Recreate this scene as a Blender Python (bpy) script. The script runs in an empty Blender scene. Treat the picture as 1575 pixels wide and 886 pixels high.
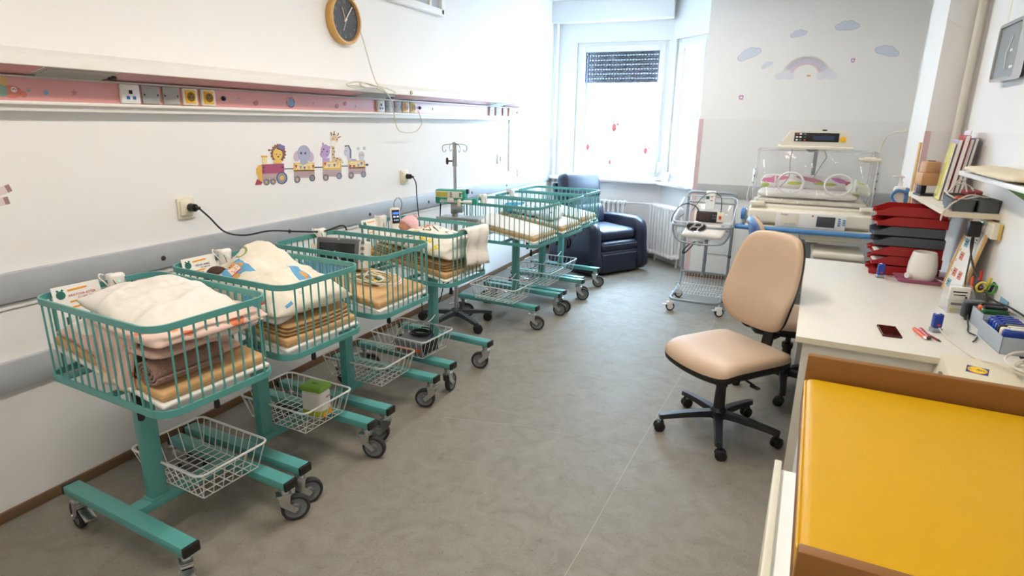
import bpy, math, random
from mathutils import Matrix, Vector, noise
from math import sin, cos, pi, radians as R

random.seed(7)
SC = bpy.context.scene
COL = SC.collection

# ------------------------------------------------------------------ camera
CAM_ROT = Matrix(((0.91353947, -0.12370847, 0.38748142),
                  (0.40642182, 0.23935325, -0.88177737),
                  (0.01633839, 0.96301933, 0.26893646)))
cam_data = bpy.data.cameras.new('camera')
cam_data.sensor_width = 36.0
cam_data.lens = 921.0 * 36.0 / 1575.0
cam_data.clip_start = 0.05
cam = bpy.data.objects.new('camera', cam_data)
COL.objects.link(cam)
cam.matrix_world = Matrix.Translation((0, 0, 1.6)) @ CAM_ROT.to_4x4()
SC.camera = cam

# ------------------------------------------------------------------ sky, daylight, exposure
world = bpy.data.worlds.new('overcast_sky')
SC.world = world
world.use_nodes = True
wbg = world.node_tree.nodes['Background']
wbg.inputs['Color'].default_value = (0.50, 0.735, 1.0, 1)
wbg.inputs['Strength'].default_value = 46.0

SC.view_settings.view_transform = 'Standard'
SC.view_settings.look = 'None'
SC.view_settings.gamma = 1.0
SC.view_settings.use_curve_mapping = False
SC.cycles.transparent_max_bounces = 40
SC.view_settings.exposure = 0.78

def portal(name, loc, rot, sx, sy):
    l = bpy.data.lights.new(name, 'AREA')
    l.shape = 'RECTANGLE'; l.size = sx; l.size_y = sy
    l.cycles.is_portal = True
    o = bpy.data.objects.new(name, l); COL.objects.link(o)
    o.location = loc; o.rotation_euler = rot
    return o
portal('window_portal', (-1.87, 7.52, 1.74), (R(-90), 0, 0), 1.1, 1.5)
portal('bay_window_portal', (-0.93, 7.23, 1.74), (R(-90), 0, R(-44.4)), 0.60, 1.5)

# tube lamps under the ceiling of the ward, behind and above the picture
CEIL = 2.95
CEILING_LAMP_SPOTS = [(-1.0, 0.3), (-1.0, 2.6), (-1.0, 4.9)]
CEILING_LAMP_POWER = 16.5

# ------------------------------------------------------------------ materials
def lin(h):
    if isinstance(h, str):
        h = h.lstrip('#')
        c = [int(h[i:i + 2], 16) / 255 for i in (0, 2, 4)]
    else:
        c = list(h)
    return [(v / 12.92 if v <= 0.04045 else ((v + 0.055) / 1.055) ** 2.4) for v in c]

MATS = {}
def mat(name, col, rough=0.5, metal=0.0, var=0.06, vscale=14.0, bump=0.0, bscale=120.0, spec=0.5, emit=0.0,
        detail=3.0, sheen=0.0, coat=0.0, alpha=1.0):
    if name in MATS:
        return MATS[name]
    m = bpy.data.materials.new(name)
    m.use_nodes = True
    nt = m.node_tree; N = nt.nodes; L = nt.links
    b = N['Principled BSDF']
    c = lin(col)
    tc = N.new('ShaderNodeTexCoord')
    nz = N.new('ShaderNodeTexNoise'); nz.inputs['Scale'].default_value = vscale; nz.inputs['Detail'].default_value = detail
    L.new(tc.outputs['Object'], nz.inputs['Vector'])
    mx = N.new('ShaderNodeMix'); mx.data_type = 'RGBA'
    mx.inputs['A'].default_value = [v * (1 - var) for v in c] + [1]
    mx.inputs['B'].default_value = [min(1, v * (1 + var)) for v in c] + [1]
    L.new(nz.outputs['Fac'], mx.inputs['Factor'])
    L.new(mx.outputs['Result'], b.inputs['Base Color'])
    b.inputs['Roughness'].default_value = rough
    b.inputs['Metallic'].default_value = metal
    b.inputs['Specular IOR Level'].default_value = spec
    b.inputs['Sheen Weight'].default_value = sheen
    b.inputs['Coat Weight'].default_value = coat
    b.inputs['Alpha'].default_value = alpha
    if emit:
        b.inputs['Emission Color'].default_value = c + [1]
        b.inputs['Emission Strength'].default_value = emit
    if bump:
        n2 = N.new('ShaderNodeTexNoise'); n2.inputs['Scale'].default_value = bscale; n2.inputs['Detail'].default_value = 4
        L.new(tc.outputs['Object'], n2.inputs['Vector'])
        bp = N.new('ShaderNodeBump'); bp.inputs['Strength'].default_value = bump; bp.inputs['Distance'].default_value = 0.01
        L.new(n2.outputs['Fac'], bp.inputs['Height'])
        L.new(bp.outputs['Normal'], b.inputs['Normal'])
    MATS[name] = m
    return m

def clear(name, tint=(1, 1, 1), gloss=0.10, milky=0.05, rough=0.03):
    """clear plastic or glass sheet: mostly transparent, a little reflective, a trace of milkiness"""
    if name in MATS:
        return MATS[name]
    m = bpy.data.materials.new(name); m.use_nodes = True
    nt = m.node_tree; N = nt.nodes; L = nt.links
    for n in list(N):
        if n.type != 'OUTPUT_MATERIAL':
            N.remove(n)
    out = [n for n in N if n.type == 'OUTPUT_MATERIAL'][0]
    tr = N.new('ShaderNodeBsdfTransparent'); tr.inputs['Color'].default_value = (*tint, 1)
    gl = N.new('ShaderNodeBsdfGlossy'); gl.inputs['Roughness'].default_value = rough
    df = N.new('ShaderNodeBsdfDiffuse'); df.inputs['Color'].default_value = (0.85, 0.87, 0.9, 1)
    lw = N.new('ShaderNodeLayerWeight'); lw.inputs['Blend'].default_value = 0.5
    fr = N.new('ShaderNodeMath'); fr.operation = 'POWER'; fr.inputs[1].default_value = 4.0; L.new(lw.outputs['Facing'], fr.inputs[0])
    ad = N.new('ShaderNodeMath'); ad.operation = 'MULTIPLY_ADD'; ad.inputs[1].default_value = 0.45; ad.inputs[2].default_value = gloss * 0.3
    L.new(fr.outputs[0], ad.inputs[0])
    m1 = N.new('ShaderNodeMixShader'); m1.inputs[0].default_value = milky
    L.new(tr.outputs[0], m1.inputs[1]); L.new(df.outputs[0], m1.inputs[2])
    m2 = N.new('ShaderNodeMixShader')
    L.new(ad.outputs[0], m2.inputs[0]); L.new(m1.outputs[0], m2.inputs[1]); L.new(gl.outputs[0], m2.inputs[2])
    L.new(m2.outputs[0], out.inputs['Surface'])
    MATS[name] = m
    return m

def printed(name, base, shapes, rough=0.85, bump=0.25, bscale=14.0, var=0.05):
    """cloth with a flat print; shapes are (kind, u, v, ru, rv, degrees, colour) in the cloth's own UV space"""
    m = mat(name, base, rough, var=var, bump=bump, bscale=bscale, sheen=0.15)
    nt = m.node_tree; N = nt.nodes; L = nt.links
    b = N['Principled BSDF']
    src = b.inputs['Base Color'].links[0].from_socket
    uv = N.new('ShaderNodeUVMap'); uv.uv_map = 'UVMap'
    for kind, u, v, ru, rv, deg, colr in shapes:
        mp = N.new('ShaderNodeMapping'); mp.vector_type = 'TEXTURE'
        mp.inputs['Location'].default_value = (u, v, 0)
        mp.inputs['Rotation'].default_value = (0, 0, R(deg))
        mp.inputs['Scale'].default_value = (ru, rv, 1)
        L.new(uv.outputs['UV'], mp.inputs['Vector'])
        if kind == 'r':
            ab = N.new('ShaderNodeVectorMath'); ab.operation = 'ABSOLUTE'; L.new(mp.outputs[0], ab.inputs[0])
            sp = N.new('ShaderNodeSeparateXYZ'); L.new(ab.outputs[0], sp.inputs[0])
            mxm = N.new('ShaderNodeMath'); mxm.operation = 'MAXIMUM'
            L.new(sp.outputs[0], mxm.inputs[0]); L.new(sp.outputs[1], mxm.inputs[1]); val = mxm.outputs[0]
        else:
            ln = N.new('ShaderNodeVectorMath'); ln.operation = 'LENGTH'; L.new(mp.outputs[0], ln.inputs[0]); val = ln.outputs['Value']
        lt = N.new('ShaderNodeMath'); lt.operation = 'LESS_THAN'; lt.inputs[1].default_value = 1.0
        L.new(val, lt.inputs[0]); fac = lt.outputs[0]
        if kind == 'o':
            gt = N.new('ShaderNodeMath'); gt.operation = 'GREATER_THAN'; gt.inputs[1].default_value = 0.66; L.new(val, gt.inputs[0])
            ml = N.new('ShaderNodeMath'); ml.operation = 'MULTIPLY'; L.new(gt.outputs[0], ml.inputs[0]); L.new(fac, ml.inputs[1]); fac = ml.outputs[0]
        mx = N.new('ShaderNodeMix'); mx.data_type = 'RGBA'
        L.new(fac, mx.inputs['Factor']); L.new(src, mx.inputs['A'])
        mx.inputs['B'].default_value = lin(colr) + [1]
        src = mx.outputs['Result']
    L.new(src, b.inputs['Base Color'])
    return m

# ------------------------------------------------------------------ mesh building
class MB:
    def __init__(s):
        s.v = []; s.f = []; s.uv = None
    def add(s, vs, fs, M=None):
        o = len(s.v)
        s.v += [tuple(M @ Vector(p)) for p in vs] if M else [tuple(p) for p in vs]
        s.f += [tuple(i + o for i in f) for f in fs]
        return s
    def box(s, c, d, r=0.0, M=None, seg=1):
        h = [x / 2 for x in d]
        r = min(r, min(h) * 0.98)
        T = Matrix.Translation(c)
        if M is not None: T = M @ T
        if r <= 0:
            vs = [(sx * h[0], sy * h[1], sz * h[2]) for sz in (-1, 1) for sy in (-1, 1) for sx in (-1, 1)]
            return s.add(vs, [(0, 2, 3, 1), (4, 5, 7, 6), (0, 1, 5, 4), (2, 6, 7, 3), (0, 4, 6, 2), (1, 3, 7, 5)], T)
        ax = []
        for k in range(3):
            a = [-h[k], -(h[k] - r), (h[k] - r), h[k]]
            if seg > 1:
                e = r * (1 - math.tan(pi / 8))
                a = [-h[k], -h[k] + e, -(h[k] - r), h[k] - r, h[k] - e, h[k]]
            ax.append(a)
        n = len(ax[0]); idx = {}; vs = []; fs = []
        def vid(p):
            key = tuple(round(x, 6) for x in p)
            if key not in idx:
                q = [max(-(h[k] - r), min(h[k] - r, p[k])) for k in range(3)]
                dv = Vector([p[k] - q[k] for k in range(3)])
                if dv.length > 0: dv = dv.normalized() * r
                idx[key] = len(vs); vs.append(tuple(q[k] + dv[k] for k in range(3)))
            return idx[key]
        for k in range(3):
            a, b = (k + 1) % 3, (k + 2) % 3
            for sgn in (0, -1):
                for i in range(n - 1):
                    for j in range(n - 1):
                        ps = []
                        for (ii, jj) in ((i, j), (i + 1, j), (i + 1, j + 1), (i, j + 1)):
                            p = [0, 0, 0]; p[k] = ax[k][sgn]; p[a] = ax[a][ii]; p[b] = ax[b][jj]; ps.append(vid(p))
                        if sgn == 0: ps.reverse()
                        fs.append(tuple(ps))
        return s.add(vs, fs, T)
    def cyl(s, p0, p1, r0, r1=None, n=14, M=None, cap=True):
        r1 = r0 if r1 is None else r1
        p0 = Vector(p0); p1 = Vector(p1); d = (p1 - p0).normalized()
        u = d.orthogonal().normalized(); w = d.cross(u)
        vs = []
        for p, r in ((p0, r0), (p1, r1)):
            vs += [p + (u * cos(2 * pi * i / n) + w * sin(2 * pi * i / n)) * r for i in range(n)]
        fs = [(i, (i + 1) % n, n + (i + 1) % n, n + i) for i in range(n)]
        if cap: fs += [tuple(range(n - 1, -1, -1)), tuple(range(n, 2 * n))]
        return s.add(vs, fs, M)
    def tube(s, pts, r, n=8, closed=False, M=None, prof=None):
        """sweep a circle (or a 2D profile list) along pts"""
        P = [Vector(p) for p in pts]; m = len(P)
        rs = r if isinstance(r, (list, tuple)) else [r] * m
        tang = []
        for i in range(m):
            a = P[i - 1] if (i > 0 or closed) else P[i]; b = P[(i + 1) % m] if (i < m - 1 or closed) else P[i]
            tang.append((b - a).normalized())
        up = Vector((0, 0, 1)) if abs(tang[0].z) < 0.9 else Vector((1, 0, 0))
        u = (up - tang[0] * up.dot(tang[0])).normalized()
        vs = []; k = len(prof) if prof else n
        for i in range(m):
            t = tang[i]; u = (u - t * u.dot(t))
            u = u.normalized() if u.length > 1e-6 else t.orthogonal().normalized()
            w = t.cross(u)
            if prof: vs += [P[i] + u * a + w * b for a, b in prof]
            else: vs += [P[i] + (u * cos(2 * pi * j / n) + w * sin(2 * pi * j / n)) * rs[i] for j in range(n)]
        fs = []
        for i in range(m if closed else m - 1):
            a = i * k; b = ((i + 1) % m) * k
            fs += [(a + j, a + (j + 1) % k, b + (j + 1) % k, b + j) for j in range(k)]
        if not closed: fs += [tuple(range(k - 1, -1, -1)), tuple(range((m - 1) * k, m * k))]
        return s.add(vs, fs, M)
    def lathe(s, prof, n=20, M=None, cap=True):
        vs = []; k = len(prof)
        for i in range(n):
            a = 2 * pi * i / n
            vs += [(r * cos(a), r * sin(a), z) for r, z in prof]
        fs = []
        for i in range(n):
            a = i * k; b = ((i + 1) % n) * k
            fs += [(a + j, b + j, b + j + 1, a + j + 1) for j in range(k - 1)]
        if cap:
            if prof[0][0] > 1e-5: fs.append(tuple(i * k for i in range(n - 1, -1, -1)))
            if prof[-1][0] > 1e-5: fs.append(tuple(i * k + k - 1 for i in range(n)))
        return s.add(vs, fs, M)
    def prism(s, poly, z0, z1, M=None):
        """polygon in local xy, extruded z0..z1"""
        n = len(poly)
        ar = sum(poly[i][0] * poly[(i + 1) % n][1] - poly[(i + 1) % n][0] * poly[i][1] for i in range(n))
        if ar < 0: poly = poly[::-1]
        vs = [(x, y, z0) for x, y in poly] + [(x, y, z1) for x, y in poly]
        fs = [tuple(range(n - 1, -1, -1)), tuple(range(n, 2 * n))] + [(i, (i + 1) % n, n + (i + 1) % n, n + i) for i in range(n)]
        return s.add(vs, fs, M)
    def ball(s, c, r, nu=16, nv=10, M=None):
        r = (r, r, r) if not isinstance(r, (tuple, list)) else r
        vs = [(c[0], c[1], c[2] - r[2])]
        for j in range(1, nv):
            t = -pi / 2 + pi * j / nv
            vs += [(c[0] + r[0] * cos(t) * cos(2 * pi * i / nu), c[1] + r[1] * cos(t) * sin(2 * pi * i / nu), c[2] + r[2] * sin(t)) for i in range(nu)]
        vs.append((c[0], c[1], c[2] + r[2])); last = len(vs) - 1
        fs = [(0, 1 + (i + 1) % nu, 1 + i) for i in range(nu)]
        for j in range(nv - 2):
            a = 1 + j * nu; b = a + nu
            fs += [(a + i, a + (i + 1) % nu, b + (i + 1) % nu, b + i) for i in range(nu)]
        a = 1 + (nv - 2) * nu
        fs += [(a + i, a + (i + 1) % nu, last) for i in range(nu)]
        return s.add(vs, fs, M)
    def band(s, path, z0, z1, t, M=None):
        """closed upright strip of thickness t (inwards) along a closed 2D path"""
        n = len(path); inner = []
        for i in range(n):
            a = Vector(path[i - 1]); b = Vector(path[(i + 1) % n]); d = (b - a).normalized()
            inner.append((path[i][0] - d.y * t, path[i][1] + d.x * t))
        vs = [(x, y, z0) for x, y in path] + [(x, y, z1) for x, y in path] + [(x, y, z1) for x, y in inner] + [(x, y, z0) for x, y in inner]
        fs = []
        for k in range(4):
            a = k * n; b = ((k + 1) % 4) * n
            fs += [(a + i, a + (i + 1) % n, b + (i + 1) % n, b + i) for i in range(n)]
        return s.add(vs, fs, M)

def rrect(w, d, r, n=6, cx=0, cy=0):
    pts = []
    for k, (sx, sy) in enumerate(((1, 1), (-1, 1), (-1, -1), (1, -1))):
        for i in range(n + 1):
            a = pi / 2 * k + pi / 2 * i / n
            pts.append((cx + sx * (w / 2 - r) + r * cos(a), cy + sy * (d / 2 - r) + r * sin(a)))
    return pts

def obj(name, mb, m, parent=None, angle=40, M=None):
    if isinstance(mb, MB):
        me = bpy.data.meshes.new(name)
        me.from_pydata(mb.v, [], mb.f)
        if mb.uv:
            ul = me.uv_layers.new(name='UVMap')
            for l in me.loops: ul.data[l.index].uv = mb.uv[l.vertex_index]
        me.polygons.foreach_set('use_smooth', [True] * len(me.polygons))
        me.update()
        me.set_sharp_from_angle(angle=R(angle))
        if m: me.materials.append(m)
    else:
        me = mb
    o = bpy.data.objects.new(name, me)
    COL.objects.link(o)
    if parent: o.parent = parent
    if M is not None: o.matrix_local = M
    return o

def tag(o, label, cat, group=None, kind=None):
    o['label'] = label; o['category'] = cat
    if group: o['group'] = group
    if kind: o['kind'] = kind
    return o

def thing(name, label, cat, M=None, group=None):
    o = bpy.data.objects.new(name, None); COL.objects.link(o)
    o.empty_display_size = 0.05
    if M is not None: o.matrix_world = M
    return tag(o, label, cat, group)

def struct(name, mb, m, parent=None, angle=40):
    o = obj(name, mb, m, parent, angle)
    if not parent: o['kind'] = 'structure'
    return o

def at(x, y, z, rz=0, ry=0, rx=0):
    return Matrix.Translation((x, y, z)) @ Matrix.Rotation(R(rz), 4, 'Z') @ Matrix.Rotation(R(ry), 4, 'Y') @ Matrix.Rotation(R(rx), 4, 'X')

def smooth_path(pts, n=8, closed=False):
    P = [Vector(p) for p in pts]; out = []; m = len(P)
    for i in range(m if closed else m - 1):
        p0 = P[i - 1] if (i > 0 or closed) else P[i]; p1 = P[i]; p2 = P[(i + 1) % m]
        p3 = P[(i + 2) % m] if (i + 2 < m or closed) else P[(i + 1) % m]
        for k in range(n):
            t = k / n
            out.append(0.5 * ((2 * p1) + (-p0 + p2) * t + (2 * p0 - 5 * p1 + 4 * p2 - p3) * t * t + (-p0 + 3 * p1 - 3 * p2 + p3) * t ** 3))
    if not closed: out.append(P[-1])
    return out

def cable(name, pts, r, m, label, cat='cable', n=7, group=None):
    o = obj(name, MB().tube(smooth_path(pts, 8), r, n), m)
    return tag(o, label, cat, group)

def cushion(w, d, h, p=3.0, q=0.5, wr=0.010, seed=0, n=44, under=0.35, lump=None, wscale=5.0):
    """stuffed cloth: rounded in plan and section, with wrinkles; UV runs 0..1 over the top"""
    mb = MB(); vs = []; uv = []
    off = Vector((seed * 7.3, seed * 3.1, seed * 1.7))
    def prof(a): return max(0.0, 1 - abs(a) ** p) ** q
    for side in (1, -1):
        for j in range(n + 1):
            for i in range(n + 1):
                u = -1 + 2 * i / n; v = -1 + 2 * j / n
                cu = math.copysign(abs(u) ** 0.8, u); cv = math.copysign(abs(v) ** 0.8, v)
                t = prof(cu) * prof(cv)
                x = cu * w / 2 * (1 - 0.06 * cv * cv); y = cv * d / 2 * (1 - 0.06 * cu * cu)
                nn = noise.fractal(Vector((x * wscale, y * wscale, side)) + off, 0.6, 2.0, 4)
                rid = 1 - abs(noise.noise(Vector((x * wscale * 1.6 + y * 3, y * wscale * 0.7 - x * 2, 3 * side)) + off))
                z = side * h * (1 if side > 0 else under) * t + (nn * wr + (rid ** 6) * wr * 0.9) * (0.25 + t)
                if lump: z += lump(cu, cv) * t * (1 if side > 0 else 0.15)
                ed = noise.noise(Vector((x * 9, y * 9, 5)) + off) * wr * 1.2
                vs.append((x + ed * cu, y + ed * cv, z)); uv.append((i / n, j / n))
    N1 = (n + 1) ** 2; fs = []
    for j in range(n):
        for i in range(n):
            a = j * (n + 1) + i
            fs.append((a, a + 1, a + n + 2, a + n + 1)); fs.append((N1 + a, N1 + a + n + 1, N1 + a + n + 2, N1 + a + 1))
    # weld the border of the underside to the top
    rim = [j * (n + 1) + i for j in range(n + 1) for i in range(n + 1) if i in (0, n) or j in (0, n)]
    rs = set(rim)
    fs = [tuple((k - N1) if (k >= N1 and (k - N1) in rs) else k for k in f) for f in fs]
    mb.v = vs; mb.f = fs; mb.uv = uv
    return mb

TEXTS = []
def text(name, body, size, m, parent, M, extrude=0.0004, align='CENTER', shear=0.0):
    cu = bpy.data.curves.new(name, 'FONT'); cu.body = body; cu.size = size; cu.extrude = extrude
    cu.align_x = align; cu.align_y = 'CENTER'; cu.shear = shear; cu.resolution_u = 3
    cu.materials.append(m)
    o = bpy.data.objects.new(name, cu); COL.objects.link(o)
    o.parent = parent; o.matrix_local = M
    TEXTS.append(o)
    return o

def ell(cx, cy, rx, ry=None, rot=0, n=18):
    ry = rx if ry is None else ry; c, s_ = cos(R(rot)), sin(R(rot))
    return [(cx + rx * cos(2 * pi * i / n) * c - ry * sin(2 * pi * i / n) * s_, cy + rx * cos(2 * pi * i / n) * s_ + ry * sin(2 * pi * i / n) * c) for i in range(n)]
def rec(cx, cy, w, h, rot=0):
    c, s_ = cos(R(rot)), sin(R(rot))
    return [(cx + a * w / 2 * c - b * h / 2 * s_, cy + a * w / 2 * s_ + b * h / 2 * c) for a, b in ((-1, -1), (1, -1), (1, 1), (-1, 1))]
def strk(pts, w):
    """thin polygon along a 2D polyline"""
    L_, R_ = [], []
    for i, p in enumerate(pts):
        a = Vector(pts[max(0, i - 1)]); b = Vector(pts[min(len(pts) - 1, i + 1)]); d = (b - a).normalized()
        L_.append((p[0] - d.y * w / 2, p[1] + d.x * w / 2)); R_.append((p[0] + d.y * w / 2, p[1] - d.x * w / 2))
    return L_ + R_[::-1]
def decal(name, m, polys, parent, layer=0, M=None, split=False):
    """printed film: thin polygons lying on local z = 0"""
    if split:
        for i, p in enumerate(polys): o = obj(name, MB().prism(p, layer * 0.0005, layer * 0.0005 + 0.0008 + 0.00004 * i), m, parent, M=M)
        return o
    mb = MB()
    for i, p in enumerate(polys): mb.prism(p, layer * 0.0005, layer * 0.0005 + 0.0008 + 0.00004 * i)
    o = obj(name, mb, m, parent, M=M)
    if len(polys) > 1: o['kind'] = 'stuff'
    return o
# frames for flat film: local x, y on the surface, local z out of it
def on_left_wall(x, y, z): return Matrix(((0, 0, 1, x), (1, 0, 0, y), (0, 1, 0, z), (0, 0, 0, 1)))     # +u = +Y, +v = +Z, out = +X
def on_back_wall(x, y, z): return Matrix(((1, 0, 0, x), (0, 0, -1, y), (0, 1, 0, z), (0, 0, 0, 1)))    # +u = +X, +v = +Z, out = -Y

# ------------------------------------------------------------------ shared materials
WALL = mat('wall_paint', '#f1efec', 0.75, var=0.015, vscale=3, bump=0.05, bscale=160)
WALL2 = mat('wall_gloss_paint', '#eceae6', 0.5, var=0.015, vscale=3, bump=0.03, bscale=160)
CEILM = mat('ceiling_paint', '#f0efed', 0.8, var=0.01)
PINK = mat('pink_wall_paint', '#d8b9b9', 0.6, var=0.03)
TEAL = mat('teal_enamel', '#559a95', 0.32, var=0.04, vscale=30)
BLACKP = mat('black_plastic', '#151516', 0.45, var=0.1)
RUBBER = mat('dark_rubber', '#2b2b2c', 0.7, var=0.12)
GREYP = mat('grey_plastic', '#6d7274', 0.5, var=0.05)
CHROME = mat('zinc_steel', '#c2c4c4', 0.28, 1.0, var=0.06, vscale=40)
STEEL = mat('brushed_steel', '#b9bbbd', 0.35, 1.0, var=0.05, vscale=60)
WHITEP = mat('white_plastic', '#ecebe6', 0.4, var=0.02)
WHITE = mat('white_enamel', '#f1f1ef', 0.35, var=0.02)
CREAMP = mat('cream_plastic', '#e6ddc6', 0.45, var=0.03)
TAN = mat('tan_sheet', '#d2a873', 0.75, var=0.06, bump=0.25, bscale=22, sheen=0.1)
CLEAR = clear('clear_acrylic', gloss=0.12, milky=0.03)
GLASS = clear('window_glass', gloss=0.08, milky=0.0)
GREYTUBE = mat('grey_enamel_tube', '#8f979d', 0.38, 0.3, var=0.04)
BEIGE = mat('beige_leatherette', '#c9ad92', 0.42, var=0.04, bump=0.06, bscale=260)
NAVY = mat('navy_leather', '#161e34', 0.42, var=0.08, bump=0.10, bscale=150)
YEL = mat('yellow_vinyl', '#d6a400', 0.5, var=0.03, bump=0.04, bscale=300, spec=0.3)
SCREW = mat('screw_head', '#5b5248', 0.4, 0.8, var=0.2)
PAPER = mat('white_paper', '#f2f0ea', 0.8, var=0.02)
INK = mat('ink_black', '#1c1c22', 0.6)
REDINK = mat('ink_red', '#c03434', 0.6)
BLUEINK = mat('ink_blue', '#2f6fb3', 0.6)
ORANGE = mat('print_orange', '#f0a42c', 0.6)
DKGREEN = mat('print_green', '#28695d', 0.6)

def floor_material():
    m = mat('linoleum', '#a39a8a', 0.5, var=0.0, spec=0.18)
    nt = m.node_tree; N = nt.nodes; L = nt.links; b = N['Principled BSDF']
    tc = [n for n in N if n.type == 'TEX_COORD'][0]
    def nz(scale, detail, dist=0.0):
        n = N.new('ShaderNodeTexNoise'); n.inputs['Scale'].default_value = scale; n.inputs['Detail'].default_value = detail
        n.inputs['Distortion'].default_value = dist; L.new(tc.outputs['Object'], n.inputs['Vector']); return n.outputs['Fac']
    def ramp(src, stops):
        r = N.new('ShaderNodeValToRGB'); r.color_ramp.elements.remove(r.color_ramp.elements[0])
        r.color_ramp.elements[0].position = stops[0][0]; r.color_ramp.elements[0].color = lin(stops[0][1]) + [1]
        for p, c in stops[1:]:
            e = r.color_ramp.elements.new(p); e.color = lin(c) + [1]
        L.new(src, r.inputs[0]); return r.outputs[0]
    base = ramp(nz(9, 8, 1.2), [(0.30, '#7b756b'), (0.5, '#8a857b'), (0.72, '#979288')])
    fleck = ramp(nz(46, 3, 3.0), [(0.28, '#6a5a48'), (0.40, '#8a857b'), (0.62, '#8a857b'), (0.74, '#aca69a')])
    mx = N.new('ShaderNodeMix'); mx.data_type = 'RGBA'; mx.inputs['Factor'].default_value = 0.5
    L.new(base, mx.inputs['A']); L.new(fleck, mx.inputs['B']); L.new(mx.outputs['Result'], b.inputs['Base Color'])
    mr = N.new('ShaderNodeMapRange'); mr.inputs['To Min'].default_value = 0.42; mr.inputs['To Max'].default_value = 0.60
    L.new(nz(5, 4), mr.inputs[0]); L.new(mr.outputs[0], b.inputs['Roughness'])
    return m
FLOORM = floor_material()

# ------------------------------------------------------------------ room shell
XL, XR, YB, YW, YN = -2.70, 1.00, 6.60, 7.32, -1.30
struct('floor', MB().box(((XL + XR) / 2, (YN + YW) / 2, -0.05), (XR - XL + 0.6, YW - YN + 0.6, 0.10)), FLOORM)
struct('ceiling', MB().box(((XL + XR) / 2, (YN + YW) / 2, CEIL + 0.05), (XR - XL + 0.6, YW - YN + 0.6, 0.10)), CEILM)
struct('wall_left', MB().box((XL - 0.10, (YN + YW) / 2, CEIL / 2), (0.20, YW - YN + 0.4, CEIL)), WALL)
struct('wall_right', MB().box((XR + 0.10, (YN + YB) / 2 + 0.1, CEIL / 2), (0.20, YB - YN + 0.2, CEIL)), WALL)
struct('wall_near', MB().box(((XL + XR) / 2, YN - 0.1, CEIL / 2), (XR - XL, 0.2, CEIL)), WALL)
struct('wall_back', MB().box(((-0.83 + XR + 0.2) / 2, YB + 0.10, CEIL / 2), (XR + 0.2 + 0.83, 0.20, CEIL)), WALL)
struct('wall_pier', MB().box((0.90, 4.93, CEIL / 2), (0.20, 0.56, CEIL)), WALL)
# glossy lower paint, 2 mm thick, and its pink corner strips
trim = struct('trim_1', MB().box((0.085, YB - 0.002, 0.825), (1.83, 0.004, 1.65)), WALL2)
struct('trim_2', MB().box((-0.815, YB - 0.004, 0.825), (0.045, 0.006, 1.65)).box((-0.834, YB + 0.03, 0.825), (0.008, 0.07, 1.65)), PINK)
struct('trim_3', MB().box((0.90, 4.649, 0.79), (0.198, 0.004, 1.58)), WALL2)
struct('trim_4', MB().box((0.815, 4.647, 0.79), (0.034, 0.006, 1.58)), PINK)
struct('trim_5', MB().box((XR - 0.002, (YN + 4.65) / 2, 0.79), (0.004, 4.65 - YN, 1.58)), WALL2)
BROWN = mat('brown_skirting', '#755a40', 0.5, var=0.12, vscale=9)
struct('baseboard_left', MB().box((XL + 0.006, (YN + YW) / 2, 0.024), (0.012, YW - YN, 0.048), 0.004), BROWN)
struct('baseboard_back', MB().box((0.085, YB - 0.008, 0.024), (1.83, 0.012, 0.048), 0.004), BROWN)
struct('baseboard_window', MB().box((-2.0, YW - 0.006, 0.024), (1.4, 0.012, 0.048), 0.004), BROWN)
# the window wall of the bay, with its opening
WX0, WX1, WZ0, WZ1 = -2.415, -1.33, 0.985, 2.505
mb = MB()
mb.box(((XL + WX0) / 2, YW + 0.12, CEIL / 2), (WX0 - XL, 0.24, CEIL))
mb.box(((WX1 - 1.29) / 2 + 0.03, YW + 0.12, CEIL / 2), (-1.29 - WX1 + 0.06, 0.24, CEIL))
mb.box(((WX0 + WX1) / 2, YW + 0.12, WZ0 / 2), (WX1 - WX0, 0.24, WZ0))
mb.box(((WX0 + WX1) / 2, YW + 0.12, (WZ1 + CEIL) / 2), (WX1 - WX0, 0.24, CEIL - WZ1))
struct('wall_window', mb, WALL)
# slanted side of the bay
FA, FB = Vector((-1.29, YW, 0)), Vector((-0.83, 6.86, 0))
fx = (FB - FA).normalized(); fl = (FB - FA).length; fo = Vector((0, 0, 1)).cross(fx)      # fo points out of the room
MF = Matrix(((fx.x, fo.x, 0, FA.x), (fx.y, fo.y, 0, FA.y), (0, 0, 1, 0), (0, 0, 0, 1)))
F0, F1 = 0.06, 0.60
mb = MB()
mb.box((F0 / 2, 0.12, CEIL / 2), (F0, 0.24, CEIL), M=MF)
mb.box(((F1 + fl) / 2, 0.12, CEIL / 2), (fl - F1, 0.24, CEIL), M=MF)
mb.box(((F0 + F1) / 2, 0.12, WZ0 / 2), (F1 - F0, 0.24, WZ0), M=MF)
mb.box(((F0 + F1) / 2, 0.12, (WZ1 + CEIL) / 2), (F1 - F0, 0.24, CEIL - WZ1), M=MF)
mb.box((-0.73, 6.83, CEIL / 2), (0.20, 0.26, CEIL))
struct('wall_bay', mb, WALL)
struct('trim_6', MB().box(((XL - 1.29) / 2, YW - 0.07, 2.835), (-1.29 - XL, 0.14, 0.23), 0.004), WALL)   # shutter box over the window
# inner sills
mb = MB().box(((XL - 1.26) / 2, YW - 0.06, 0.925), (-1.26 - XL, 0.17, 0.035), 0.008)
struct('trim_7', mb, WHITE)
struct('trim_8', MB().box((fl / 2 - 0.02, -0.06, 0.925), (fl - 0.02, 0.15, 0.035), 0.008, M=MF), WHITE)
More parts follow.
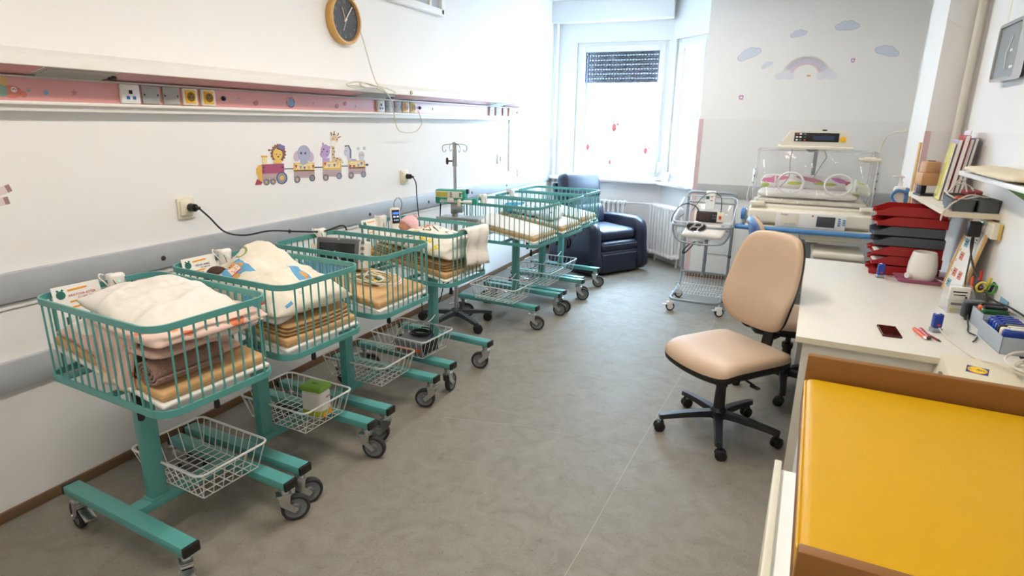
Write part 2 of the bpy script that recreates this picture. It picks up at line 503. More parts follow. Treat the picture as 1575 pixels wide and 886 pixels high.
# hairline joints of the linoleum
SEAM = mat('floor_joint', '#a59d8e', 0.6, var=0.05)
def seam(pts, w):
    return MB().prism(strk(pts, w), 0.0, 0.0008)
struct('floor_seam', seam([(-0.60, 0.2), (-0.575, 1.2), (-0.534, 1.9), (-0.50, 2.75), (-0.449, 3.65), (-0.385, 4.62), (-0.36, 5.1)], 0.003), SEAM)
struct('floor_seam', seam([(-1.55, 2.62), (-1.35, 2.66), (-1.10, 2.73), (-0.85, 2.73), (-0.70, 2.77), (-0.50, 2.757)], 0.0025), SEAM)
# riser pipe in the corner by the pier and in the bay corner
struct('riser_pipe', MB().cyl((0.955, 4.60, 0), (0.955, 4.60, CEIL), 0.022).cyl((0.955, 4.60, 1.5), (0.955, 4.60, 1.52), 0.026), mat('painted_pipe', '#d9d2c6', 0.5))
struct('riser_pipe', MB().cyl((XL + 0.05, YW - 0.05, 0), (XL + 0.05, YW - 0.05, CEIL), 0.018), WHITE)

# ------------------------------------------------------------------ windows
def window(name, M, w, z0, z1, sash=True):
    """frame in local x 0..w, y = depth (0 at the inner wall face), z up"""
    root = bpy.data.objects.new(name, None); COL.objects.link(root); root['kind'] = 'structure'
    root.matrix_world = M
    t = 0.055; h = z1 - z0; zc = (z0 + z1) / 2; y = 0.06
    f = MB()
    f.box((t / 2, y, zc), (t, 0.07, h), 0.006).box((w - t / 2, y, zc), (t, 0.07, h), 0.006)
    f.box((w / 2, y, z0 + t / 2), (w - 2 * t, 0.07, t), 0.006).box((w / 2, y, z1 - t / 2), (w - 2 * t, 0.07, t), 0.006)
    obj('window_frame', f, WHITE, root)
    s = MB(); a = t * 0.75; sw = 0.062; y = 0.035
    s.box((a + sw / 2, y, zc), (sw, 0.06, h - 2 * a), 0.008).box((w - a - sw / 2, y, zc), (sw, 0.06, h - 2 * a), 0.008)
    s.box((w / 2, y, z0 + a + sw / 2), (w - 2 * a - 2 * sw, 0.06, sw), 0.008).box((w / 2, y, z1 - a - sw / 2), (w - 2 * a - 2 * sw, 0.06, sw), 0.008)
    so = obj('sash', s, WHITE, root)
    g = a + sw
    obj('gasket', MB().band([(g, z0 + g), (w - g, z0 + g), (w - g, z1 - g), (g, z1 - g)], -0.012, 0.012, 0.004,
                            Matrix(((1, 0, 0, 0), (0, 0, -1, 0.045), (0, 1, 0, 0), (0, 0, 0, 1)))), BLACKP, so)
    obj('pane', MB().box((w / 2, 0.045, zc), (w - 2 * g + 0.01, 0.006, h - 2 * g + 0.01)), GLASS, root)
    hd = obj('window_handle', MB().box((w - a - sw / 2, -0.006, zc - 0.05), (0.026, 0.024, 0.07), 0.006)
             .tube([(w - a - sw / 2, -0.012, zc - 0.05), (w - a - sw / 2, -0.045, zc - 0.05), (w - a - sw / 2, -0.048, zc - 0.17)], 0.009, 8), WHITEP, root)
    return root, g
w1, g1 = window('window_1', Matrix.Translation((WX0, YW, 0)), WX1 - WX0, WZ0, WZ1)
w2, g2 = window('window_2', MF @ Matrix.Translation((F0, 0, 0)), F1 - F0, WZ0, WZ1)
for zz in (1.10, 1.72, 2.40):
    obj('hinge', MB().cyl((0.012, 0.0, zz - 0.04), (0.012, 0.0, zz + 0.04), 0.011), WHITEP, w2)
obj('hinge', MB().box((WX1 - WX0 - 0.01, -0.012, 1.09), (0.045, 0.03, 0.13), 0.01), WHITEP, w1)
# roller shutter outside the big pane, each slat with its row of light slots
SHUT = mat('shutter_grey', '#4a4f5a', 0.6, var=0.04)
sh = thing('roller_shutter', 'half lowered dark grey roller shutter with rows of light slots', 'shutter', at(WX0 + 0.10, YW + 0.16, 0))
sw_ = WX1 - WX0 - 0.20
sl = MB().box((sw_ / 2, 0, 0.042), (sw_, 0.010, 0.0215)).box((sw_ / 2, 0, 0.0120), (sw_, 0.010, 0.0240)).box((sw_ / 2, 0, 0.0302), (sw_, 0.010, 0.0044))
nh = 25
for i in range(nh + 1):
    sl.box((sw_ * (i / nh), 0, 0.026), (0.0276, 0.010, 0.013))
slat_me = None
for k in range(8):
    o = obj('slat', slat_me or sl, SHUT, sh, M=Matrix.Translation((0, 0, 2.085 + k * 0.0525)))
    slat_me = o.data
obj('bottom_rail', MB().box((sw_ / 2, 0, 2.073), (sw_, 0.014, 0.026), 0.004), SHUT, sh)
obj('guide_rail', MB().box((-0.012, 0, 1.75), (0.022, 0.03, 1.52)), SHUT, sh)
obj('guide_rail', MB().box((sw_ + 0.012, 0, 1.75), (0.022, 0.03, 1.52)), SHUT, sh)
# little red winter stickers on the pane
WR = mat('sticker_red', '#d86a63', 0.6); WG = mat('sticker_grey', '#b9bcc6', 0.6)
for (px, pz, s_, lab) in [(-2.24, 1.30, 1.0, 'small red and grey figure sticker low on the window pane beside the frame'),
                          (-1.92, 1.54, 1.2, 'pair of small red sticker shapes in the middle of the window pane'),
                          (-1.52, 1.28, 1.0, 'small red figure sticker at the lower corner of the pane near the bay side'),
                          (-1.95, 1.13, 0.8, 'tiny red sticker at the bottom middle of the window pane')]:
    st = thing('window_sticker', lab, 'sticker', on_back_wall(px, YW + 0.0405, pz), 'stickers on the window pane')
    decal('figure_print', WR, [ell(0, 0, 0.025 * s_, 0.04 * s_), ell(0.035 * s_, 0.03 * s_, 0.014 * s_)], st)
    decal('face_print', WG, [ell(-0.01 * s_, 0.055 * s_, 0.018 * s_), rec(0, -0.05 * s_, 0.05 * s_, 0.014 * s_)], st, 1)

# ------------------------------------------------------------------ outside: building across the street
bd = thing('apartment_building', 'pale rendered building across the street seen through the window', 'building', at(-4, 24, -6))
BW = mat('pale_render', '#bcbbb8', 0.8); BG = mat('dark_pane', '#5a6168', 0.2)
obj('facade', MB().box((0, 4, 9), (40, 8, 18)), BW, bd)
obj('ledge', MB().box((0, -0.12, 6.35), (40, 0.3, 0.5), 0.02), mat('grey_ledge', '#9aa0a8', 0.7), bd)
for i in range(-4, 5):
    for zz in (4.0, 8.2, 12.0):
        wn = obj('window', MB().box((i * 2.6 + 0.3, -0.02, zz), (1.2, 0.10, 1.7)), WHITE, bd)
        obj('pane', MB().box((i * 2.6 + 0.3, -0.06, zz), (1.0, 0.06, 1.5)), BG, wn)
struct('street', MB().box((0, 30, -6.1), (120, 44, 0.2)), mat('street_grey', '#8d8f92', 0.9))

# ------------------------------------------------------------------ ceiling lamps (out of view, real fixtures)
LAMPM = mat('lamp_diffuser', '#fff6e8', 0.6, emit=3.0)
for i, (lx, ly) in enumerate(CEILING_LAMP_SPOTS):
    lp = thing('ceiling_lamp', ['white ceiling lamp behind the camera', 'white ceiling lamp over the middle of the aisle', 'white ceiling lamp nearest the window'][i], 'lamp', at(lx, ly, CEIL), 'ceiling lamps')
    obj('housing', MB().box((0, 0, -0.03), (0.30, 1.25, 0.06), 0.01), WHITE, lp)
    obj('diffuser', MB().box((0, 0, -0.068), (0.26, 1.20, 0.016), 0.004), LAMPM, lp)
    l = bpy.data.lights.new('lamp_light', 'AREA'); l.shape = 'RECTANGLE'; l.size = 0.26; l.size_y = 1.2
    l.energy = CEILING_LAMP_POWER; l.color = (1.0, 0.91, 0.80)
    lo = bpy.data.objects.new('lamp_light', l); COL.objects.link(lo); lo.parent = lp; lo.location = (0, 0, -0.082)

# ------------------------------------------------------------------ left wall: bumper rails, headwall duct, sockets
RAILM = mat('bumper_rail_grey', '#b3b7bc', 0.5, 0.1, var=0.10, vscale=6, bump=0.05, bscale=60)
def bumper(label, z0, z1, y0, y1, screws):
    r = thing('wall_bumper_rail', label, 'rail', at(XL, y0, 0))
    obj('board', MB().box((0.012, (y1 - y0) / 2, (z0 + z1) / 2), (0.024, y1 - y0, z1 - z0), 0.006), RAILM, r)
    sme = None
    for sy in screws:
        o = obj('screw', sme or MB().cyl((0, 0, 0), (0.006, 0, 0), 0.013, 0.010, 12), SCREW, r, M=Matrix.Translation((0.023, sy - y0, (z0 + z1) / 2 - 0.01)))
        sme = o.data
bumper('scuffed grey bumper rail with round screws along the white wall, upper of two', 0.885, 1.002, -1.0, 7.2, [0.35, 1.12, 1.9, 2.73, 3.52, 4.32, 5.1, 5.9])
bumper('lower grey bumper rail behind the teal cots', 0.535, 0.655, -1.0, 3.4, [])
struct('trim_9', MB().box((XL + 0.004, 2.6, 0.868), (0.008, 7.2, 0.02)), WALL2)
rb_ = thing('wall_bumper_rail', 'grey bumper rail on the back wall behind the incubator', 'rail', at(-0.79, YB, 0))
obj('board', MB().box((0.89, -0.012, 0.935), (1.79, 0.024, 0.135), 0.006), mat('back_rail_grey', '#b1b0ae', 0.5, var=0.04), rb_)

DUCT = mat('duct_pink', '#e3a3a0', 0.35, var=0.03, vscale=4)
DUCTW = mat('duct_white', '#efece6', 0.35, var=0.02)
y0, y1 = -1.0, 6.12
hw = thing('headwall_duct', 'long pink and white supply duct with hood along the white wall', 'duct', at(XL, y0, 0))
L_ = y1 - y0
obj('back_box', MB().box((0.025, L_ / 2, 1.70), (0.05, L_, 0.19), 0.004), DUCTW, hw)
obj('pink_panel', MB().box((0.052, L_ / 2, 1.685), (0.006, L_, 0.086), 0.001), DUCT, hw)
obj('lower_lip', MB().box((0.058, L_ / 2, 1.636), (0.022, L_, 0.014), 0.004), DUCTW, hw)
obj('upper_lip', MB().box((0.062, L_ / 2, 1.730), (0.026, L_, 0.008), 0.003), mat('duct_grey', '#c9c7c2', 0.3, 0.2), hw)
hood = MB()
hood.prism([(0.05, 1.735), (0.185, 1.764), (0.20, 1.764), (0.20, 1.798), (0.05, 1.835), (0.0, 1.835), (0.0, 1.735)], 0, L_,
           Matrix(((1, 0, 0, 0), (0, 0, 1, 0), (0, 1, 0, 0), (0, 0, 0, 1))))
ho = obj('hood', hood, DUCTW, hw)
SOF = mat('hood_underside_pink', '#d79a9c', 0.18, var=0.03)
GRILL = mat('hood_lamp_grille', '#b9b3aa', 0.35, var=0.05)
n_s = Vector((0.029, 0, -0.135)).normalized()
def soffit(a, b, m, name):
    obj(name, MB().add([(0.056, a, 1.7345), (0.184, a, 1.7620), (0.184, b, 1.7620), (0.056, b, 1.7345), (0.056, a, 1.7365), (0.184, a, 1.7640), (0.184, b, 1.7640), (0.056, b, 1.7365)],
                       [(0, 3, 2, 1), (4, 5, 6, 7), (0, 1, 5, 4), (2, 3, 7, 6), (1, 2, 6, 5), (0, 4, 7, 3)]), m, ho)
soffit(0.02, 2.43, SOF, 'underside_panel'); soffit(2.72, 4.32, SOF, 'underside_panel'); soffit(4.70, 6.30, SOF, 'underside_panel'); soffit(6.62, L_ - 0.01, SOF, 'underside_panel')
for a, b in ((2.44, 2.71), (4.33, 4.69), (6.32, 6.60)):
    soffit(a, b, GRILL, 'lamp_grille')
    for k in range(6):
        x = 0.064 + k * 0.02; z = 1.7345 + (x - 0.056) * 0.2148
        obj('louver', MB().box((x, (a + b) / 2, z - 0.004), (0.004, b - a - 0.02, 0.007)), GRILL, ho)
    obj('pull_switch', MB().box((0.12, b + 0.01, 1.742), (0.02, 0.03, 0.014), 0.003), BLACKP, ho)
obj('keyhole_plug', MB().cyl((0.2, 4.83, 1.782), (0.207, 4.83, 1.782), 0.014, n=14), mat('brass_lock', '#8c8458', 0.3, 0.8), ho)
YSOCK = mat('socket_yellow', '#f3b61c', 0.4); GREYPL = mat('blank_plate_grey', '#a9a9a6', 0.5)
xf = 0.055
def outlet(kind, y):
    yl = y - y0; zc = 1.685
    if kind == 'data':
        o = obj('data_outlet', MB().box((xf + 0.007, yl, zc), (0.016, 0.088, 0.082), 0.007), WHITEP, hw)
        decal('port_print', INK, [rec(0.0, 0.008, 0.016, 0.016)], o, 0, on_left_wall(xf + 0.0155, yl, zc))
        decal('label_print', BLUEINK, [rec(-0.014, -0.016, 0.014, 0.014), rec(0.014, -0.016, 0.014, 0.014)], o, 0, on_left_wall(xf + 0.0155, yl, zc))
    elif kind == 'blank':
        o = obj('blank_plate', MB().box((xf + 0.005, yl, zc), (0.012, 0.082, 0.078), 0.002), GREYPL, hw)
        for s_ in (-1, 1): obj('screw', MB().cyl((xf + 0.011, yl + s_ * 0.032, zc), (xf + 0.0125, yl + s_ * 0.032, zc), 0.004, n=8), BLACKP, o)
    elif kind == 'power':
        o = obj('power_socket', MB().box((xf + 0.007, yl, zc), (0.016, 0.084, 0.080), 0.007), CREAMP, hw)
        s2 = obj('socket_insert', MB().box((xf + 0.0155, yl, zc), (0.006, 0.056, 0.058), 0.003), YSOCK, o)
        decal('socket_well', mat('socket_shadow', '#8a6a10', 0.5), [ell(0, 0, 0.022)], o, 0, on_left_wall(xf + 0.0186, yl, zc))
        decal('pin_hole', INK, [ell(-0.009, -0.003, 0.003), ell(0.009, -0.003, 0.003), ell(0, 0.012, 0.0035)], o, 2, on_left_wall(xf + 0.0186, yl, zc))
    else:
        obj('earth_terminal', MB().cyl((xf, yl, zc), (xf + 0.008, yl, zc), 0.012, n=14).cyl((xf + 0.008, yl, zc), (xf + 0.016, yl, zc), 0.006, n=10), BLACKP, hw)
for ys in ([1.826, 1.923, 2.023, 2.122, 2.224, 2.321], [3.647, 3.75, 3.86, 3.962, 4.061, 4.165], [5.434, 5.58, 5.74, 5.885, 5.985, 6.06]):
    for k, y in zip(('data', 'blank', 'blank', 'power', 'power', 'earth'), ys): outlet(k, y)
# film stickers along the duct
STK = {k: mat('film_' + k, c, 0.5) for k, c in dict(coral='#d97f6c', sage='#8fae98', sand='#d9b26a', sky='#7ea3c4', grey='#9a9a98', rose='#c98181', brown='#7a4a3a', white='#efe8df').items()}
def duct_film(label, y, z, parts):
    t = thing('duct_sticker', label, 'sticker', on_left_wall(XL + xf + 0.0004, y, z), 'film stickers on the pink duct')
    for i, (k, polys) in enumerate(parts): decal('print', STK[k], polys, t, i)
duct_film('coral and green winged fish sticker on the pink duct', 1.365, 1.678, [('sand', [ell(-0.012, 0.022, 0.014, 0.026, -20), ell(-0.034, 0.018, 0.012, 0.02, 10)]), ('coral', [ell(0.012, -0.004, 0.034, 0.023)]),
          ('sage', [ell(-0.02, -0.002, 0.02, 0.022)]), ('white', [ell(0.02, 0.003, 0.010)]), ('coral', [ell(0.05, -0.012, 0.010, 0.012)]), ('brown', [strk([(0.014, 0.003), (0.02, 0.007), (0.026, 0.003)], 0.003)])])
for lab, y, z, k, r in [('pale sage dot sticker on the pink duct beside the fish', 1.435, 1.682, 'sage', 0.007), ('larger blue dot sticker on the pink duct between fish and star', 1.495, 1.676, 'sky', 0.009),
                        ('small blue dot sticker on the pink duct beside the black terminal', 2.42, 1.688, 'sky', 0.005),
                        ('grey dot sticker on the pink duct beside the elephant sticker', 2.98, 1.682, 'grey', 0.006), ('grey dot sticker on the pink duct before the second socket row', 3.38, 1.676, 'grey', 0.006),
                        ('pale blue ring sticker on the pink duct past the second socket row', 4.36, 1.682, 'sky', 0.010)]:
    duct_film(lab, y, z, [(k, [ell(0, 0, r)])])
duct_film('little rose star sticker on the pink duct', 1.60, 1.680, [('rose', [[(0.014 * (1 if i % 2 == 0 else 0.45) * sin(2 * pi * i / 10), 0.014 * (1 if i % 2 == 0 else 0.45) * cos(2 * pi * i / 10)) for i in range(10)]])])
duct_film('blue elephant balloon sticker on the pink duct', 2.79, 1.680, [('brown', [ell(0, 0, 0.034, 0.028)]), ('sky', [ell(0, 0, 0.026, 0.022), ell(0.024, -0.006, 0.010, 0.008)]), ('rose', [ell(-0.022, 0.018, 0.012), ell(0.01, 0.026, 0.008), ell(-0.026, -0.012, 0.009)])])
for lab, y, z in [('outlined rose cloud sticker on the pink duct past the black terminal', 2.53, 1.668), ('outlined cloud sticker on the pink duct, lower of a pair', 3.19, 1.67), ('outlined cloud sticker on the pink duct, upper of a pair', 3.27, 1.688)]:
    duct_film(lab, y, z, [('brown', [ell(0, 0, 0.016, 0.011), ell(0.008, 0.006, 0.009)]), ('rose', [ell(0, 0, 0.014, 0.009), ell(0.008, 0.006, 0.007)])])

# wall sockets with plugs, and their black leads
def wall_socket(y, z, label, lead, llabel):
    s = thing('wall_socket', label, 'socket', at(XL, y, z))
    obj('plate', MB().box((0.006, 0, 0), (0.012, 0.095, 0.105), 0.004), CREAMP, s)
    obj('socket_insert', MB().box((0.016, -0.003, 0.003), (0.014, 0.072, 0.075), 0.008), CREAMP, s)
    p = thing('power_lead', llabel, 'cable', at(XL + 0.022, y, z))
    obj('plug', MB().cyl((0, 0.012, 0.004), (0.035, 0.012, 0.004), 0.021, 0.019).cyl((0.035, 0.012, 0.004), (0.05, 0.03, 0.0), 0.012, 0.007), BLACKP, p)
    obj('cord', MB().tube(smooth_path([(0.045, 0.024, 0.002)] + lead, 8), 0.0045, 7), BLACKP, p)
wall_socket(2.07, 1.153, 'cream wall socket with black plug above the bumper rail, nearer one',
            [(0.055, 0.07, -0.05), (0.05, 0.16, -0.14), (0.06, 0.28, -0.175), (0.16, 0.36, -0.155), (0.30, 0.44, -0.16), (0.36, 0.55, -0.17), (0.40, 0.66, -0.15), (0.40, 0.70, -0.18)],
            'black power lead from the nearer cream socket drooping over the rail')
wall_socket(4.00, 1.163, 'cream wall socket with black plug beyond the train sticker, farther one',
            [(0.05, 0.06, -0.05), (0.045, 0.075, -0.15), (0.06, 0.07, -0.30), (0.07, 0.07, -0.40), (0.08, 0.06, -0.60), (0.10, 0.02, -0.95), (0.12, 0.0, -1.10)],
            'black power lead hanging straight down from the farther cream socket')
# surface conduit and small boxes by the window end
CND = mat('conduit_white', '#d3d5da', 0.5)
cd_ = thing('conduit', 'thin surface conduit dropping from the duct end with a jog', 'conduit', at(XL, 5.99, 0))
obj('pipe', MB().box((0.008, 0, 1.36), (0.016, 0.022, 0.56), 0.003).box((0.008, 0.12, 1.085), (0.016, 0.24, 0.018), 0.003).box((0.008, 0.24, 1.04), (0.016, 0.022, 0.10), 0.003), CND, cd_)
cb = thing('wall_switch', 'small white switch box on the wall left of the conduit', 'switch', at(XL, 5.72, 1.22))
obj('plate', MB().box((0.01, 0, 0), (0.02, 0.05, 0.10), 0.004), WHITEP, cb)
obj('rocker', MB().box((0.022, 0.02, 0.0), (0.008, 0.02, 0.05), 0.003), GREYP, cb)
tag(obj('hanging_wire', MB().tube(smooth_path([(XL + 0.075, 5.985, 1.66), (XL + 0.09, 5.99, 1.58), (XL + 0.07, 5.93, 1.53), (XL + 0.02, 5.90, 1.50), (XL + 0.012, 5.905, 1.30)], 8), 0.004, 6), CND), 'thin pale wire hooked under the far end of the pink duct', 'cable')

# wall clock
WOODL = mat('clock_wood', '#cf9f58', 0.5, var=0.10, vscale=20)
ck = thing('wall_clock', 'round wooden wall clock with black dial above the pink duct', 'clock', on_left_wall(XL, 3.345, 2.205))
obj('case', MB().lathe([(0.02, 0), (0.142, 0.0), (0.150, 0.010), (0.150, 0.045), (0.144, 0.052), (0.132, 0.052), (0.128, 0.030), (0.02, 0.030)], 40), WOODL, ck)
obj('dial', MB().cyl((0, 0, 0.028), (0, 0, 0.034), 0.129, n=40), mat('clock_dial', '#33353a', 0.45), ck)
HND = mat('clock_hand', '#e9e6e0', 0.4)
obj('minute_hand', MB().prism(strk([(-0.012, -0.014), (0.070, 0.082)], 0.007), 0.040, 0.042), HND, ck)
obj('hour_hand', MB().prism(strk([(0.006, -0.014), (-0.028, 0.066)], 0.007), 0.037, 0.039), mat('clock_hand_copper', '#c9a08a', 0.4), ck)
obj('second_hand', MB().prism(strk([(0.016, 0.030), (-0.030, -0.070)], 0.0025), 0.044, 0.0455), HND, ck)
obj('hub', MB().cyl((0, 0, 0.034), (0, 0, 0.048), 0.007), HND, ck)
NUM = mat('clock_numeral', '#8a8c90', 0.5)
for k in range(12):
    a = R(90 - 30 * (k + 1))
    text('numeral', str(k + 1), 0.028, NUM, ck, Matrix.Translation((0.104 * cos(a), 0.104 * sin(a), 0.0345)))
obj('glass', MB().cyl((0, 0, 0.049), (0, 0, 0.051), 0.131, n=40), clear('clock_glass', gloss=0.05, milky=0.0), ck)

# white notice frame with a grey sheet, cut by the top of the picture
nf = thing('notice_frame', 'white deep framed board high on the wall beside the clock', 'frame', on_left_wall(XL, 4.18, 2.71))
for p_, d_ in (((0, -0.28, 0.025), (0.80, 0.05, 0.05)), ((0, 0.28, 0.025), (0.80, 0.05, 0.05)), ((-0.385, 0, 0.025), (0.05, 0.6, 0.05)), ((0.385, 0, 0.025), (0.05, 0.6, 0.05))):
    obj('frame_side', MB().box(p_, d_, 0.006), WHITE, nf)
obj('sheet', MB().box((0, 0, 0.012), (0.74, 0.54, 0.006)), mat('frame_sheet', '#bcc0ca', 0.5), nf)
obj('divider', MB().box((0.22, 0, 0.022), (0.03, 0.54, 0.02)), WHITE, nf)
# cream cable tied in a bow over the duct
CRC = mat('cream_cable', '#d9d3c4', 0.5)
wx = XL
cable('tied_cable', [(wx + 0.02, 3.44, 2.60), (wx + 0.02, 3.46, 2.30), (wx + 0.03, 3.53, 2.10), (wx + 0.10, 3.52, 1.90), (wx + 0.215, 3.42, 1.81), (wx + 0.225, 3.50, 1.795), (wx + 0.225, 3.60, 1.772), (wx + 0.22, 3.50, 1.765),
                     (wx + 0.225, 3.36, 1.80), (wx + 0.23, 3.20, 1.818), (wx + 0.23, 3.09, 1.800), (wx + 0.23, 3.13, 1.785), (wx + 0.225, 3.30, 1.792), (wx + 0.225, 3.42, 1.800),
                     (wx + 0.215, 3.55, 1.735), (wx + 0.12, 3.72, 1.66), (wx + 0.09, 3.80, 1.54), (wx + 0.09, 3.88, 1.505), (wx + 0.09, 4.05, 1.51), (wx + 0.10, 4.12, 1.57), (wx + 0.10, 4.08, 1.66)], 0.0045, CRC,
      'cream cable tied in a bow hanging over the pink duct')
cable('cable_loop', [(wx + 0.225, 3.40, 1.795), (wx + 0.24, 3.25, 1.79), (wx + 0.24, 3.20, 1.805), (wx + 0.24, 3.26, 1.815), (wx + 0.23, 3.40, 1.80), (wx + 0.225, 3.43, 1.792)], 0.0045, CRC, 'small loop of cream cable in the bow at the hood edge')

# ------------------------------------------------------------------ animal train on the left wall, clouds and rainbow on the back wall
def wall_uv(px, py):
    """where a point measured in the photograph lies on the left wall: (Y, Z)"""
    d = CAM_ROT @ Vector((px - 787.5, -(py - 443.0), -921.0))
    t = XL / d.x
    return (d.y * t, 1.6 + d.z * t)
TR0 = (3.0, 1.25)
def tr(poly):
    out = []
    for cx_, cy_ in poly:
        y, z = wall_uv(380 + cx_ / 7.875, 190 + cy_ / 7.875); out.append((y - TR0[0], z - TR0[1]))
    return out
train = thing('train_sticker', 'animal train wall sticker with lion, elephant, hippo and giraffe', 'sticker', on_left_wall(XL + 0.0004, TR0[0], TR0[1]))
TC = {k: mat('train_' + k, c, 0.6, var=0.12, vscale=60) for k, c in dict(plum='#a84a66', gold='#e3b24c', cream='#ecd59a', taupe='#b39a98', grey='#8d8d9c', dark='#4a4a5c', lion='#e8bf5e', mane='#8a5a46',
      eleph='#a9abc0', ear='#c9b3c9', hippo='#b598c4', gir='#dcbf95', spot='#7d5a44', zebra='#c6c8d4', red='#b04450', blue='#7f9cc0', white='#efeae4', purple='#7d6a9a').items()}
def film(k, polys, layer): decal('print', TC[k], [tr(p) for p in polys], train, layer, split=True)
film('dark', [rec(505, 548, 110, 12, -1), rec(865, 530, 100, 12, -1), rec(1182, 515, 80, 12, -1), ell(1450, 500, 20, 14)], 0)
film('gold', [[(110, 545), (140, 505), (180, 500), (185, 705), (150, 690), (112, 610)], rec(688, 525, 250, 100, -1), rec(1027, 508, 225, 96, -1), rec(1327, 495, 200, 92, -1)], 1)
film('plum', [[(175, 495), (445, 485), (450, 598), (180, 610)]], 1)
film('taupe', [[(185, 610), (450, 598), (450, 690), (190, 705)], rec(690, 610, 250, 90, -1), rec(1028, 598, 225, 84, -1), rec(1330, 570, 205, 80, -1)], 1)
film('red', [[(120, 672), (185, 710), (165, 742), (95, 745)]], 2)
film('cream', [rec(688, 520, 210, 70, -1), rec(1027, 504, 190, 66, -1), rec(1327, 492, 165, 62, -1), rec(210, 445, 52, 90)], 2)
film('gold', [rec(207, 400, 74, 22)], 3)
film('dark', [ell(420, 660, 66, 74), ell(233, 710, 36, 38), ell(312, 704, 32, 34), ell(605, 678, 36, 40), ell(787, 660, 34, 40), ell(952, 655, 34, 38), ell(1114, 635, 32, 38), ell(1258, 628, 32, 40), ell(1408, 615, 30, 38)], 3)
film('grey', [ell(415, 660, 54, 62), ell(230, 710, 28, 30), ell(310, 704, 25, 27), ell(602, 678, 28, 32), ell(784, 660, 26, 31), ell(949, 655, 26, 30), ell(1111, 635, 25, 30), ell(1255, 628, 25, 32), ell(1405, 615, 24, 30)], 4)
film('gold', [ell(418, 660, 26, 28), ell(232, 710, 13, 14), ell(312, 704, 11, 12), ell(603, 678, 13, 15), ell(950, 655, 12, 14), ell(1256, 628, 11, 13)], 5)
film('mane', [[(375 + (100 if i % 2 else 82) * cos(2 * pi * i / 34), 360 + (118 if i % 2 else 100) * sin(2 * pi * i / 34)) for i in range(34)], ell(265, 322, 14, 12)], 2)
film('lion', [ell(368, 372, 58, 76), [(315, 485), (330, 440), (410, 440), (420, 482)]], 3)
film('purple', [rec(408, 290, 78, 66, 22)], 4); film('dark', [rec(398, 316, 84, 14, 22), ell(352, 372, 6), ell(395, 375, 6), ell(373, 402, 12, 9)], 5)
film('ear', [ell(605, 395, 42, 66, 12), ell(765, 400, 40, 66, -14)], 2)
film('eleph', [ell(685, 360, 78, 98), [(645, 430), (730, 430), (735, 480), (690, 500), (660, 505), (640, 470)]], 3)
film('dark', [ell(650, 358, 11, 14), ell(702, 360, 11, 14)], 4)
film('hippo', [ell(945, 335, 55, 82), ell(930, 370, 48, 46), rec(955, 440, 84, 46), ell(918, 248, 10, 20), ell(995, 290, 14, 18)], 2)
film('dark', [ell(925, 312, 9, 12), ell(968, 338, 8, 11), ell(905, 340, 7), ell(962, 378, 6)], 3)
film('gir', [ell(1055, 195, 42, 58), rec(1042, 360, 34, 200, -2), ell(1090, 440, 56, 32), strk([(1130, 420), (1160, 480)], 14)], 2)
film('white', [ell(1045, 240, 40, 34)], 3)
film('spot', [ell(1040, 300, 9), ell(1050, 340, 9), ell(1035, 375, 9), ell(1050, 410, 9), ell(1090, 425, 10), ell(1120, 440, 8), ell(1075, 450, 8), ell(1050, 132, 16, 10), ell(1038, 185, 7), ell(1085, 195, 7),
              strk([(1020, 145), (1012, 105)], 10), strk([(1052, 120), (1050, 90)], 8), strk([(1090, 150), (1105, 115)], 10), strk([(1095, 175), (1130, 155)], 10)], 4)
film('zebra', [ell(1212, 335, 36, 60, 15), rec(1235, 410, 40, 80, -10), ell(1280, 440, 50, 14), ell(1385, 385, 34, 50), ell(1345, 305, 16, 20), ell(1420, 300, 16, 24), rec(1388, 440, 50, 26)], 2)
film('dark', [strk([(1180, 275), (1225, 268), (1250, 320), (1250, 420)], 16), ell(1200, 330, 5), ell(1365, 375, 5), ell(1402, 378, 5), strk([(1262, 440), (1315, 440)], 6)], 3)
film('gold', [ell(1385, 388, 8, 12)], 4)
for i, (cx_, cy_) in enumerate([(590, 520), (645, 532), (692, 540), (745, 532), (795, 520), (942, 492), (990, 510), (1055, 505), (1095, 488), (1245, 520), (1292, 522), (1345, 508), (1382, 485)]):
    film(['red', 'blue', 'purple', 'gold', 'plum'][i % 5], [[(cx_ - 16, cy_ - 18), (cx_ + 16, cy_ - 18), (cx_, cy_ + 22)]], 5)
film('dark', [ell(200, 530, 12), ell(425, 527, 12), ell(195, 580, 10)], 4)

pg = thing('animal_sticker', 'pale pink animal sticker with two brown hoofs at the picture edge', 'sticker', on_left_wall(XL + 0.0004, 1.29, 1.315))
decal('print', mat('animal_pink', '#e2cfcb', 0.6), [ell(-0.05, 0.02, 0.06, 0.045), rec(0.012, -0.005, 0.05, 0.03, 18), rec(0.0, -0.045, 0.05, 0.03, 10)], pg)
decal('print', mat('animal_hoof', '#a5837f', 0.6), [rec(0.040, 0.004, 0.016, 0.028, 18), rec(0.026, -0.041, 0.016, 0.028, 10), ell(-0.03, 0.03, 0.012, 0.02)], pg, 1)

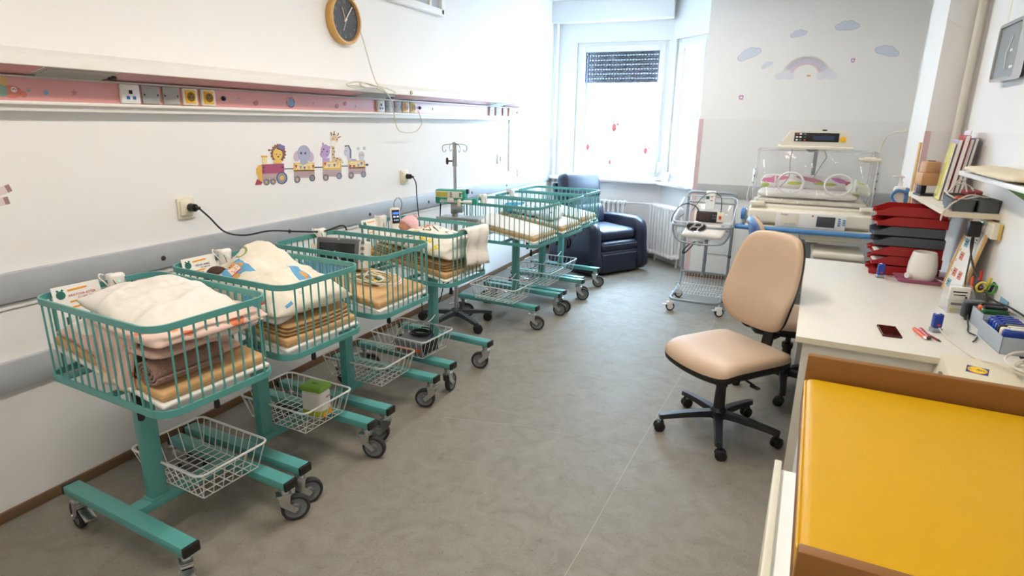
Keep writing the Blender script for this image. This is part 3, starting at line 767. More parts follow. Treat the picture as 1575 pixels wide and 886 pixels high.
CLD = mat('cloud_blue', '#d6dce6', 0.6, var=0.04); CLO = mat('cloud_outline', '#bec8d8', 0.6)
def cloud(x, z, s_, rot, label):
    t = thing('cloud_sticker', label, 'sticker', on_back_wall(x, YB - 0.0005, z) @ Matrix.Rotation(R(rot), 4, 'Z'), 'cloud stickers over the incubator')
    lobes = [(-0.07, -0.01, 0.045, 0.03), (-0.03, 0.012, 0.045, 0.036), (0.02, 0.018, 0.045, 0.034), (0.065, 0.002, 0.045, 0.028), (0.0, -0.012, 0.085, 0.026)]
    decal('outline_print', CLO, [ell(a * s_, b * s_, (c + 0.006) * s_, (d + 0.006) * s_) for a, b, c, d in lobes], t, 0, split=True)
    decal('cloud_print', CLD, [ell(a * s_, b * s_, c * s_, d * s_) for a, b, c, d in lobes], t, 1, split=True)
cloud(-0.426, 2.262, 0.95, 18, 'large pale blue cloud sticker beside the bay corner')
cloud(-0.255, 2.158, 0.45, 22, 'smallest pale blue cloud sticker just left of the rainbow')
cloud(-0.012, 2.428, 0.62, 8, 'small pale blue cloud sticker above the rainbow')
cloud(0.384, 2.478, 0.85, -4, 'highest pale blue cloud sticker on the back wall')
cloud(0.731, 2.254, 0.85, -18, 'pale blue cloud sticker nearest to the pier')
rbw = thing('rainbow_sticker', 'faint pastel rainbow sticker with white clouds over the incubator', 'sticker', on_back_wall(0.09, YB - 0.0005, 2.06))
for k, (r0, c) in enumerate([(0.205, '#e4e1dc'), (0.188, '#e2dde2'), (0.170, '#dcdae8'), (0.150, '#e4d9e8'), (0.132, '#ead2dc')]):
    ring = [(r0 * 1.0 * cos(pi * i / 24), r0 * 0.85 * sin(pi * i / 24)) for i in range(25)] + [((r0 - 0.022) * cos(pi * i / 24), (r0 - 0.022) * 0.85 * sin(pi * i / 24)) for i in range(24, -1, -1)]
    n_ = len(ring) // 2
    mbk = MB()
    for i in range(24):
        mbk.prism([ring[i], ring[i + 1], ring[-i - 2], ring[-i - 1]], 0, 0.0008)
    obj('arc_print', mbk, mat('rainbow_%d' % k, c, 0.6), rbw)
decal('cloud_print', mat('rainbow_cloud', '#e4e5ea', 0.6), [ell(sx * 0.18 + a, b, 0.045, 0.032) for sx in (-1, 1) for a, b in ((0, 0), (-0.045, -0.008), (0.045, -0.008), (0.01, 0.02))], rbw, 2, split=True)
decal('bee_print', STK['sand'], [ell(0.03, -0.005, 0.018, 0.009)], rbw, 2)
BFM = mat('butterfly_pink', '#c78fb4', 0.6)
for x, z, s_, lab in ((-0.458, 1.859, 1.0, 'tiny pink butterfly sticker low beside the bay corner'), (0.47, 2.183, 0.8, 'tiny pink butterfly sticker between rainbow and pier')):
    t = thing('butterfly_sticker', lab, 'sticker', on_back_wall(x, YB - 0.0005, z))
    decal('print', BFM, [ell(-0.012 * s_, 0.012 * s_, 0.014 * s_, 0.009 * s_, 40), ell(0.012 * s_, 0.012 * s_, 0.014 * s_, 0.009 * s_, -40), ell(-0.01 * s_, -0.012 * s_, 0.012 * s_, 0.008 * s_, -40), ell(0.01 * s_, -0.012 * s_, 0.012 * s_, 0.008 * s_, 40)], t)

# ------------------------------------------------------------------ teal cots
CACHE = {}
def inst(name, key, build, m, parent, M=None):
    o = obj(name, CACHE.get(key) or build(), m, parent, M=M)
    CACHE[key] = o.data
    return o
RIMZ, BOTZ = 0.96, 0.672
BW_, BD_ = 0.70, 0.46
def b_rim(): return MB().band(rrect(BW_, BD_, 0.07, 7), RIMZ - 0.011, RIMZ + 0.012, 0.008)
def b_bot(): return MB().band(rrect(BW_, BD_, 0.07, 7), BOTZ - 0.013, BOTZ + 0.011, 0.010)
def b_bar(): return MB().cyl((0, 0, BOTZ), (0, 0, RIMZ), 0.0037, n=8)
def b_base(): return MB().box((0, 0, 0.183), (0.726, 0.060, 0.036), 0.005)
def b_cap(): return MB().box((0, 0, 0.183), (0.014, 0.062, 0.038), 0.004)
def b_cross(): return MB().box((0, 0, 0.181), (0.060, 0.37, 0.034), 0.003)
def b_post(): return MB().box((0, 0, 0.43), (0.045, 0.062, 0.465), 0.005)
def b_fork():
    m_ = MB()
    for s_ in (-1, 1):
        m_.prism([(-0.030, 0.128), (0.020, 0.128), (0.014, 0.090), (0.046, 0.055), (0.030, 0.042), (-0.020, 0.085)], s_ * 0.021 - 0.0015, s_ * 0.021 + 0.0015,
                 Matrix(((1, 0, 0, 0), (0, 0, 1, 0), (0, 1, 0, 0), (0, 0, 0, 1))))
    m_.box((-0.005, 0, 0.130), (0.060, 0.045, 0.006), 0.002)
    m_.cyl((0, 0, 0.13), (0, 0, 0.168), 0.016, n=14).cyl((0, 0, 0.148), (0, 0, 0.156), 0.022, n=14)
    m_.cyl((0.036, -0.026, 0.0575), (0.036, 0.026, 0.0575), 0.007, n=10)
    return m_
AXW = Matrix.Translation((0.036, 0, 0.0575)) @ Matrix.Rotation(R(90), 4, 'X')
def b_tyre(): return MB().lathe([(0.044, -0.014), (0.052, -0.015), (0.0575, -0.009), (0.0575, 0.009), (0.052, 0.015), (0.044, 0.014)], 24, AXW, cap=False).lathe([(0.044, 0.014), (0.044, -0.014)], 24, AXW, cap=False)
def b_hub(): return MB().lathe([(0.010, -0.016), (0.014, -0.016), (0.020, -0.008), (0.038, -0.009), (0.044, -0.012), (0.044, 0.012), (0.038, 0.009), (0.020, 0.008), (0.014, 0.016), (0.010, 0.016)], 24, AXW)
def b_pedal(): return MB().box((-0.055, 0, 0.125), (0.075, 0.040, 0.006), 0.002, M=at(0, 0, 0, 0, -14)).cyl((-0.03, -0.02, 0.12), (-0.03, 0.02, 0.12), 0.007, n=8)
def caster(parent, x, y, ang, brake):
    c = inst('caster', 'fork', b_fork, CHROME, parent, at(x, y, 0, ang))
    inst('tyre', 'tyre', b_tyre, RUBBER, c); inst('wheel_hub', 'hub', b_hub, GREYP, c)
    if brake: inst('brake_pedal', 'pedal', b_pedal, CHROME, c)
WIREW = mat('white_wire', '#dfe0de', 0.35, var=0.03)
WT, WB_, WH = (0.42, 0.31), (0.345, 0.245), 0.115
def b_wrim(): return MB().tube([(x, y, 0) for x, y in rrect(WT[0], WT[1], 0.03, 4)], 0.0048, 8, closed=True)
def b_wires():
    m_ = MB(); r = 0.0021
    nx, ny = 10, 7
    for i in range(nx):
        t = -1 + 2 * i / (nx - 1); x0 = t * (WT[0] / 2 - 0.02); x1 = t * WB_[0] / 2
        m_.tube([(x0, -WT[1] / 2, 0), (x1, -WB_[1] / 2, -WH), (x1, WB_[1] / 2, -WH), (x0, WT[1] / 2, 0)], r, 5)
    for j in range(ny):
        t = -1 + 2 * j / (ny - 1); y0_ = t * (WT[1] / 2 - 0.02); y1_ = t * WB_[1] / 2
        m_.tube([(-WT[0] / 2, y0_, 0), (-WB_[0] / 2, y1_, -WH), (WB_[0] / 2, y1_, -WH), (WT[0] / 2, y0_, 0)], r, 5)
    return m_
TILT = 8.0
COTS = [(-2.024, 1.376, -4.0, 1, 0.080), (-2.025, 1.910, -3.0, 1, 0.080), (-2.015, 2.490, -1.5, 1, 0.055), (-2.000, 3.150, -5.0, -1, -0.17),
        (-1.970, 4.440, -5.0, -1, -0.20), (-1.930, 4.965, -4.0, -1, -0.105), (-1.930, 5.480, -4.0, -1, -0.21)]
COT_LAB = ['teal barred cot nearest the camera, holding a brown towel and pink blankets', 'teal barred cot holding the teddy bear duvet, second from the camera', 'teal barred cot holding the grey vital signs monitor, third from the camera',
           'teal barred cot with a white towel over its rim and a swaddled newborn', 'teal barred cot beside the drip stand holding a bare white mattress', 'teal barred cot with crumpled blue and white bedding', 'teal barred cot farthest away, in front of the navy recliner']
COT_ANG = [(170, 150, 60, 55), (30, 60, 55, 20), (20, 200, 70, 200), (35, 100, 215, 200), (20, 25, 180, 15), (190, 12, 165, 30), (185, 20, 215, 20)]
MC = []; MS = []
for i, (cx_, cy_, rz, mir, by) in enumerate(COTS):
    M = at(cx_, cy_, 0, rz); MC.append(M)
    c = thing('hospital_cot', COT_LAB[i], 'cot', M, 'teal barred hospital cots')
    inst('top_rim', 'rim', b_rim, TEAL, c); inst('bottom_rim', 'bot', b_bot, TEAL, c)
    spots = [(x, s_ * (BD_ / 2 - 0.006)) for s_ in (-1, 1) for x in [-0.286 + 0.044 * k for k in range(14)]] + [(s_ * (BW_ / 2 - 0.006), y) for s_ in (-1, 1) for y in [-0.168 + 0.042 * k for k in range(9)]]
    for x, y in spots: inst('bar', 'bar', b_bar, TEAL, c, Matrix.Translation((x, y, 0)))
    for s_ in (-1, 1):
        inst('base_bar', 'base', b_base, TEAL, c, Matrix.Translation((0, s_ * 0.215, 0)))
        for e in (-1, 1): inst('end_cap', 'cap', b_cap, BLACKP, c, Matrix.Translation((e * 0.369, s_ * 0.215, 0)))
    inst('crossbar', 'cross', b_cross, TEAL, c)
    po = inst('post', 'post', b_post, TEAL, c, Matrix.Translation((0, -mir * 0.095, 0)))
    inst('foot_plate', 'plate', lambda: MB().box((0, 0, 0.201), (0.058, 0.078, 0.006), 0.002), TEAL, po)
    inst('gas_spring', 'spring', lambda: MB().box((-0.024, 0.01, 0.32), (0.004, 0.012, 0.07), 0.001), STEEL, po)
    for k, (x, y) in enumerate(((-0.33, -0.215), (0.33, -0.215), (-0.33, 0.215), (0.33, 0.215))): caster(c, x, y, COT_ANG[i][k], k == 0 or (i == 0 and k == 1))
    for x in (-0.27, 0.02): inst('support_strip', 'strip', lambda: MB().box((0, 0, BOTZ - 0.006), (0.045, BD_ - 0.02, 0.008), 0.002), TEAL, c, Matrix.Translation((x, 0, 0)))
    bk = inst('storage_basket', 'wrim', b_wrim, WIREW, c, Matrix.Translation((0.03, by, 0.335)))
    wr_ = inst('wire_mesh', 'wires', b_wires, WIREW, bk); wr_['kind'] = 'stuff'
    if mir < 0: inst('basket_bracket', 'brk', lambda: MB().tube([(0.0, 0, 0), (0.0, 0.05, 0.01), (0, 0.09, 0.03)], 0.004, 6), WIREW, bk, Matrix.Translation((0.0, -mir * 0.155, 0.0)))
    inst('tilt_lever', 'lever', lambda: MB().tube(smooth_path([(0, 0, BOTZ - 0.01), (0.012, 0, BOTZ - 0.045), (0.02, 0, BOTZ - 0.085), (0.018, 0, BOTZ - 0.11)], 4), [0.012] * 12 + [0.010], 8), BLACKP, c, Matrix.Translation((0.06, -mir * 0.15, 0)))
    rd = inst('release_rod', 'rod', lambda: MB().cyl((0, 0, BOTZ - 0.11), (0, 0, BOTZ), 0.003, n=6), CREAMP, c, Matrix.Translation((0.14, 0.10, 0)))
    inst('rod_knob', 'knob', lambda: MB().lathe([(0.003, BOTZ - 0.10), (0.008, BOTZ - 0.105), (0.012, BOTZ - 0.145), (0.011, BOTZ - 0.155), (0.002, BOTZ - 0.158)], 10), BLACKP, rd)
    inst('mattress_board', 'board', lambda: MB().box((0, 0, 0), (0.655, 0.42, 0.014), 0.005), WHITEP, c, at(0.325, 0, 0.693, 0, TILT) @ Matrix.Translation((-0.328, 0, 0)))
    MS.append(M @ at(0.325, 0, 0.7012, 0, TILT) @ Matrix.Translation((-0.328, 0, 0)))     # frame on top of the board
MATLAB = ['tan covered mattress under the pink blankets in the nearest cot', 'tan covered mattress under the teddy bear duvet', 'bare tan mattress carrying monitor leads', 'tan covered mattress under the swaddled newborn',
          'white topped mattress with tan edge beside the drip stand', 'tan edged mattress under crumpled blue and white bedding', 'white mattress in the farthest teal cot']
WMAT = mat('white_mattress', '#e6dfd6', 0.75, var=0.03, bump=0.12, bscale=20)
MT = []   # frame on top of each mattress
for i in range(7):
    th = 0.035
    mt = thing('cot_mattress', MATLAB[i], 'mattress', MS[i], 'cot mattresses')
    obj('cover', MB().box((0.005, 0, th / 2), (0.62, 0.405, th), 0.012, seg=2), TAN, mt)
    if i >= 4:
        obj('sheet', MB().box((0.0, 0, th + 0.004), (0.60, 0.395, 0.012), 0.006), WMAT, mt)
    else:
        obj('side_seam', MB().box((0.005, 0, th * 0.5), (0.6215, 0.4065, 0.004)), TAN, mt)
    MT.append(MS[i] @ Matrix.Translation((0, 0, th + (0.010 if i >= 4 else 0))))

# ------------------------------------------------------------------ bedding and what lies in the cots
PINKB = printed('pink_blanket_cloth', '#e3c4b6', [('e', 0.62, 0.10, 0.05, 0.07, 20, '#e2794f'), ('e', 0.2, 0.12, 0.06, 0.05, 0, '#e2794f'), ('e', 0.8, 0.25, 0.04, 0.05, 40, '#e08a55'), ('e', 0.3, 0.8, 0.05, 0.04, 0, '#e2a070'),
                                               ('e', 0.93, 0.3, 0.05, 0.05, 0, '#e2794f'), ('e', 0.95, 0.65, 0.06, 0.08, 20, '#e2794f'), ('e', 0.45, 0.5, 0.07, 0.05, 30, '#ead9a0')])
CREAMB = mat('cream_duvet_cloth', '#e4ded4', 0.85, var=0.03, bump=0.25, bscale=16, sheen=0.15)
WHITEB = mat('white_cloth', '#e9e4da', 0.85, var=0.04, bump=0.3, bscale=20, sheen=0.15)
TOWELB = mat('brown_towel_cloth', '#9c7868', 0.95, var=0.15, vscale=60, bump=0.8, bscale=220, sheen=0.4)
PINKS = mat('pale_pink_sheet', '#dcbcae', 0.85, var=0.06, bump=0.3, bscale=18, sheen=0.1)

def cloth(name, mb, m, label, cat, M, group=None):
    o = obj(name, mb, m, angle=180); o.matrix_world = M
    return tag(o, label, cat, group)

# a newborn: one continuous body, with a face; hair or hat are children
SKIN = mat('newborn_skin', '#c98a74', 0.55, var=0.08, vscale=30)
LIPS = mat('newborn_lips', '#a8544c', 0.5); LASH = mat('lash_brown', '#5a352c', 0.7); HAIRM = mat('dark_brown_hair', '#4b2a1c', 0.8, var=0.25, vscale=90, bump=0.6, bscale=200)
def newborn(M, label, hat=None, hair=True, crown=(-1, 0, 0), face=(0, 0, 1)):
    """lies on its back along +x (feet), head at the origin, face towards local +z"""
    cx_ = -Vector(crown).normalized(); fz = Vector(face); fz = (fz - cx_ * fz.dot(cx_)).normalized(); sy = fz.cross(cx_)
    HM_ = Matrix(((cx_.x, sy.x, fz.x, 0), (cx_.y, sy.y, fz.y, 0), (cx_.z, sy.z, fz.z, 0), (0, 0, 0, 1)))
    b = MB()
    b.ball((0, 0, 0), (0.060, 0.047, 0.052), 20, 14)                       # skull
    b.ball((0.028, 0, 0.018), (0.034, 0.036, 0.034), 16, 10)               # jaw and cheeks
    for s_ in (-1, 1):
        b.ball((0.022, s_ * 0.020, 0.036), (0.016, 0.015, 0.014), 12, 8)   # cheeks
        b.ball((0.004, s_ * 0.018, 0.044), (0.008, 0.011, 0.008), 10, 8)   # closed lids
        b.ball((0.008, s_ * 0.046, 0.0), (0.016, 0.006, 0.011), 10, 8)     # ears
        b.ball((-0.010, s_ * 0.018, 0.045), (0.006, 0.014, 0.006), 10, 6)  # brow
    b.ball((0.014, 0, 0.050), (0.011, 0.007, 0.010), 10, 8)                # nose
    b.ball((0.030, 0, 0.049), (0.004, 0.011, 0.005), 10, 6); b.ball((0.037, 0, 0.048), (0.004, 0.009, 0.005), 10, 6)   # mouth
    b.ball((0.050, 0, 0.042), (0.010, 0.013, 0.010), 10, 6)                # chin
    b.v = [tuple(HM_ @ Vector(p)) for p in b.v]
    b.tube([(0.0, 0, -0.01), (0.09, 0, -0.012)], 0.024, 10)               # neck
    b.ball((0.14, 0, -0.012), (0.075, 0.070, 0.042), 16, 10); b.ball((0.23, 0, -0.012), (0.080, 0.064, 0.044), 16, 10)  # chest, belly
    for s_ in (-1, 1):
        b.tube([(0.10, s_ * 0.055, -0.01), (0.155, s_ * 0.085, 0.0), (0.165, s_ * 0.05, 0.035), (0.135, s_ * 0.025, 0.045)], [0.022, 0.018, 0.015, 0.013], 10)
        b.ball((0.120, s_ * 0.02, 0.046), (0.016, 0.013, 0.011), 10, 8)
        b.tube([(0.28, s_ * 0.035, -0.01), (0.36, s_ * 0.07, 0.015), (0.42, s_ * 0.03, -0.005)], [0.032, 0.024, 0.016], 10)
        b.ball((0.435, s_ * 0.028, 0.006), (0.013, 0.014, 0.026), 10, 8)
    o = obj('person', b, SKIN, angle=180); o.matrix_world = M
    tag(o, label, 'baby')
    rm = o.modifiers.new('skin', 'REMESH'); rm.mode = 'VOXEL'; rm.voxel_size = 0.0038; rm.use_smooth_shade = True
    sm = o.modifiers.new('soft', 'SMOOTH'); sm.iterations = 4; sm.factor = 0.5
    fm = MB()
    for s_ in (-1, 1): fm.tube([(0.006 + abs(t) * 0.0 - 0.003 * (1 - t * t), s_ * 0.018 + t * 0.009, 0.0512 - 0.004 * t * t) for t in (-1, -0.5, 0, 0.5, 1)], 0.0012, 5)
    obj('closed_lashes', fm, LASH, o, M=HM_)
    obj('lips', MB().tube([(0.034, t * 0.009, 0.0535 - 0.003 * t * t) for t in (-1, -0.5, 0, 0.5, 1)], 0.0016, 5), LIPS, o, M=HM_)
    if hat:
        h = MB()
        prof = [(0.0635 * sin(a), -0.0635 * cos(a)) for a in [pi / 2 * k / 10 for k in range(11)]]
        rows = []
        for k in range(13):
            a = pi * 0.58 * k / 12
            rows.append([(-0.068 * cos(a) + 0.004, (0.0525 * sin(a)) * cos(2 * pi * j / 28), (0.0575 * sin(a)) * sin(2 * pi * j / 28) + 0.001) for j in range(28)])
        vs = [p for r_ in rows for p in r_]; fs = []
        for k in range(12):
            for j in range(28): fs.append((k * 28 + j, k * 28 + (j + 1) % 28, (k + 1) * 28 + (j + 1) % 28, (k + 1) * 28 + j))
        h.add(vs, fs)
        ho_ = obj('hat', h, hat, o, angle=180, M=HM_)
        sd = ho_.modifiers.new('thick', 'SOLIDIFY'); sd.thickness = 0.003; sd.offset = 1
        obj('hat_knot', MB().ball((-0.072, 0.012, 0.006), (0.010, 0.016, 0.012), 12, 8).ball((-0.074, -0.014, 0.004), (0.010, 0.016, 0.012), 12, 8), hat, o, M=HM_)
        obj('hat_cuff', MB().tube([(0.004 + 0.016, 0.0495 * cos(2 * pi * j / 28), 0.0545 * sin(2 * pi * j / 28)) for j in range(28)], 0.0035, 6, closed=True), hat, o, M=HM_)
    elif hair:
        h = MB(); vs = []; fs = []
        for k in range(11):
            a = pi * 0.52 * k / 10
            for j in range(28):
                f_ = 1.0 + 0.02 * noise.noise(Vector((j * 0.9, k * 0.8, 1)))
                vs.append((-0.063 * cos(a) * f_, 0.0495 * sin(a) * cos(2 * pi * j / 28) * f_, 0.0545 * sin(a) * sin(2 * pi * j / 28) * f_))
        for k in range(10):
            for j in range(28): fs.append((k * 28 + j, k * 28 + (j + 1) % 28, (k + 1) * 28 + (j + 1) % 28, (k + 1) * 28 + j))
        obj('hair', h.add(vs, fs), HAIRM, o, angle=180, M=HM_)
    return o

# --- cot 1 : pale sheet, newborn, towel roll, folded blankets, cream duvet
S = MT[0]
cloth('bed_sheet', cushion(0.56, 0.40, 0.016, 8, 0.4, 0.006, 3, 30), PINKS, 'pale pink sheet spread over the mattress of the nearest cot', 'sheet', S @ at(-0.05, 0, 0.008))
newborn(S @ at(-0.235, -0.03, 0.085, 0, 10, 0), 'newborn with dark brown hair almost hidden under the cream duvet', crown=(-0.5, -0.5, 0.6), face=(-0.5, 0.75, 0.4))
cloth('head_pillow', cushion(0.20, 0.34, 0.022, 6, 0.4, 0.006, 21, 24), WHITEB, 'flat white pillow under the newborn in the nearest cot', 'pillow', S @ at(-0.215, 0, 0.018))
tw = MB()
for k in range(1):
    spiral = [((0.012 + 0.0055 * t) * cos(2.2 * t + 0.6), (0.009 + 0.0036 * t) * sin(2.2 * t + 0.6)) for t in [0.25 * j for j in range(34)]]
    spiral += [(spiral[-1][0] + 0.0, spiral[-1][1] - 0.004)]
    out = strk(spiral, 0.0085); n_ = len(spiral)
    Lr = 0.25
    rows = 20; vs = []; fs = []
    for r_ in range(rows + 1):
        y = -Lr / 2 + Lr * r_ / rows
        for (a, b) in out:
            w_ = 1 + 0.05 * noise.noise(Vector((y * 16, a * 30, b * 30)))
            vs.append((a * w_, y + 0.004 * noise.noise(Vector((a * 60, b * 60, 2))) * (1 if r_ in (0, rows) else 0), b * w_))
    m_ = len(out)
    for r_ in range(rows):
        for j in range(m_): fs.append((r_ * m_ + j, r_ * m_ + (j + 1) % m_, (r_ + 1) * m_ + (j + 1) % m_, (r_ + 1) * m_ + j))
    for j in range(n_ - 1):
        a, b = j, j + 1; c, d = m_ - 1 - j, m_ - 2 - j
        fs.append((a, c, d, b)); o_ = rows * m_; fs.append((o_ + a, o_ + b, o_ + d, o_ + c))
    tw.add(vs, fs)
cloth('rolled_towel', tw, TOWELB, 'rolled brown terry towel at the foot of the nearest cot', 'towel', S @ at(0.235, -0.075, 0.046, 0))
for k, (x, y, z, w_, d_, h_, rz, m_, lab) in enumerate([
        (0.115, 0.00, 0.096, 0.36, 0.42, 0.018, 2, PINKS, 'folded pale pink blanket lying on the brown towel roll'),
        (0.175, 0.09, 0.118, 0.25, 0.27, 0.016, 3, WHITEB, 'folded white cloth between the pink blankets'),
        (0.13, 0.01, 0.142, 0.40, 0.44, 0.020, -2, PINKB, 'folded pink blanket with orange spots, topmost under the duvet')]):
    cloth('folded_blanket', cushion(w_, d_, h_, 7, 0.45, 0.008, 11 + k, 36, under=0.8), m_, lab, 'blanket', S @ at(x, y, z, rz, -6), 'folded blankets in the nearest cot')
fall = MB(); vs = []; fs = []; uvs = []
for j in range(25):
    t = j / 24
    for i in range(17):
        s_ = i / 16
        x = -0.03 + 0.20 * s_; y = -0.165 - 0.035 * min(1, t * 3) + 0.010 * sin(s_ * 16) * t + 0.004 * sin(t * 9 + s_ * 5)
        z = 0.140 + 0.02 * (1 - t) - 0.195 * t + 0.012 * noise.noise(Vector((s_ * 4, t * 4, 0)))
        vs.append((x + 0.02 * t * (s_ - 0.5), y, z)); uvs.append((s_, t))
for j in range(24):
    for i in range(16): a = j * 17 + i; fs.append((a, a + 1, a + 18, a + 17))
fall.v = vs; fall.f = fs; fall.uv = uvs
o = cloth('hanging_blanket', fall, PINKB, 'corner of pale blanket hanging down inside the near bars', 'blanket', S)
sd = o.modifiers.new('thick', 'SOLIDIFY'); sd.thickness = 0.012
cloth('duvet', cushion(0.46, 0.39, 0.062, 3.2, 0.55, 0.011, 5, 60, under=0.3), CREAMB, 'plump plain cream duvet on top of the nearest cot', 'duvet', S @ at(0.010, 0.010, 0.150, -4, 0))

# --- cot 2 : stacked tan sheets, pad, newborn, teddy bear duvet
S = MT[1]
for k in range(3):
    cloth('folded_sheet', cushion(0.42 - 0.01 * k, 0.40, 0.006, 9, 0.4, 0.0012, 30 + k, 20, under=0.9), TAN, ['lowest folded tan sheet under the teddy bear duvet', 'middle folded tan sheet under the teddy bear duvet', 'uppermost folded tan sheet under the teddy bear duvet'][k], 'sheet', S @ at(0.10, 0.002 * k, 0.0085 + 0.0145 * k, k - 1), 'stack of tan sheets in the second cot')
cloth('white_pad', cushion(0.16, 0.16, 0.028, 4, 0.5, 0.008, 41, 26), printed('white_print_pad', '#e6e4e0', [('e', 0.4, 0.4, 0.05, 0.03, 20, '#8d94a8'), ('e', 0.7, 0.6, 0.05, 0.03, 60, '#8d94a8')]), 'small white pad with grey print under the teddy bear duvet', 'pad', S @ at(0.17, -0.14, 0.055, 10))
newborn(S @ at(-0.185, -0.115, 0.105, 14, 4, 0), 'newborn with dark brown hair peeking from under the teddy bear duvet', crown=(-0.35, -0.65, 0.65), face=(-0.5, 0.75, 0.4))
BEAR = [('r', 0.30, 0.28, 0.090, 0.120, -18, '#5fa0c8'), ('e', 0.25, 0.30, 0.036, 0.050, 0, '#d79a4e'), ('e', 0.225, 0.355, 0.016, 0.022, 0, '#d79a4e'), ('e', 0.275, 0.36, 0.016, 0.022, 0, '#d79a4e'),
        ('r', 0.325, 0.27, 0.036, 0.055, -10, '#f0d9c4'), ('r', 0.362, 0.26, 0.006, 0.060, -10, '#c0463c'), ('e', 0.385, 0.22, 0.022, 0.028, 0, '#d79a4e'), ('e', 0.335, 0.35, 0.020, 0.022, 30, '#d79a4e'),
        ('e', 0.248, 0.31, 0.006, 0.008, 0, '#3a2a20'), ('e', 0.255, 0.28, 0.010, 0.010, 0, '#8a5a30'), ('o', 0.20, 0.42, 0.042, 0.055, 0, '#8f9a5c'),
        ('e', 0.31, 0.29, 0.005, 0.007, 0, '#c0463c'), ('e', 0.33, 0.31, 0.005, 0.007, 0, '#c0463c'), ('e', 0.34, 0.25, 0.005, 0.007, 0, '#c0463c'), ('e', 0.315, 0.245, 0.005, 0.007, 0, '#c0463c'), ('e', 0.335, 0.28, 0.005, 0.007, 0, '#c0463c'),
        ('r', 0.56, 0.60, 0.085, 0.055, -14, '#5fa0c8'), ('e', 0.58, 0.62, 0.045, 0.020, -10, '#d79a4e'), ('e', 0.63, 0.60, 0.014, 0.018, 0, '#c98b44'),
        ('r', 0.62, 0.05, 0.075, 0.055, -8, '#5fa0c8'), ('e', 0.64, 0.06, 0.04, 0.03, 20, '#d79a4e'), ('r', 0.70, 0.055, 0.02, 0.02, 40, '#c0463c'), ('r', 0.86, 0.22, 0.010, 0.05, 10, '#5fa0c8'),
        ('o', 0.80, 0.42, 0.012, 0.016, 0, '#8fa0b0'), ('o', 0.92, 0.42, 0.012, 0.016, 0, '#8fa0b0')]
BEAR = [(k_, u + 0.09, (v - 0.06) if (u < 0.45 and k_ + str(v) != 'o0.42') else v, a * 1.2, b * 1.0 if u < 0.45 else b, d, c) for k_, u, v, a, b, d, c in BEAR]
def ridge2(u, v): return 0.085 * math.exp(-((u + 0.50) / 0.4) ** 2) * math.exp(-((v - 0.25) / 0.7) ** 2) - 0.075 * math.exp(-((u + 0.72) / 0.26) ** 2) * math.exp(-((v + 0.62) / 0.35) ** 2)
cloth('duvet', cushion(0.58, 0.43, 0.100, 3.0, 0.58, 0.014, 9, 64, under=0.45, lump=ridge2), printed('teddy_duvet_cloth', '#e3dac9', BEAR), 'big puffed cream duvet printed with teddy bears on blue patches', 'duvet', S @ at(0.005, 0.0, 0.088, -3, 0))

# --- cot 3 : vital signs monitor, leads, blue pad
S = MT[2]
DGREY = mat('monitor_grey', '#5c5f63', 0.5); SCR = mat('dark_screen', '#23262a', 0.18); MBODY = mat('monitor_white', '#dcd9d0', 0.45)
vm = thing('patient_monitor', 'grey framed vital signs monitor with dark screen leaning in the third cot', 'monitor', S @ at(-0.135, 0.045, 0.004, 12, -8, -14))
VR = Matrix.Rotation(R(0), 4, 'X')
obj('housing', MB().box((0.004, 0.03, 0.080), (0.284, 0.075, 0.155), 0.014, seg=2), MBODY, vm)
obj('bezel', MB().box((-0.020, 0.004, 0.084), (0.252, 0.044, 0.166), 0.012, seg=2), DGREY, vm)
obj('screen', MB().box((-0.020, -0.0175, 0.080), (0.214, 0.004, 0.118), 0.001), SCR, vm)
obj('maker_mark', MB().cyl((-0.012, -0.0155, 0.157), (-0.012, -0.0175, 0.157), 0.005, n=12), WHITEP, vm)
for k in range(4):
    kb = obj('button', MB().cyl((0.128, -0.007, 0.150 - k * 0.032), (0.128, -0.013, 0.150 - k * 0.032), 0.010, n=14), GREYP, vm)
obj('side_module', MB().box((-0.165, 0.02, 0.10), (0.045, 0.06, 0.05), 0.008), CREAMP, vm)
cloth('blue_pad', cushion(0.20, 0.26, 0.014, 6, 0.4, 0.006, 50, 22), mat('blue_cloth', '#5f86ac', 0.85, var=0.1, bump=0.3, bscale=20), 'thin blue pad lying beside the grey monitor', 'pad', S @ at(-0.20, -0.06, 0.008, -8))
rnd = random.Random(3)
LEADC = [mat('lead_grey', '#b7b59c', 0.5), mat('lead_cream', '#ddd8bd', 0.5), mat('lead_brown', '#8a7a56', 0.5), mat('lead_white', '#e3e3dc', 0.5)]
for k, lab in enumerate(['grey sensor lead coiled on the tan mattress', 'cream sensor lead coiled on the tan mattress', 'thin brown sensor lead looping over the tan mattress', 'white sensor lead with clip, rising over the cot rim']):
    pts = []
    for j in range(16):
        a = j * 0.9 + k; rr = 0.05 + 0.012 * k + 0.02 * rnd.random()
        pts.append((0.09 + 0.03 * k - 0.03 + rr * cos(a), -0.02 + 0.02 * k + rr * 0.9 * sin(a), 0.006 + 0.0025 * j * 0.5 + 0.004 * k))
    pts.append((-0.02, 0.02, 0.012))
    if k == 3: pts += [(0.02, -0.13, 0.10), (0.0, -0.17, 0.18)]
    ld = thing('sensor_lead', lab, 'cable', S, 'sensor leads in the third cot')
    obj('cord', MB().tube(smooth_path(pts, 5), 0.0028 if k != 1 else 0.0045, 6), LEADC[k], ld)
    obj('connector', MB().cyl((0.12, 0.02 * k - 0.02, 0.012 + 0.006 * k), (0.17, 0.02 * k - 0.03, 0.010 + 0.006 * k), 0.007, n=10), [GREYP, YSOCK, DKGREEN, WHITEP][k], ld)

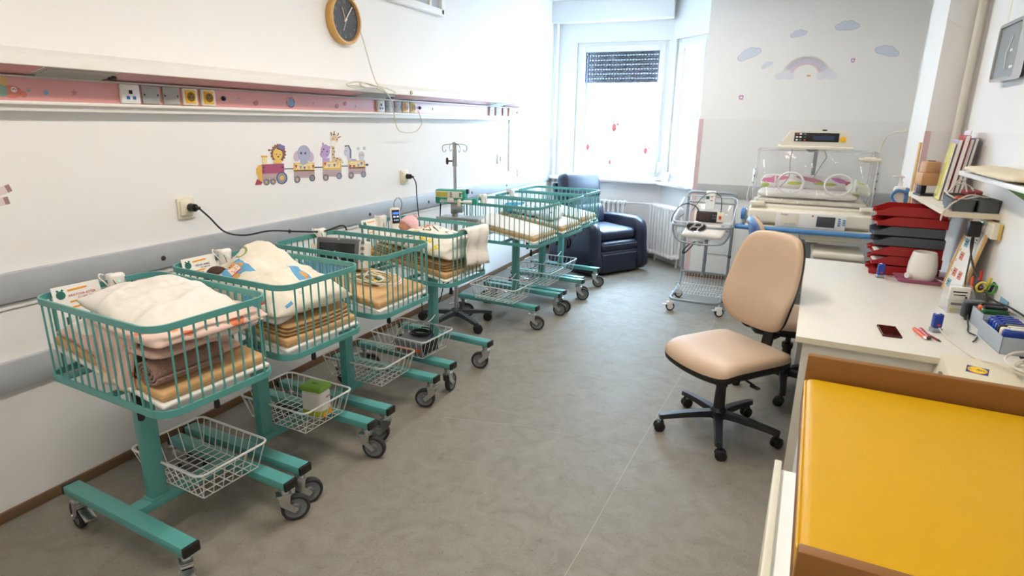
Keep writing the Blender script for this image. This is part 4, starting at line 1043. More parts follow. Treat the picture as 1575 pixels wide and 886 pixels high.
# --- cot 4 : tan sheets, newborn in pink hat, printed duvet, white towel over the rim
S = MT[3]
for k in range(3):
    cloth('folded_sheet', cushion(0.58 - 0.01 * k, 0.40, 0.006, 9, 0.4, 0.0012, 60 + k, 20, under=0.9), TAN, ['lowest folded tan sheet under the swaddled newborn', 'middle folded tan sheet under the swaddled newborn', 'uppermost folded tan sheet under the swaddled newborn'][k], 'sheet', S @ at(0.02, 0.002 * k, 0.0085 + 0.0145 * k, 1 - k), 'stack of tan sheets in the fourth cot')
cloth('head_pillow', cushion(0.22, 0.34, 0.040, 5, 0.4, 0.008, 64, 28), WHITEB, 'white pillow under the newborn in the pink hat', 'pillow', S @ at(-0.20, 0.0, 0.062))
PKH = mat('pink_knit', '#e6b9bb', 0.9, var=0.06, vscale=60, bump=0.5, bscale=250, sheen=0.3)
newborn(S @ at(-0.110, -0.03, 0.165, 8, 12), 'sleeping newborn in a pink hat under the printed duvet', hat=PKH, crown=(0.05, 0.72, 0.69), face=(-0.60, -0.58, 0.60))
PR = []
rnd = random.Random(12)
for (u, v, c) in [(0.50, 0.10, '#e2c63a'), (0.56, 0.16, '#e2c63a'), (0.47, 0.17, '#e2c63a'), (0.66, 0.06, '#e2c63a'), (0.70, 0.10, '#e2c63a'), (0.24, 0.44, '#e8b52e'), (0.36, 0.50, '#e8c23a')]:
    for k in range(5): PR.append(('e', u + 0.022 * cos(k * 1.257), v + 0.032 * sin(k * 1.257), 0.014, 0.020, 0, c))
PR += [('r', 0.46, 0.03, 0.030, 0.022, 15, '#b3352c'), ('r', 0.10, 0.08, 0.02, 0.03, 15, '#b3352c'), ('r', 0.53, 0.66, 0.035, 0.012, -10, '#c8526a'), ('e', 0.60, 0.34, 0.022, 0.018, 0, '#c83c32'),
       ('o', 0.34, 0.68, 0.05, 0.04, 20, '#3a3632'), ('o', 0.42, 0.60, 0.055, 0.06, 70, '#3a3632'), ('o', 0.64, 0.50, 0.06, 0.07, 30, '#44485e'), ('r', 0.30, 0.40, 0.05, 0.010, 25, '#3a3632'), ('r', 0.50, 0.44, 0.045, 0.010, -35, '#3a3632'), ('o', 0.44, 0.36, 0.05, 0.05, 0, '#4a4640'), ('e', 0.30, 0.30, 0.03, 0.035, 0, '#e2c63a'), ('e', 0.56, 0.28, 0.03, 0.035, 0, '#c83c32'), ('o', 0.78, 0.5, 0.045, 0.03, 60, '#77746c'), ('o', 0.80, 0.64, 0.03, 0.05, 10, '#77746c'),
       ('r', 0.30, 0.12, 0.06, 0.012, 30, '#6b6862'), ('r', 0.24, 0.05, 0.06, 0.010, -40, '#55524c'), ('o', 0.36, 0.24, 0.04, 0.05, 0, '#6b6862'), ('e', 0.18, 0.56, 0.035, 0.035, 0, '#2c2622'), ('e', 0.185, 0.535, 0.020, 0.020, 0, '#e0b28c'), ('r', 0.19, 0.48, 0.02, 0.02, 0, '#c83c32')]
cloth('duvet', cushion(0.46, 0.42, 0.095, 3.0, 0.6, 0.012, 15, 60, under=0.5), printed('story_duvet_cloth', '#e4ddd0', PR), 'white duvet with yellow flowers and black line drawings over the newborn', 'duvet', S @ at(0.095, 0.0, 0.085, 4, 0))
tl = MB(); vs = []; fs = []
prof = [(-0.045, 0.0), (-0.03, 0.02), (-0.012, 0.026), (0.010, 0.028), (0.022, 0.022)] + [(0.026 + 0.006 * sin(k * 0.8), 0.012 - 0.019 * k) for k in range(12)]
for j, (a, b) in enumerate(prof):
    for i in range(21):
        t = i / 20; y = -0.115 + 0.25 * t
        w_ = 0.007 * sin(t * 15 + j * 0.25) * min(1, j / 6)
        zz = b - 0.035 * (t - 0.2) * (j / len(prof)) * (1 if t > 0.5 else 0.4)
        vs.append((BW_ / 2 + a + w_, y, RIMZ + zz))
for j in range(len(prof) - 1):
    for i in range(20): k = j * 21 + i; fs.append((k, k + 1, k + 22, k + 21))
tl.v = vs; tl.f = fs
o = cloth('white_towel', tl, WHITEB, 'white towel draped over the foot rim of the fourth cot', 'towel', MC[3] @ at(0, 0.045, 0))
sd = o.modifiers.new('thick', 'SOLIDIFY'); sd.thickness = 0.006; sd.offset = 1

# --- cot 6 : crumpled blue and white bedding ; cot 5 rolled blue bit
S = MT[5]
BLW = printed('blue_white_cloth', '#dfe6ec', [('e', 0.2 + 0.15 * (k % 5), 0.15 + 0.2 * (k // 5), 0.05, 0.035, 30 * k, ['#4fa3c0', '#86b7d6', '#9aa8b8'][k % 3]) for k in range(20)])
cloth('crumpled_blanket', cushion(0.42, 0.36, 0.055, 5, 0.5, 0.022, 70, 44), BLW, 'crumpled white blanket with blue print in the cot behind the bare mattress', 'blanket', S @ at(-0.02, 0.0, 0.026, 6))
cloth('crumpled_blanket', cushion(0.22, 0.20, 0.045, 4, 0.5, 0.022, 72, 34), mat('blue_sheet', '#3f93b4', 0.85, var=0.1, bump=0.3, bscale=18), 'bright blue cloth bunched at the head of the bedding', 'blanket', S @ at(-0.18, -0.10, 0.022, 30))

# --- name cards, sensor units, hand-held meter, plush
def name_card(i, x, y, label, lines, ink, rz=0, tall=0.115, wide=0.165):
    c = thing('name_card', label, 'card', MC[i] @ at(x, y, RIMZ - 0.030, 90 + rz) @ Matrix.Rotation(R(78), 4, 'X'), 'name cards on the cots')
    obj('sheet', MB().box((0, 0, 0), (wide, tall, 0.0016)), PAPER, c)
    decal('emblem_print', DKGREEN, [ell(-wide * 0.34, tall * 0.22, 0.0155), ell(-wide * 0.34 - 0.008, tall * 0.22 + 0.017, 0.004), ell(-wide * 0.34 + 0.008, tall * 0.22 + 0.017, 0.004)], c, 2)
    decal('band_print', ORANGE, [rec(0.002, tall * 0.34, wide * 0.40, 0.007, 2), rec(-0.005, -0.004, wide * 0.32, 0.006, 2), rec(-0.01, -tall * 0.22, wide * 0.22, 0.006, 2)], c, 2)
    for k, (t_, dx, dy, sz) in enumerate(lines):
        text('handwriting', t_, sz, ink, c, Matrix.Translation((dx, dy, 0.0012)), shear=0.1)
name_card(0, -BW_ / 2 + 0.026, -0.085, 'white name card with red handwriting in the nearest cot', [('ARATOVA ESTER', 0.014, 0.018, 0.0125), ('17.1.2024 1918', 0.024, 0.006, 0.009), ('Hg', -0.045, -0.03, 0.014)], REDINK)
name_card(1, -BW_ / 2 + 0.026, -0.085, 'white name card with blue handwriting in the second cot', [('MEDIA AMIEL', 0.014, 0.018, 0.0125), ('14.1.2024 10', 0.024, 0.006, 0.009), ('3150', 0.0, -0.016, 0.011)], mat('ink_navy', '#39406e', 0.6))
name_card(3, -BW_ / 2 + 0.026, -0.10, 'white name card with pink print in the cot of the swaddled newborn', [('- - -', 0.01, 0.0, 0.012)], REDINK)
SENS = mat('sensor_white', '#e9e6df', 0.4)
def sensor(i, y, label, h=0.11):
    s = thing('apnea_sensor', label, 'monitor', MC[i] @ at(-BW_ / 2, y, RIMZ - 0.07), 'breathing sensors clipped to the cot rims')
    obj('case', MB().box((0.030, 0, h / 2), (0.034, 0.062, h), 0.014, seg=2), SENS, s)
    obj('clip', MB().box((-0.004, 0, h * 0.70), (0.040, 0.030, 0.05), 0.006), SENS, s)
    obj('lead_line', MB().tube(smooth_path([(0.048, -0.022, h * 0.80), (0.0485, -0.012, h * 0.60), (0.048, -0.006, h * 0.30)], 4), 0.0012, 5).tube(smooth_path([(0.048, 0.024, h * 0.85), (0.0485, 0.020, h * 0.62), (0.048, 0.012, h * 0.35)], 4), 0.0012, 5), BLACKP, s)
    obj('lamp', MB().cyl((0.046, 0, h * 0.72), (0.049, 0, h * 0.72), 0.0035, n=8), mat('green_diode', '#7de0b0', 0.3, emit=0.6), s)
    obj('cord', MB().tube(smooth_path([(0.03, -0.028, h * 0.5), (0.03, -0.045, h * 0.75), (0.02, -0.055, h * 0.9), (0.012, -0.05, h * 1.02), (0.0, -0.03, h * 0.95)], 5), 0.003, 6), SENS, s)
sensor(0, 0.055, 'white breathing sensor clipped beside the red lettered name card')
sensor(1, 0.045, 'white breathing sensor clipped beside the teddy bear duvet')
sensor(2, 0.12, 'white breathing sensor clipped above the grey monitor')
sensor(3, 0.00, 'white breathing sensor clipped beside the hand held meter')
sensor(4, 0.10, 'white breathing sensor on the cot beside the drip stand')
sensor(5, 0.08, 'white breathing sensor on the cot with blue bedding')
PLP = mat('pink_plush', '#e08f90', 0.95, var=0.08, bump=0.5, bscale=200, sheen=0.4)
pl = thing('plush_toy', 'round pink plush toy with a smiling face behind the cream duvet', 'toy', MC[0] @ at(-0.290, 0.135, 0.925, 60))
obj('head', MB().ball((0, 0, 0.0), (0.040, 0.040, 0.036), 20, 14), PLP, pl)
obj('eyes', MB().ball((0.006, -0.037, 0.012), 0.004, 8, 6).ball((-0.020, -0.033, 0.008), 0.004, 8, 6), BLACKP, pl)
obj('mouth', MB().tube([(0.012, -0.039, -0.008), (0.0, -0.040, -0.014), (-0.014, -0.037, -0.012)], 0.0018, 5), REDINK, pl)
for k in range(5):
    a = 2 * pi * k / 5
    obj('tentacle', MB().tube(smooth_path([(0.02 * cos(a), 0.02 * sin(a), -0.03), (0.034 * cos(a), 0.034 * sin(a), -0.05), (0.045 * cos(a + 0.5), 0.045 * sin(a + 0.5), -0.055)], 4), 0.009, 8), PLP, pl)
cloth('blue_cloth', cushion(0.05, 0.08, 0.05, 3, 0.5, 0.008, 80, 16), mat('navy_cloth', '#2f5f8f', 0.85), 'little blue cloth tucked beside the pink plush toy', 'cloth', MC[0] @ at(-0.26, 0.195, 0.90, 20))
pm = thing('handheld_meter', 'white hand held meter with lit blue screen standing in the fourth cot', 'meter', MC[3] @ at(-0.255, 0.055, 0.90, 60, 0, -8))
obj('case', MB().box((0, 0, 0.065), (0.068, 0.030, 0.165), 0.016, seg=2), MBODY, pm)
obj('screen_frame', MB().box((0, -0.0145, 0.088), (0.052, 0.004, 0.088), 0.002), SCR, pm)
decal('screen', mat('blue_screen', '#3a6fd0', 0.3, emit=0.8), [rec(0, 0.022, 0.042, 0.014)], pm, 0, Matrix(((1, 0, 0, 0), (0, 0, -1, -0.0166), (0, 1, 0, 0.088), (0, 0, 0, 1))))
decal('screen_icon', mat('screen_icon', '#a9c4ea', 0.3, emit=0.6), [rec(-0.011, 0.0, 0.014, 0.010), rec(0.011, 0.0, 0.014, 0.010), ell(-0.012, -0.022, 0.004), ell(0.0, -0.022, 0.004), ell(0.012, -0.022, 0.004)], pm, 0, Matrix(((1, 0, 0, 0), (0, 0, -1, -0.0166), (0, 1, 0, 0.088), (0, 0, 0, 1))))
obj('loop_cord', MB().tube(smooth_path([(0.0, 0, 0.147), (0.0, 0, 0.175), (0.02, 0, 0.205), (0.045, 0, 0.20), (0.052, 0, 0.16), (0.035, 0.01, 0.11)], 6), 0.003, 6), GREYP, pm)
tag(obj('sensor_cable', MB().tube(smooth_path([tuple(MC[3] @ Vector(p)) for p in [(-0.30, -0.02, 0.93), (-0.26, -0.06, 0.985), (-0.25, -0.09, 0.94), (-0.24, -0.05, 0.905), (-0.25, 0.03, 0.90)]], 6), 0.0025, 6), SENS), 'thin white cord looping beside the hand held meter', 'cable')

# --- what stands in the wire baskets
def basket_frame(i):
    return MC[i] @ Matrix.Translation((0.03, COTS[i][4], 0.335 - WH + 0.003))
tb = thing('formula_tub', 'white plastic tub with green lid in the wire basket of the second cot', 'tub', basket_frame(1) @ at(0.095, 0.03, 0, 8))
obj('body', MB().box((0, 0, 0.070), (0.115, 0.085, 0.14), 0.020, seg=2), WHITEP, tb)
obj('sleeve', MB().box((0, 0, 0.030), (0.117, 0.087, 0.055), 0.020, seg=2), mat('lime_label', '#a6b62c', 0.5), tb)
obj('lid', MB().box((0, 0, 0.150), (0.124, 0.094, 0.028), 0.012, seg=2), mat('green_lid', '#7fae3a', 0.4), tb)
fr_ = Matrix(((1, 0, 0, 0), (0, 0, -1, -0.0428), (0, 1, 0, 0), (0, 0, 0, 1)))
sd_ = Matrix(((0, 0, 1, 0.0582), (1, 0, 0, 0), (0, 1, 0, 0), (0, 0, 0, 1)))
for F_ in (sd_,):
    decal('brand_print', REDINK, [rec(0.012, 0.105, 0.026, 0.010)], tb, 0, F_)
    decal('dot_print', ORANGE, [ell(-0.022, 0.022, 0.012), ell(0.018, 0.030, 0.014), ell(0.03, 0.012, 0.008)], tb, 2, F_)
text('brand_lettering', 'HiPP', 0.011, WHITEP, tb, Matrix(((0, 0, 1, 0.0594), (1, 0, 0, 0.012), (0, 1, 0, 0.105), (0, 0, 0, 1))))
text('date_lettering', '15.1.', 0.020, INK, tb, Matrix.Translation((0.0, 0.0, 0.1646)))
pb = thing('power_unit', 'grey device with orange stripe lying in the wire basket of the fourth cot', 'device', basket_frame(3) @ at(0.055, -0.03, 0, 0))
obj('case', MB().box((0, 0, 0.040), (0.21, 0.17, 0.08), 0.008), mat('device_grey', '#6d7880', 0.5), pb)
obj('stripe', MB().box((0, -0.0856, 0.034), (0.19, 0.003, 0.022)), mat('device_orange', '#d8551f', 0.5), pb)
obj('end_panel', MB().box((0.1055, 0, 0.04), (0.004, 0.16, 0.07), 0.001), BLACKP, pb)
rnd = random.Random(5)
for k, lab in enumerate(['black mains cord heaped on the grey device in the wire basket', 'second black cord looped on the grey device in the wire basket']):
    pts = [(0.055 + 0.07 * cos(j * 0.8 + k) + 0.02 * rnd.random(), 0.0 + 0.05 * sin(j * 0.8 + k) + 0.02 * rnd.random(), 0.086 + 0.006 * k + 0.003 * j * 0.5) for j in range(18)]
    q = [tuple(basket_frame(3) @ Vector(p)) for p in pts]
    tag(obj('mains_cord', MB().tube(smooth_path(q, 5), 0.0042, 6), BLACKP), lab, 'cable', 'cords on the grey device')
q = [tuple(basket_frame(3) @ Vector(p)) for p in [(-0.09, -0.06, 0.05), (-0.10, 0.0, 0.10), (-0.03, 0.06, 0.14), (0.06, 0.09, 0.145), (0.13, 0.10, 0.12), (0.17, 0.10, 0.10)]]
cable('grey_hose', q, 0.005, mat('hose_grey', '#a8aca8', 0.4), 'pale grey hose arching over the wire basket of the fourth cot', 'hose')

# ------------------------------------------------------------------ drip stand with syringe pump
iv = thing('drip_stand', 'steel drip stand on a black five armed base between the cots', 'stand', at(-2.27, 4.05, 0, 12))
def star_base(parent, n, rad, h_in, h_out, m, w0, w1, ph=0.0, wheel=0.028):
    hub = obj('base_hub', MB().lathe([(0.0, h_in - 0.030), (0.042, h_in - 0.030), (0.048, h_in - 0.005), (0.040, h_in + 0.022), (0.026, h_in + 0.034), (0.0, h_in + 0.034)], 20), m, parent)
    for k in range(n):
        a = ph + 2 * pi * k / n
        rows = []
        for t in (0, 0.25, 0.5, 0.75, 0.95, 1.0):
            r_ = 0.03 + (rad - 0.03) * t; w_ = (w0 + (w1 - w0) * t) * (1 if t < 1 else 0.7); z1_ = h_in + 0.012 + (h_out + 0.012 - h_in - 0.012) * t ** 1.6; th = 0.034 - 0.012 * t
            rows.append((r_, w_, z1_, th))
        vs = []; fs = []
        for r_, w_, z1_, th in rows:
            for (yy, zz) in ((-w_, -th), (-w_ * 0.75, 0), (w_ * 0.75, 0), (w_, -th)): vs.append((r_, yy, z1_ + zz))
        for i in range(len(rows) - 1):
            for j in range(4): fs.append((i * 4 + j, i * 4 + (j + 1) % 4, (i + 1) * 4 + (j + 1) % 4, (i + 1) * 4 + j))
        fs.append((3, 2, 1, 0)); e = (len(rows) - 1) * 4; fs.append((e, e + 1, e + 2, e + 3))
        leg = obj('leg', MB().add(vs, fs), m, parent, M=Matrix.Rotation(a, 4, 'Z'))
        cw = MB(); ca = Matrix.Translation((rad - 0.018, 0, 0)) @ Matrix.Rotation(1.1 + k * 1.7, 4, 'Z')
        for s_ in (-1, 1):
            cw.lathe([(0.004, -0.009), (wheel * 0.8, -0.009), (wheel, -0.005), (wheel, 0.005), (wheel * 0.8, 0.009), (0.004, 0.009)], 18, ca @ Matrix.Translation((0.014, s_ * 0.014, wheel)) @ Matrix.Rotation(pi / 2, 4, 'X'))
        co = obj('caster', cw, BLACKP, leg)
        obj('caster_hood', MB().box((0.010, 0, wheel * 1.55), (wheel * 1.3, 0.016, wheel * 0.9), 0.005, M=ca).cyl((0, 0, wheel * 1.6), (0, 0, h_out), 0.006, n=8, M=ca), BLACKP, leg)
    return hub
BASEB = mat('black_nylon', '#1b1d20', 0.42, var=0.12)
IVB = mat('charcoal_nylon', '#2c3236', 0.45, var=0.1)
star_base(iv, 5, 0.30, 0.105, 0.075, IVB, 0.026, 0.020, -0.70, 0.036)
obj('pole', MB().cyl((0, 0, 0.10), (0, 0, 0.90), 0.0165, n=18), CHROME, iv)
obj('upper_pole', MB().cyl((0, 0, 0.90), (0, 0, 1.33), 0.0125, n=18), CHROME, iv)
obj('pole_collar', MB().cyl((0, 0, 1.26), (0, 0, 1.385), 0.019, n=18).cyl((0, 0, 1.385), (0, 0, 1.43), 0.017, n=18), STEEL, iv)
obj('clamp_knob', MB().cyl((-0.018, -0.01, 1.30), (-0.045, -0.025, 1.30), 0.006, n=8).lathe([(0.0, -0.008), (0.024, -0.006), (0.027, 0), (0.024, 0.006), (0.0, 0.008)], 14, at(-0.052, -0.028, 1.30, 30, 90)), BLACKP, iv)
hk = MB().ball((0, 0, 1.432), (0.02, 0.02, 0.01), 12, 8)
for a in (40, 130, 220, 310):
    c_, s_ = cos(R(a)), sin(R(a))
    hk.tube(smooth_path([(0.01 * c_, 0.01 * s_, 1.428), (0.06 * c_, 0.06 * s_, 1.422), (0.095 * c_, 0.095 * s_, 1.412), (0.098 * c_, 0.098 * s_, 1.380), (0.080 * c_, 0.080 * s_, 1.368), (0.070 * c_, 0.070 * s_, 1.385)], 5), 0.0035, 7)
obj('hook_cross', hk, CHROME, iv)
obj('tray', MB().box((0.05, -0.02, 0.872), (0.33, 0.20, 0.012), 0.004).box((0.05, -0.118, 0.880), (0.33, 0.006, 0.022), 0.002).cyl((0, 0, 0.85), (0, 0, 0.90), 0.026, n=16), STEEL, iv)
obj('bracket', MB().box((0, 0, 0.945), (0.06, 0.05, 0.09), 0.004).box((0.045, -0.02, 0.945), (0.05, 0.04, 0.065), 0.006), STEEL, iv)
PUMPG = mat('pump_green', '#1f9177', 0.4)
pu = thing('syringe_pump', 'green syringe infusion pump with yellow display on the drip stand', 'pump', at(-2.27, 3.985, 0.985, 8))
obj('case', MB().box((0.005, 0, 0.055), (0.235, 0.085, 0.105), 0.012, seg=2), PUMPG, pu)
obj('front_panel', MB().box((0.0, -0.0435, 0.075), (0.215, 0.004, 0.048), 0.001), MBODY, pu)
obj('display', MB().box((-0.055, -0.0462, 0.074), (0.092, 0.002, 0.034)), mat('lcd_yellow', '#b9b04a', 0.3), pu)
km = None
for k in range(9):
    b_ = obj('key', km or MB().box((0, 0, 0), (0.018, 0.003, 0.009), 0.001), WHITEP if k % 3 else GREYP, pu, M=Matrix.Translation((0.018 + 0.024 * (k % 3), -0.0465, 0.088 - 0.014 * (k // 3))))
    km = None
obj('stop_key', MB().box((0.092, -0.0465, 0.074), (0.016, 0.003, 0.030), 0.001), PUMPG, pu)
obj('alarm_key', MB().box((0.104, -0.0465, 0.086), (0.008, 0.003, 0.010), 0.001), REDINK, pu)
obj('syringe', MB().cyl((-0.06, -0.062, 0.025), (0.09, -0.062, 0.025), 0.012, n=16), clear('syringe_clear', gloss=0.1, milky=0.25), pu)
obj('plunger', MB().cyl((0.09, -0.062, 0.025), (0.21, -0.062, 0.030), 0.007, n=12).cyl((0.125, -0.062, 0.028), (0.20, -0.062, 0.028), 0.012, n=12), WHITEP, pu)
obj('drive_head', MB().box((0.212, -0.055, 0.032), (0.034, 0.045, 0.048), 0.008, seg=2), PUMPG, pu)
obj('syringe_clamp', MB().box((0.02, -0.060, 0.035), (0.05, 0.020, 0.030), 0.004), MBODY, pu)
obj('syringe_latch', MB().box((0.088, -0.058, 0.018), (0.02, 0.030, 0.050), 0.004), CREAMP, pu)
obj('pole_knob', MB().cyl((0.118, 0.02, 0.095), (0.135, 0.02, 0.095), 0.018, n=14), BLACKP, pu)
cable('pump_lead', [(-2.36, 3.99, 0.995), (-2.365, 3.985, 0.93), (-2.37, 3.99, 0.80), (-2.365, 4.0, 0.60), (-2.35, 4.0, 0.40), (-2.37, 3.97, 0.22), (-2.44, 3.94, 0.12), (-2.52, 3.92, 0.012)], 0.0045, BLACKP, 'black lead hanging from the green syringe pump to the floor')

# ------------------------------------------------------------------ navy recliner
rc = thing('recliner_chair', 'navy blue leather recliner with padded arms beside the window', 'armchair', at(-1.84, 6.52, 0, -33 + 90))
# local: faces -y, back at +y, width along x
def slab(w, d, h, r, c, M=None): return MB().box(c, (w, d, h), r, M, seg=2)
STITCH = mat('pale_stitch', '#8f95a3', 0.7)
for s_ in (-1, 1):
    ap = [(-0.40, 0.03), (0.30, 0.03), (0.34, 0.20), (0.34, 0.50), (0.20, 0.58), (-0.20, 0.60), (-0.33, 0.58), (-0.40, 0.50), (-0.42, 0.30)]
    am = MB(); n_ = len(ap); ctr = (-0.03, 0.30)
    layers = [(-0.075, 0.90), (-0.055, 0.985), (0.0, 1.0), (0.055, 0.985), (0.075, 0.90)]
    P2 = [tuple(v) for v in smooth_path([(a, b, 0) for a, b in ap], 4, closed=True)]
    vs = []
    for xx, sc_ in layers: vs += [(xx, ctr[0] + (a - ctr[0]) * sc_, max(0.03, ctr[1] + (b - ctr[1]) * sc_)) for a, b, _ in P2]
    m_ = len(P2); fs = [tuple(range(m_)), tuple(range(4 * m_ + m_ - 1, 4 * m_ - 1, -1))]
    for k in range(4): fs += [(k * m_ + j, (k + 1) * m_ + j, (k + 1) * m_ + (j + 1) % m_, k * m_ + (j + 1) % m_) for j in range(m_)]
    am.add(vs, fs)
    ao = obj('armrest', am, NAVY, rc, angle=60, M=Matrix.Translation((s_ * 0.335, 0, 0)))
    obj('arm_seam', MB().tube([(-0.06, -0.10, 0.597), (0.0, -0.10, 0.602), (0.06, -0.10, 0.597)], 0.0015, 4), STITCH, ao)
obj('recline_handle', MB().lathe([(0.02, 0), (0.045, 0.004), (0.048, 0.012), (0.03, 0.014), (0.02, 0.01)], 18, Matrix.Translation((-0.411, -0.02, 0.33)) @ Matrix.Rotation(-pi / 2, 4, 'Y')).box((-0.425, -0.02, 0.30), (0.014, 0.03, 0.09), 0.005), BLACKP, rc)
obj('seat_cushion', slab(0.53, 0.56, 0.13, 0.055, (0, -0.10, 0.425)), NAVY, rc)
obj('seat_front', slab(0.53, 0.10, 0.115, 0.045, (0, -0.365, 0.315)), NAVY, rc)
obj('footrest_panel', slab(0.53, 0.09, 0.245, 0.030, (0, -0.375, 0.150)), NAVY, rc)
obj('panel_seam', MB().tube([(-0.25, -0.4205, 0.235), (0, -0.4215, 0.235), (0.25, -0.4205, 0.235)], 0.0018, 4), STITCH, rc)
obj('seat_seam', MB().tube([(-0.25, -0.4155, 0.335), (0, -0.417, 0.335), (0.25, -0.4155, 0.335)], 0.0018, 4), STITCH, rc)
bk_M = at(0, 0.21, 0.40, 0, 0, -13)
obj('backrest', slab(0.53, 0.17, 0.48, 0.06, (0, 0.03, 0.20), bk_M), NAVY, rc)
obj('lumbar_cushion', slab(0.50, 0.12, 0.26, 0.055, (0, -0.06, 0.16), bk_M), NAVY, rc)
obj('headrest', slab(0.55, 0.17, 0.30, 0.065, (0, 0.010, 0.50), bk_M), NAVY, rc)
obj('back_panel', slab(0.56, 0.06, 0.62, 0.02, (0, 0.13, 0.26), bk_M), NAVY, rc)
obj('base', MB().box((0, -0.02, 0.085), (0.50, 0.60, 0.12), 0.01), NAVY, rc)
for x in (-0.22, 0.22):
    for y in (-0.32, 0.24): obj('foot', MB().cyl((x, y, 0), (x, y, 0.035), 0.022, n=12), BLACKP, rc)

# ------------------------------------------------------------------ radiators in the bay
RADM = mat('radiator_white', '#efefed', 0.4)
def radiator(name, M, n, z0, z1, label):
    r = thing(name, label, 'radiator', M)
    w_ = 0.058; me = None
    for k in range(n):
        s = MB()
        if me is None:
            for yy in (-0.045, 0.045): s.box((0, yy, (z0 + z1) / 2), (0.030, 0.030, z1 - z0 - 0.04), 0.012, seg=2)
            s.box((0, 0, z1 - 0.03), (0.044, 0.125, 0.05), 0.018, seg=2).box((0, 0, z0 + 0.03), (0.044, 0.125, 0.05), 0.018, seg=2)
        o = obj('section', me or s, RADM, r, M=Matrix.Translation((k * w_, 0, 0))); me = o.data
    for zz in (z1 - 0.03, z0 + 0.03): obj('header_pipe', MB().cyl((-0.03, 0, zz), (n * w_ - 0.016, 0, zz), 0.015, n=10), RADM, r)
    for x in (0.02, (n - 1) * w_ - 0.02): obj('bracket', MB().box((x, 0.045, z0 / 2), (0.018, 0.018, z0 + 0.02), 0.003), RADM, r)
    return r
radiator('column_radiator', at(-2.28, YW - 0.13, 0), 11, 0.12, 0.70, 'white column radiator under the big window behind the recliner')
radiator('column_radiator', MF @ Matrix.Translation((0.08, -0.13, 0)), 9, 0.10, 0.70, 'white column radiator under the slanted bay window beside the bassinet')
tag(obj('heating_pipe', MB().tube([(-1.70, YW - 0.13, 0.67), (-1.45, YW - 0.13, 0.675), (-1.38, YW - 0.15, 0.675), (-1.30, YW - 0.18, 0.67)], 0.011, 8), RADM), 'white heating pipe joining the tops of the two radiators', 'pipe')
tag(obj('heating_pipe', MB().tube([(-1.70, YW - 0.13, 0.15), (-1.45, YW - 0.13, 0.145), (-1.38, YW - 0.15, 0.14), (-1.30, YW - 0.18, 0.13)], 0.014, 8), RADM), 'white heating pipe joining the bottoms of the two radiators', 'pipe')
sj = thing('sill_jar', 'small white jar on the window sill in the bay corner', 'jar', at(-1.235, 7.20, 0.9425))
obj('body', MB().lathe([(0.0, 0), (0.036, 0.0), (0.042, 0.02), (0.042, 0.07), (0.034, 0.085), (0.0, 0.085)], 18), WHITEP, sj)
obj('lid', MB().lathe([(0.0, 0.085), (0.036, 0.085), (0.036, 0.105), (0.030, 0.110), (0.0, 0.110)], 18), WHITEP, sj)

# ------------------------------------------------------------------ clear bassinet on a grey tube trolley
bt = thing('bassinet_trolley', 'grey tube trolley with wire tray carrying the clear bassinet', 'trolley', at(-0.565, 5.52, 0, 0))
x0, x1, yf, yb = -0.20, 0.215, -0.33, 0.33
fr = MB()
fr.tube([(x, y, 0.115) for x, y in [(x0, 0.20), (x0, yf + 0.05), (x0 + 0.015, yf + 0.015), (x0 + 0.05, yf), (x1 - 0.05, yf), (x1 - 0.015, yf + 0.015), (x1, yf + 0.05), (x1, 0.20)]], 0.0135, 10)
obj('floor_frame', fr, GREYTUBE, bt)
for k, x in enumerate((x0, x1)):
    obj('post', MB().tube(smooth_path([(x, 0.19, 0.115), (x, 0.25, 0.17), (x, 0.29, 0.24), (x, 0.30, 0.40), (x, 0.32, 0.93)], 5), 0.0135, 10), GREYTUBE, bt)
    obj('joint_collar', MB().cyl((x, 0.302, 0.40), (x, 0.303, 0.42), 0.0155, n=10), BLACKP, bt)
obj('push_handle', MB().tube(smooth_path([(x0, 0.32, 0.92), (x0, 0.325, 0.965), (x0 + 0.04, 0.33, 0.99), (0, 0.33, 0.992), (x1 - 0.04, 0.33, 0.99), (x1, 0.325, 0.965), (x1, 0.32, 0.92)], 5), 0.0135, 10), GREYTUBE, bt)
obj('middle_post', MB().cyl((0.005, 0.24, 0.22), (0.005, 0.24, 0.66), 0.016, n=12).cyl((0.005, 0.24, 0.36), (0.005, 0.24, 0.38), 0.019, n=12), GREYTUBE, bt)
obj('cross_tube', MB().cyl((x0, 0.285, 0.235), (x1, 0.285, 0.235), 0.012, n=10).cyl((x0, 0.315, 0.90), (x1, 0.315, 0.90), 0.010, n=10).cyl((x0, 0.25, 0.655), (x1, 0.25, 0.655), 0.010, n=10), GREYTUBE, bt)
# ring that carries the tub
obj('tub_ring', MB().tube(smooth_path([(-0.225, 0.22, 0.79), (-0.245, -0.10, 0.775), (-0.235, -0.255, 0.765), (-0.13, -0.285, 0.76), (0.0, -0.29, 0.757), (0.13, -0.285, 0.76), (0.235, -0.255, 0.765), (0.245, -0.10, 0.775), (0.225, 0.22, 0.79)], 5), 0.010, 8), GREYTUBE, bt)
obj('front_hoop', MB().tube(smooth_path([(-0.235, -0.255, 0.765), (-0.228, -0.262, 0.70), (-0.19, -0.268, 0.635), (-0.12, -0.27, 0.615), (0.0, -0.27, 0.61), (0.12, -0.27, 0.615), (0.19, -0.268, 0.635), (0.228, -0.262, 0.70), (0.235, -0.255, 0.765)], 5), 0.009, 8), GREYTUBE, bt)
obj('tub_beam', MB().box((0.0, -0.01, 0.605), (0.03, 0.52, 0.02), 0.004), GREYTUBE, bt)
wt = MB()
